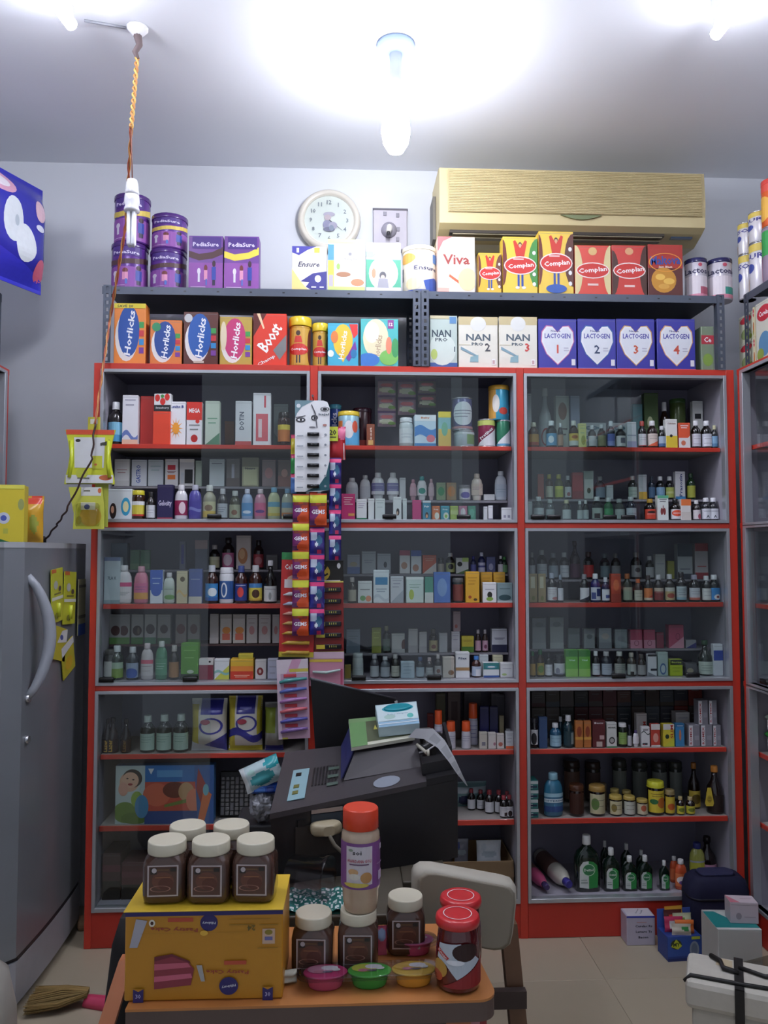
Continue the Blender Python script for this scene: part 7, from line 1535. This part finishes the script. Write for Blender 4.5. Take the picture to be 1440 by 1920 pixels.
# jelly cup pack
CLR = clear('eef0f2', .03, 'tray')
def cups(px, py, label, cols, g, sc=1.0, rz=0):
    p = PZ(px, py, TZ); t = thing('jelly_cup_pack', label, 'sweets', (p.x, p.y, TZ+.0005), rz, g); n = len(cols)
    for k, (lid, body, film) in enumerate(cols):
        x = (k-(n-1)/2)*.074*sc; A, Bq = .036*sc, .023*sc
        ring = lambda s, z: [(x+A*s*math.cos(2*math.pi*i/24), Bq*s*math.sin(2*math.pi*i/24), z) for i in range(24)]
        m = MB(); m.loft([ring(.74, 0), ring(.80, .003), ring(.92, .019), ring(.95, .021)], mat(body, .15, 0, .06, 30, .5, .4)); c = m.obj('cup', t)
        m = MB(); m.loft([ring(1.02, .021), ring(1.03, .0225), ring(1.0, .0235)], mat(lid, .3, 0, .05)); f = m.obj('lid_film', t)
        m = MB(); st = [('e', film, .38, .62, .3, .28), ('e', 'e8dfe2', .6, .7, .2, .16), ('e', 'c87a8a', .35, .45, .12, .1), ('e', '6a5a70', .55, .42, .12, .06), ('e', 'e6e0d8', .75, .55, .1, .1)]
        paint(m, st, 2*A, 2*Bq, lambda xx, yy, o, c_: (x-A+xx, -Bq+yy, .0238+o)); m.obj('print', t)
    W = n*.037*sc+.008
    m = MB(); m.rrect([(.019, W, .027*sc, .022), (.0205, W+.002, .029*sc, .022)], CLR, 6); m.obj('tray', t)
    m = MB(); m.rrect([(.0246, W-.002, .027*sc, .02), (.0256, W-.006, .024*sc, .018)], CLR, 6); m.obj('wrap', t)
cups(693, 1846, 'clear pack of pink, green and yellow jelly cups', [('c8306a', 'b84a6a', 'd890a8'), ('4ab03a', '2f9a3a', 'c8c83a'), ('e0b02a', 'd89a2a', 'd8a83a')], 'jelly cup packs on the table', .98, R(1.2))
cups(778, 1786, 'second jelly cup pack, pink, behind the first', [('d8609a', 'c85088', 'd890b0')], 'jelly cup packs on the table', .9, R(3))
# small things between yellow carton and jars
t = thing('paper_scrap', 'small crumpled white paper by the yellow carton', 'paper', (P(540, 1790, 1.36).x, 1.36, TZ), .2); p_pouch(t, .03, .022, .012, 'b8b8a8', [], seed=3)
t = thing('sachet', 'small pink and blue sachet between two table jars', 'sachet', (P(716, 1770, 1.44).x, 1.447, TZ+.0005), .1); p_pouch(t, .018, .05, .006, 'c85a80', [('e', '8aa0c8', .5, .7, .4, .2)], seed=5)
# ================================================================ counter behind with printer
CT = .575; cx0, cx1 = P(540, 1700, 1.62).x-.42, P(768, 1700, 1.62).x+.16
t = thing('back_counter', 'dark counter behind the small table, carrying the printer', 'counter', ((cx0+cx1)/2, 1.72, 0)); w = .62
w = P(764, 1650, 1.60).x-P(500, 1650, 1.60).x; xc = (P(764, 1650, 1.60).x+P(500, 1650, 1.60).x)/2; t.location = (xc, 1.58, 0); DK = mat('1d1a1e', .6)
MB().box(-w/2, w/2, 0, .68, CT-.03, CT, mat('4a4438', .5), .003).obj('top', t)
MB().box(w/2+.0005, w/2+.10, .152, .68, CT-.03, CT, mat('4a4438', .5), .003).obj('top', t); MB().box(w/2+.001, w/2+.095, .165, .66, 0, CT-.0305, DK).obj('side_cabinet', t)
for sx in (-1, 1): MB().box(sx*(w/2-.011)-.009, sx*(w/2-.011)+.009, .01, .55, 0, CT-.0305, DK).obj('side_panel', t)
MB().box(-w/2+.021, w/2-.021, .03, .045, 0, CT-.031, DK).obj('front_panel', t); MB().box(-w/2+.021, w/2-.021, .53, .545, 0, CT-.031, DK).obj('front_panel', t)
ctz = CT+.0005
# patterned cloth over the near end of the table
a = PZ(536, 1716, TZ+.01); t = thing('cloth', 'teal cloth with white floral pattern on the table end', 'cloth', (P(592, 1690, 1.62).x, 1.585, CT+.0004))
m = MB(); nx, ny = 30, 20; X0, X1 = -.058, .062
vs = [((X0+(X1-X0)*i/nx), (.0+.105*j/ny), .006+.0025*math.sin(i*.8)+.002*math.sin(j*1.3+i*.3)) for j in range(ny+1) for i in range(nx+1)]
rn = random.Random(5); TE = mat('14665e', .8); WHT = mat('c8d4d0', .8)
for j in range(ny):
    for i in range(nx):
        q_ = j*(nx+1)+i; 
        b0 = len(m.v)
        m.add([vs[q_], vs[q_+1], vs[q_+nx+2], vs[q_+nx+1]], [(0, 1, 2, 3)], WHT if (math.sin(i*1.7+j*2.3)*math.cos(i*.9-j*1.9)) > .35 else TE)
m.obj('fabric', t)
m = MB(); m.box(X0+.001, X1-.001, .002, .100, 0, .002, TE); m.obj('underside', t)
# printer body from its real corners
BK = mat('19181b', .38, 0, .08, 12, .5); GR = mat('3d393c', .42, 0, .08, 10); G2 = mat('4a4649', .45, 0, .06, 10)
cA, cB, cC, cD_ = P(508, 1524, 1.72), P(858, 1452, 1.86), P(838, 1376, 2.12), P(536, 1410, 2.02)
O = Vector((cA.x, cA.y, ctz)); t = thing('dot_matrix_printer', 'dark grey dot matrix printer seen from behind on the counter', 'printer', tuple(O))
L3 = lambda p: Vector(p)-O
A_, B_, C_, E_ = L3(cA), L3(cB), L3(cC), L3(cD_)
def Q(u, v, hh=0): return (A_*(1-u)+B_*u)*(1-v)+(E_*(1-u)+C_*u)*v+Vector((0, 0, hh))
def qb(u0, u1, v0, v1, h0, h1, m_, name, top=None):
    m = MB(); b_ = [Q(u0, v0, h0), Q(u1, v0, h0), Q(u1, v1, h0), Q(u0, v1, h0)]
    tp = [Q(u0, v0, h1), Q(u1, v0, h1), Q(u1, v1, h1), Q(u0, v1, h1)] if top is None else [Q(*x) for x in top]
    return m.hexa([tuple(x) for x in b_+tp], m_).obj(name, t)
m = MB(); fl_ = lambda p, z: (p.x, p.y, z)
m.hexa([fl_(A_, 0), fl_(B_, 0), fl_(C_, 0), fl_(E_, 0), tuple(A_-Vector((0, 0, .012))), tuple(B_-Vector((0, 0, .012))), tuple(C_-Vector((0, 0, .012))), tuple(E_-Vector((0, 0, .012)))], BK); m.obj('case', t)
qb(-.005, .82, -.012, 1, -.0115, 0, GR, 'top_cover')
qb(.82, 1.0, .0, 1, -.0115, .003, BK, 'end_cover')
qb(.36, .80, .30, .98, .0002, .055, G2, 'raised_hood', [(.42, .42, .045), (.79, .42, .04), (.79, .97, .05), (.40, .97, .055)])
m = MB(); pp = [Q(.355, .29, .003), Q(.42, .415, .047), Q(.40, .97, .057), Q(.34, .97, .004)]; m.add([tuple(p+Vector((-.001, -.001, .001))) for p in pp], [(0, 1, 2, 3)], mat('34366a', .4)); m.add([tuple(p+Vector((-.004, -.002, 0))) for p in pp], [(3, 2, 1, 0)], mat('34366a', .4)); m.obj('coloured_stripe', t)
m = MB(); 
def qr(u0, u1, v0, v1, hh, c, name, bev=.0012):
    m = MB(); b_ = [Q(u0, v0, hh), Q(u1, v0, hh), Q(u1, v1, hh), Q(u0, v1, hh)]; tp = [x+Vector((0, 0, bev)) for x in b_]; return m.hexa([tuple(x) for x in b_+tp], c).obj(name, t)
pl = qr(.07, .16, .12, .62, .0003, mat('8ab0b8', .3), 'control_panel')
for k, v in enumerate((.20, .30, .50)): qr(.09, .12, v, v+.05, .0017, BLK if k == 2 else mat('6a6a30', .4), 'button')
for k in range(8): qr(.185+.018*k, .195+.018*k, .3, .62, .0003, BK, 'vent_slot', .0004)
for k in range(3): qr(.27, .33, .25+.14*k, .3+.14*k, .0003, mat('4a5c52', .4), 'small_sticker', .0005)
m = MB(); cc = Q(.60, .13, .0012); m.add([tuple(Q(.60+.075*math.cos(2*math.pi*i/20), .13+.10*math.sin(2*math.pi*i/20), .001)) for i in range(20)], [tuple(range(20))], mat('8a929e', .35)); m.obj('name_plate', t)
# opening with gear parts at the far end
qb(.80, .985, .1, .25, .0032, .028, BK, 'gear_guard'); qb(.965, .985, .26, .9, .0032, .04, BK, 'gear_guard')
for u, v, r_ in ((.86, .45, .022), (.91, .62, .018), (.85, .75, .02)):
    p = Q(u, v, .026); m = MB(); m.tube([tuple(p+Vector((-.012, 0, 0))), tuple(p+Vector((.012, .003, 0)))], r_, mat('55504e', .4), 14); m.obj('gear', t)
m = MB(); m.tube([tuple(Q(.78, .33, .05)), tuple(Q(.83, .16, .045))], .004, mat('b8b4a4', .4), 8); m.tube([tuple(Q(.83, .16, .045)), tuple(Q(.845, .15, .045))], .008, mat('b8b4a4', .4), 8); m.obj('lever', t)
# lid standing up behind: flat black board
k0, k1, k2, k3 = P(582, 1273, 2.06), P(742, 1311, 2.20), P(742, 1400, 2.20), P(591, 1404, 2.06)
base0 = Vector((k3.x, k3.y, cD_.z-.0)); k3.z = min(k3.z, k3.z)
m = MB(); th = Vector((0, .006, 0)); c4 = [L3(k3), L3(k2), L3(k1), L3(k0)]
m.hexa([tuple(c4[0]), tuple(c4[1]), tuple(c4[1]+th), tuple(c4[0]+th), tuple(c4[3]), tuple(c4[2]), tuple(c4[2]+th), tuple(c4[3]+th)], mat('0d0d10', .6)); m.obj('raised_lid', t, True)
m = MB(); m.tube([tuple(L3(k0)+Vector((0, .003, 0))), tuple(L3(k1)+Vector((0, .003, 0)))], .004, mat('4a4a50', .4), 6); m.obj('lid_edge', t)
m = MB(); m.tube([tuple(L3(k1)+Vector((0, -.002, -.004))), tuple(L3(k1)+Vector((.002, -.006, -.02)))], .005, mat('8a8a8a', .4), 6); m.obj('hinge_pin', t)
# back side: recess, plug
yq = lambda u, z: (A_*(1-u)+B_*u)*Vector((1, 1, 0)) if False else Vector(((A_*(1-u)+B_*u).x, (A_*(1-u)+B_*u).y, z))
def back(u0, u1, z0, z1, out, c, name, bev=0):
    a0, a1 = yq(u0, 0), yq(u1, 0); n = Vector((a1.y-a0.y, -(a1.x-a0.x), 0)).normalized(); o_ = n*out
    m = MB(); return m.hexa([tuple(a0+o_+Vector((0, 0, z0))), tuple(a1+o_+Vector((0, 0, z0))), tuple(a1+Vector((0, 0, z0))), tuple(a0+Vector((0, 0, z0))), tuple(a0+o_+Vector((0, 0, z1))), tuple(a1+o_+Vector((0, 0, z1))), tuple(a1+Vector((0, 0, z1))), tuple(a0+Vector((0, 0, z1)))], c).obj(name, t)
zt_ = A_.z
back(.20, .36, zt_-.012, zt_-.004, .004, mat('9a8a80', .4), 'label_strip'); back(.20, .36, zt_-.034, zt_-.014, .003, mat('24303c', .4), 'socket_recess'); back(.12, .34, zt_-.10, zt_-.036, .003, mat('2c2622', .5), 'interface_plate'); back(.13, .17, zt_-.036, zt_-.022, .0036, mat('0c0c0e', .4), 'switch')
t2 = thing('data_cable', 'beige connector plug and cable on the printer back', 'cable', (0, 0, 0)); pc = P(606, 1558, 1.73); n_ = Vector((B_.y-A_.y, -(B_.x-A_.x), 0)).normalized(); BG = mat('a89c7e', .4)
pc = O+yq(.265, 0)+n_*.0036; pc.z = P(606, 1556, 1.73).z; e1 = Vector((B_.x-A_.x, B_.y-A_.y, 0)).normalized()
def loc(a_, b_, c_): return tuple(pc+e1*a_+n_*b_+Vector((0, 0, c_)))
rings = []
for b_, sx, sz in ((0, .032, .013), (.012, .034, .015), (.022, .033, .014), (.03, .020, .012), (.036, .012, .010)):
    rings.append([loc(sx*math.copysign(abs(math.cos(q_))**.5, math.cos(q_)), b_, sz*math.copysign(abs(math.sin(q_))**.6, math.sin(q_))) for q_ in [2*math.pi*i/20 for i in range(20)]])
m = MB(); m.loft(rings, BG); m.obj('plug', t2, True)
m = MB(); m.tube([loc(.0, .03, -.004), loc(.004, .036, -.016), loc(.012, .036, -.030), loc(.03, .034, -.048), loc(.05, .03, -.07), loc(.055, -.0, -.09)][:5], .004, mat('8a8474', .5), 8); m.obj('flex', t2)
# clear plastic cover leaning under the printer
t = thing('plastic_tub', 'empty clear plastic tub lying beside the printer cable', 'tub', (P(580, 1640, 1.60).x-.0, 1.60, TZ+.0), 0)
t.location.z = CT+.052; t.location.y = 1.642; t.rotation_euler = (R(90), 0, R(70)); m = MB(); m.lathe([(.03, -.045), (.036, -.04), (.040, .03), (.043, .034), (.043, .040)], clear('d8d0d4', .12, 'tub'), 28, cap1=False); m.obj('tub_body', t)
# items lying on the printer
Qw = lambda u, v, hh: O+Q(u, v, hh)
def slab(name, label, cat, corners, thick, base, top_ops, group=None, mp=None):
    c0 = sum(corners, Vector())/4; t = thing(name, label, cat, tuple(c0), 0, group); cs = [c-c0 for c in corners]; up = (cs[1]-cs[0]).cross(cs[3]-cs[0]).normalized()
    m = MB(); m.hexa([tuple(c) for c in cs]+[tuple(c+up*thick) for c in cs], base if not isinstance(base, str) else mat(base, .4)); m.obj('body', t)
    if top_ops:
        paint(MB(), top_ops, 1, 1, lambda x, y, o, c: tuple((cs[0]*(1-x)+cs[1]*x)*(1-y)+(cs[3]*(1-x)+cs[2]*x)*y+up*(thick+.0003+o))).obj('print', t)
    return t, cs, up
b0 = [P(640, 1438, 1.885), P(786, 1412, 1.915), P(788, 1368, 2.045), P(622, 1392, 2.03)]
zs = max(Qw(.42, .42, .047).z, Qw(.79, .97, .052).z)
# the book lies on the hood: lift its corners to one tilted plane on the hood
bk = [Qw(.42, .44, .0515)+Vector((-.008, -.02, 0)), Qw(.77, .44, .0505), Qw(.78, .95, .059), Qw(.40, .95, .0605)+Vector((-.01, 0, 0))]
slab('paper_folder', 'green and brown picture folder lying on the printer', 'folder', bk, .008, 'c8c8b4', [('r', '5f8a52', 0, 0, .25, 1), ('r', '6a8a5a', 0, .85, 1, 1), ('r', '4a5238', .25, .1, 1, .85), ('r', '7a4a34', .42, .35, .9, .75), ('t', 'Lion', 'c8a878', .68, .6, .12, .3), ('t', 'AYURVEDA', 'b8a888', .65, .42, .07, .4), ('p', 'c8c050', [(.36, .5), (.42, .5), (.39, .68)])])
pz = bk[1].z+.0095
pk0 = [Qw(.56, .50, .0625), Qw(.80, .47, .0625), Qw(.80, .98, .071), Qw(.54, .98, .071)]
t, cs, up = slab('wipes_pack', 'white and teal wet wipes pack on top of the folder', 'wipes', [c+Vector((0, 0, .001)) for c in pk0], .024, mat('b4ccd2', .3, 0, .06, 30), [('r', '8ab0c8', 0, 0, 1, .22), ('r', 'c8dcdf', .02, .24, .98, .95), ('e', '1f98a8', .52, .76, .38, .17), ('e', '5ab8b0', .8, .38, .08, .1), ('e', 'a8c8c0', .3, .4, .14, .1), ('t', 'Baby Wipes', '8aa8b8', .5, .5, .06, .5), ('r', 'dfe8ec', 0, .1, 1, .13)])
m = MB(); c_ = lambda x, y: (cs[0]*(1-x)+cs[1]*x)*(1-y)+(cs[3]*(1-x)+cs[2]*x)*y
m.loft([[tuple(c_(.52+s*.33*math.cos(q_), .76+s*.14*math.sin(q_))+up*hh) for q_ in [2*math.pi*i/24 for i in range(24)]] for s, hh in ((1, .0248), (1, .028), (.92, .030))], gloss('17909f')); m.obj('flap_lid', t)
# white paper curling out over the printer's end
t = thing('paper_sheet', 'white paper sheet curling over the printer end', 'paper', tuple(Qw(.93, .6, .05)))
m = MB(); N = 14; cs0 = []
path = [P(780, 1366, 1.90), P(812, 1366, 1.89), P(834, 1388, 1.87), P(852, 1420, 1.85), P(864, 1446, 1.84), P(877, 1474, 1.83)]; wid = [.03, .035, .026, .018, .012, .002]
vs = []; o0 = Qw(.93, .6, .05)
for p_, w_ in zip(path, wid): vs += [tuple(p_-o0), tuple(p_-o0+Vector((-w_*.6, .01, -w_*.75)))]
fs = [(2*i, 2*i+1, 2*i+3, 2*i+2) for i in range(5)]; m.add(vs, fs, mat('dfe2e8', .6), True)
m.add([(x, y+.0006, z) for x, y, z in vs], [f[::-1] for f in fs], mat('c8ccd2', .6), True); m.obj('sheet', t)
t = thing('black_strap', 'black bent strap on the printer end with white edge', 'strap', tuple(o0)); m = MB()
pts = [P(785, 1406, 1.93), P(800, 1402, 1.925), P(815, 1392, 1.93), P(824, 1380, 1.95)]; m.tube([tuple(p_-o0) for p_ in pts], .011, BK, 8); m.obj('strap', t)
m = MB(); m.tube([tuple(p_-o0+Vector((0, -.011, -.004))) for p_ in pts], .0022, mat('c8c8cc', .4), 6); m.obj('white_edge', t)
# wipes pack, blue wrap and foil bundle at the printer's other end
Yl = 1.98; zl = CT
t = thing('storage_tin', 'dark metal box beside the printer under the foil bundle', 'box', (P(486, 1640, Yl+.06).x, Yl+.06, 0)); MB().box(-.055, .050, -.06, .09, 0, P(490, 1548, Yl).z, mat('26262a', .5), .004).obj('body', t)
z0 = P(490, 1548, Yl).z+.001
t = thing('foil_bundle', 'crumpled silver grey plastic bundle beside the printer', 'bundle', (P(492, 1520, Yl).x, Yl+.03, z0)); m = bmesh.new(); bmesh.ops.create_icosphere(m, subdivisions=4, radius=1)
rn = random.Random(3); from mathutils import noise
for v in m.verts:
    n1 = noise.noise(v.co*2.2)*.22+noise.noise(v.co*5)*.12; v.co = Vector((v.co.x*.034, v.co.y*.03, v.co.z*.034))*(1+n1)
mn = min(v.co.z for v in m.verts)
for v in m.verts: v.co.z -= mn
me = bpy.data.meshes.new('bundle'); m.to_mesh(me); m.free(); me.materials.append(mat('8e9096', .35, .3, .25, 50)); link('wrap', me, t)
hb = max(v.co.z for v in me.vertices)
t = thing('blue_wrap', 'crumpled bright blue plastic on the foil bundle', 'wrap', (P(492, 1490, Yl).x+.005, Yl+.03, z0+hb-.006)); p_pouch(t, .07, .026, .028, '1f56c0', [('e', '4a86e0', .3, .5, .2, .3), ('e', '143a90', .7, .5, .15, .3)], seed=8)
pw = P(494, 1452, Yl); t = thing('wipes_pack', 'tilted white and teal wipes pack above the blue plastic', 'wipes', (pw.x+.006, Yl+.02, P(490, 1478, Yl).z), 0, None, (R(-12), R(-24), 0))
p_pouch(t, .10, .062, .03, 'bcd2d6', [('e', '1f98a0', .85, .8, .2, .25), ('e', '3a9aa0', .5, .35, .32, .25), ('r', 'dfe6e8', 0, 0, .1, 1), ('e', 'a8d0c8', .3, .7, .1, .1)], seed=21)
# ================================================================ floor goods
def fbox(px, Yv, dp, name, label, cat, col, ops, top, group='boxes on the floor by the corner', rz=0, z=.0):
    x0, x1, yt, yb = px; zb = z+.0005; a, b = P(x0, yb, Yv), P(x1, yb, Yv); w = b.x-a.x; h = P((x0+x1)/2, yt, Yv).z-z
    t = thing(name, label, cat, ((a.x+b.x)/2, Yv+dp/2, zb), rz, group); MB().box(-w/2, w/2, -dp/2, dp/2, 0, h, mat(col, .45, 0, .04), .0015).obj('carton', t)
    paint(MB(), ops, w, h, flat(w, dp)).obj('print', t)
    if top: paint(MB(), top, w, dp, lambda x, y, o, c: (x-w/2, -dp/2+y, h+o)).obj('top_print', t)
    return t, w, h
Yb = PZ(1210, 1770, 0).y
fbox((1176, 1229, 1718, 1770), Yb-.01, .06, 'carton', 'white carton with blue edge on floor by red plinth', 'carton', 'b4aec0', [('r', '3040b0', 0, .94, 1, 1), ('t', 'Cerelac Rs', '3a3a4a', .6, .66, .08, .6), ('t', 'Lamaro Ts', '3a3a4a', .6, .47, .08, .56), ('t', 'Bacon', '3a3a4a', .58, .28, .08, .34), ('r', 'b88a90', .35, .78, .7, .8)], [('r', 'd0ccd4', .05, .05, .95, .97), ('t', 'Dynapar', '3a3a5a', .5, .6, .09, .4, 60), ('t', 'Lasik', '3a3a5a', .62, .5, .09, .3, 60)], rz=R(-1))
Y2 = PZ(1280, 1802, 0).y
t, w, h = fbox((1250, 1316, 1756, 1802), Y2, .07, 'carton', 'open blue carton of small snack packets on the floor', 'carton', '24408a', [('r', '2c50a0', 0, .2, 1, 1), ('e', '303a20', .25, .68, .16, .2), ('p', 'c0c81e', [(.1, .6), (.25, .9), (.42, .62), (.3, .48)]), ('t', 'MY', '2a3a1a', .26, .68, .16, 0), ('e', '8a98a8', .78, .45, .14, .34), ('e', '6a7a90', .78, .45, .09, .26), ('r', 'b8c832', .7, .86, .95, .98), ('r', '1a2a6a', 0, 0, 1, .12)], None, rz=R(4))
MB().box(-w/2-.0, w/2, .0352, .0368, h*.6, h*1.75, mat('3a5ab0', .5)).obj('flap', t)
bz2 = h; bx2 = t.location
pcs = [('d0c8b8', .0, -.04, 'cream and green packet on the blue carton', [('e', '3a8a4a', .7, .6, .2, .2)]), ('d8702a', .03, .0, 'orange packet on the blue carton', [('e', 'e0c04a', .5, .5, .3, .25)]), ('b8305a', -.03, .02, 'pink packet on the blue carton', [('e', 'd0d0d0', .5, .5, .25, .3)]), ('c8cfa8', .035, .045, 'pale green packet on the blue carton', [('e', '7aa04a', .5, .5, .3, .2)]), ('5a2a2a', -.015, .06, 'dark red packet at the rear of the blue carton', [('e', 'c83a2a', .5, .5, .3, .3)]), ('d8a030', .0, .075, 'amber packet at the rear of the blue carton', [])]
for k, (c, dx, dy, l, op_) in enumerate(pcs):
    q_ = thing('snack_packet', l, 'packet', (bx2.x+dx*.5-.004, bx2.y-.028+.0105*k, bz2+.001), 0, 'snack packets in the blue carton', (R(-8), 0, R(2*k-5))); p_pouch(q_, .06, .034+.006*k, .008, c, op_, seed=k+30, nx=8, nz=8)
t = thing('plastic_bag', 'crumpled clear plastic bag behind the styrofoam box', 'bag', (P(1412, 1780, 2.12).x, 2.12, .0005), R(20)); p_pouch(t, .22, .20, .10, clear('dcdcda', .1, 'bag'), [], seed=44, nx=14, nz=14)
Y3 = PZ(1340, 1795, 0).y
t, w, h = fbox((1352, 1432, 1744, 1812), 2.28, .13, 'carton', 'white carton with teal top on the floor', 'carton', 'b6b8b4', [('r', '8a9090', 0, .0, 1, .3)], [('r', '0f7c7c', 0, 0, 1, .9), ('r', 'c8ccc8', 0, 0, 1, .1), ('p', 'c8ccc8', [(.25, .9), (.5, .5), (.6, .9)])], rz=R(-4)); c3 = t.location; h3 = h
a = P(1372, 1732, 2.32); b = P(1422, 1732, 2.32)
t = thing('carton', 'small pinkish white carton standing on the teal topped one', 'carton', ((a.x+b.x)/2, 2.34, h3+.0012), R(-8), 'boxes on the floor by the corner'); w = b.x-a.x; hh = P(1397, 1692, 2.32).z-h3
p_carton(t, w, hh, .05, 'c4b8c0', [('e', '9a9098', .3, .35, .1, .16), ('r', 'a89aa2', .5, .3, .9, .34)]); paint(MB(), [('r', 'd0c2ca', .02, .02, .98, .98), ('p', 'c87a8a', [(0, 0), (.35, 0), (0, 1)]), ('r', 'a88a98', .45, .5, .85, .56)], w, .05, lambda x, y, o, c: (x-w/2, -.025+y, hh+.0002+o)).obj('top_print', t)
# navy bag
Yn = 2.42; a, b = P(1280, 1736, Yn), P(1412, 1736, Yn); w = b.x-a.x; hz = P(1340, 1642, 2.60).z; w *= .92
t = thing('bag', 'navy padded zip bag on the floor in the corner', 'bag', ((a.x+b.x)/2*(2.62/2.42)-.006, 2.622, .0005)); NV = mat('1c1d38', .8, 0, .12, 40, .3, 0, .3)
MB().rrect([(0, w*.42, .042, .02), (.01, w*.47, .048, .03), (hz*.55, w*.5, .052, .03), (hz*.80, w*.5, .052, .03), (hz*.93, w*.46, .048, .03), (hz, w*.38, .036, .025)], NV, 6).obj('body', t)
MB().rrect([(hz*.70, w*.505, .055, .032), (hz*.725, w*.505, .055, .032)], mat('101020', .6), 6).obj('zip', t)
MB().rrect([(hz+.0005, w*.30, .03, .02), (hz+.008, w*.28, .026, .02)], mat('24264a', .8, 0, .1, 40), 6).obj('top_pad', t)
# styrofoam box with straps
ZF = .40; fa = PZ(1288, 1878, ZF-.035); 
lt = [PZ(1284, 1838, ZF), PZ(1500, 1880, ZF), PZ(1520, 1815, ZF), PZ(1318, 1786, ZF)]
o_ = lt[0].copy(); ex = (lt[1]-lt[0]); ex.z = 0; W5 = ex.length; ex.normalize(); ey = Vector((-ex.y, ex.x, 0)); D5 = (lt[3]-lt[0]).dot(ey)
ang = math.atan2(ex.y, ex.x); cx5 = o_+ex*W5/2+ey*D5/2
XM = WR-.02
t = thing('styrofoam_box', 'white styrofoam box tied with black straps', 'box', (cx5.x, cx5.y, .0005), ang); ST = mat('bcb8ac', .7, 0, .08, 60, .3, 0, .25); BS = mat('151312', .6)
MB().box(-W5/2+.012, W5/2-.012, -D5/2+.012, D5/2-.012, 0, ZF-.058, ST, .008).obj('box_body', t)
MB().box(-W5/2, W5/2, -D5/2, D5/2, ZF-.058, ZF, ST, .012).obj('lid', t)
xs = (PZ(1385, 1820, ZF)-cx5).dot(ex)
m = MB(); m.box(xs-.009, xs+.009, -D5/2-.002, D5/2, ZF, ZF+.0016, BS); m.box(xs-.009, xs+.009, -D5/2-.002, -D5/2-.0002, ZF-.058, ZF+.0016, BS); m.box(xs-.009, xs+.009, -D5/2-.0005, -D5/2+.0115, ZF-.0595, ZF-.058, BS); m.box(xs-.009, xs+.009, -D5/2+.0098, -D5/2+.0118, .005, ZF-.058, BS); m.obj('strap', t)
m = MB(); m.tube([(-W5/2-.002, -D5*.38, ZF-.01), (-W5/2+.01, -D5*.36, ZF+.003), (0, -D5*.36, ZF+.004), (W5/2, -D5*.30, ZF+.003)], .004, BS, 6); m.obj('strap', t)
m = MB(); m.tube([(xs, .02, ZF+.005), (xs+.05, .0, ZF+.005), (W5/2, .03, ZF+.005)], .004, BS, 6); m.tube([(xs, -.005, ZF+.005), (xs-.03, .0, ZF+.007), (xs-.035, .03, ZF+.006), (xs-.055, .05, ZF+.005)], .005, BS, 6); m.obj('strap', t)
m = MB(); m.add([(xs-.045, .02, ZF+.0008), (xs-.012, .02, ZF+.0008), (xs-.012, .05, ZF+.0008), (xs-.04, .055, ZF+.0008)], [(0, 1, 2, 3)], mat('b8a888', .6)); m.obj('torn_patch', t)
# clear bag behind the styrofoam box
# broom
pb = PZ(60, 1878, .02); pe = PZ(165, 1865, .03); pf = PZ(232, 1868, .03)
t = thing('broom', 'soft grass broom with pink handle lying on the floor', 'broom', tuple(Vector((pb.x, pb.y, 0)))); d_ = (pe-pb); n0 = Vector((-d_.y, d_.x, 0)).normalized()
rn = random.Random(11); m = MB(); m2 = MB()
for k in range(260):
    a_ = rn.uniform(-1, 1); b_ = rn.uniform(0, 1); e_ = rn.uniform(-.01, .03)
    p0 = Vector((0, 0, .012+.022*b_))+n0*a_*.055-d_*e_*2; p1 = d_*.55+n0*a_*.05+Vector((0, 0, .016+.03*b_*(1-abs(a_)*.6))); p2 = d_+n0*a_*.016+Vector((0, 0, .02+.012*b_))
    (m if k % 2 else m2).tube([p0, p1, p2], [.0010, .0016, .0014], mat('9a7c44' if k % 2 else '836a38', .8), 3, False)
o1 = m.obj('bristle', t); o2 = m2.obj('bristle', t); o1['kind'] = 'stuff'; o2['kind'] = 'stuff'
PKM = mat('c83a60', .35, 0, .05); f_ = pf-pb
m = MB(); m.tube([d_*.93+Vector((0, 0, .006)), d_*1.05, f_*.8+Vector((0, 0, .002)), f_*1.25+Vector((0, 0, 0)), f_*1.7], [.016, .019, .021, .018, .012], PKM, 14); o = m.obj('handle', t); o.location.z = .0
# black cloth bag under the table end, white bucket edge
t = thing('black_bag', 'black cloth bag hanging at the table end', 'bag', (P(226, 1830, 1.60).x, 1.63, .02)); MB().rrect([(0, .02, .05, .02), (.02, .03, .06, .025), (.38, .030, .055, .025), (.50, .018, .04, .015), (.545, .006, .02, .005)], mat('131214', .85, 0, .1, 30), 6).obj('body', t)
pq = P(4, 1870, 1.75); t = thing('plastic_bag', 'white plastic bag on the floor by the fridge foot', 'bag', (pq.x-.085, 1.80, .0005)); hz = P(20, 1818, 1.75).z
MB().rrect([(0, .06, .06, .03), (.05, .09, .08, .05), (hz*.7, .085, .07, .05), (hz*.92, .07, .05, .04), (hz, .03, .03, .02)], mat('a8a49a', .35, 0, .08, 25, .5, 0, .4), 6).obj('body', t)

t = thing('red_bag', 'red and white plastic bag hanging under the table', 'bag', (P(893, 1890, 1.42).x, 1.44, .02)); p_pouch(t, .05, .50, .03, '8a2a30', [('r', 'b87a80', .2, .75, .7, .98), ('e', 'b86a70', .4, .6, .25, .05)], seed=15, waist=.3)
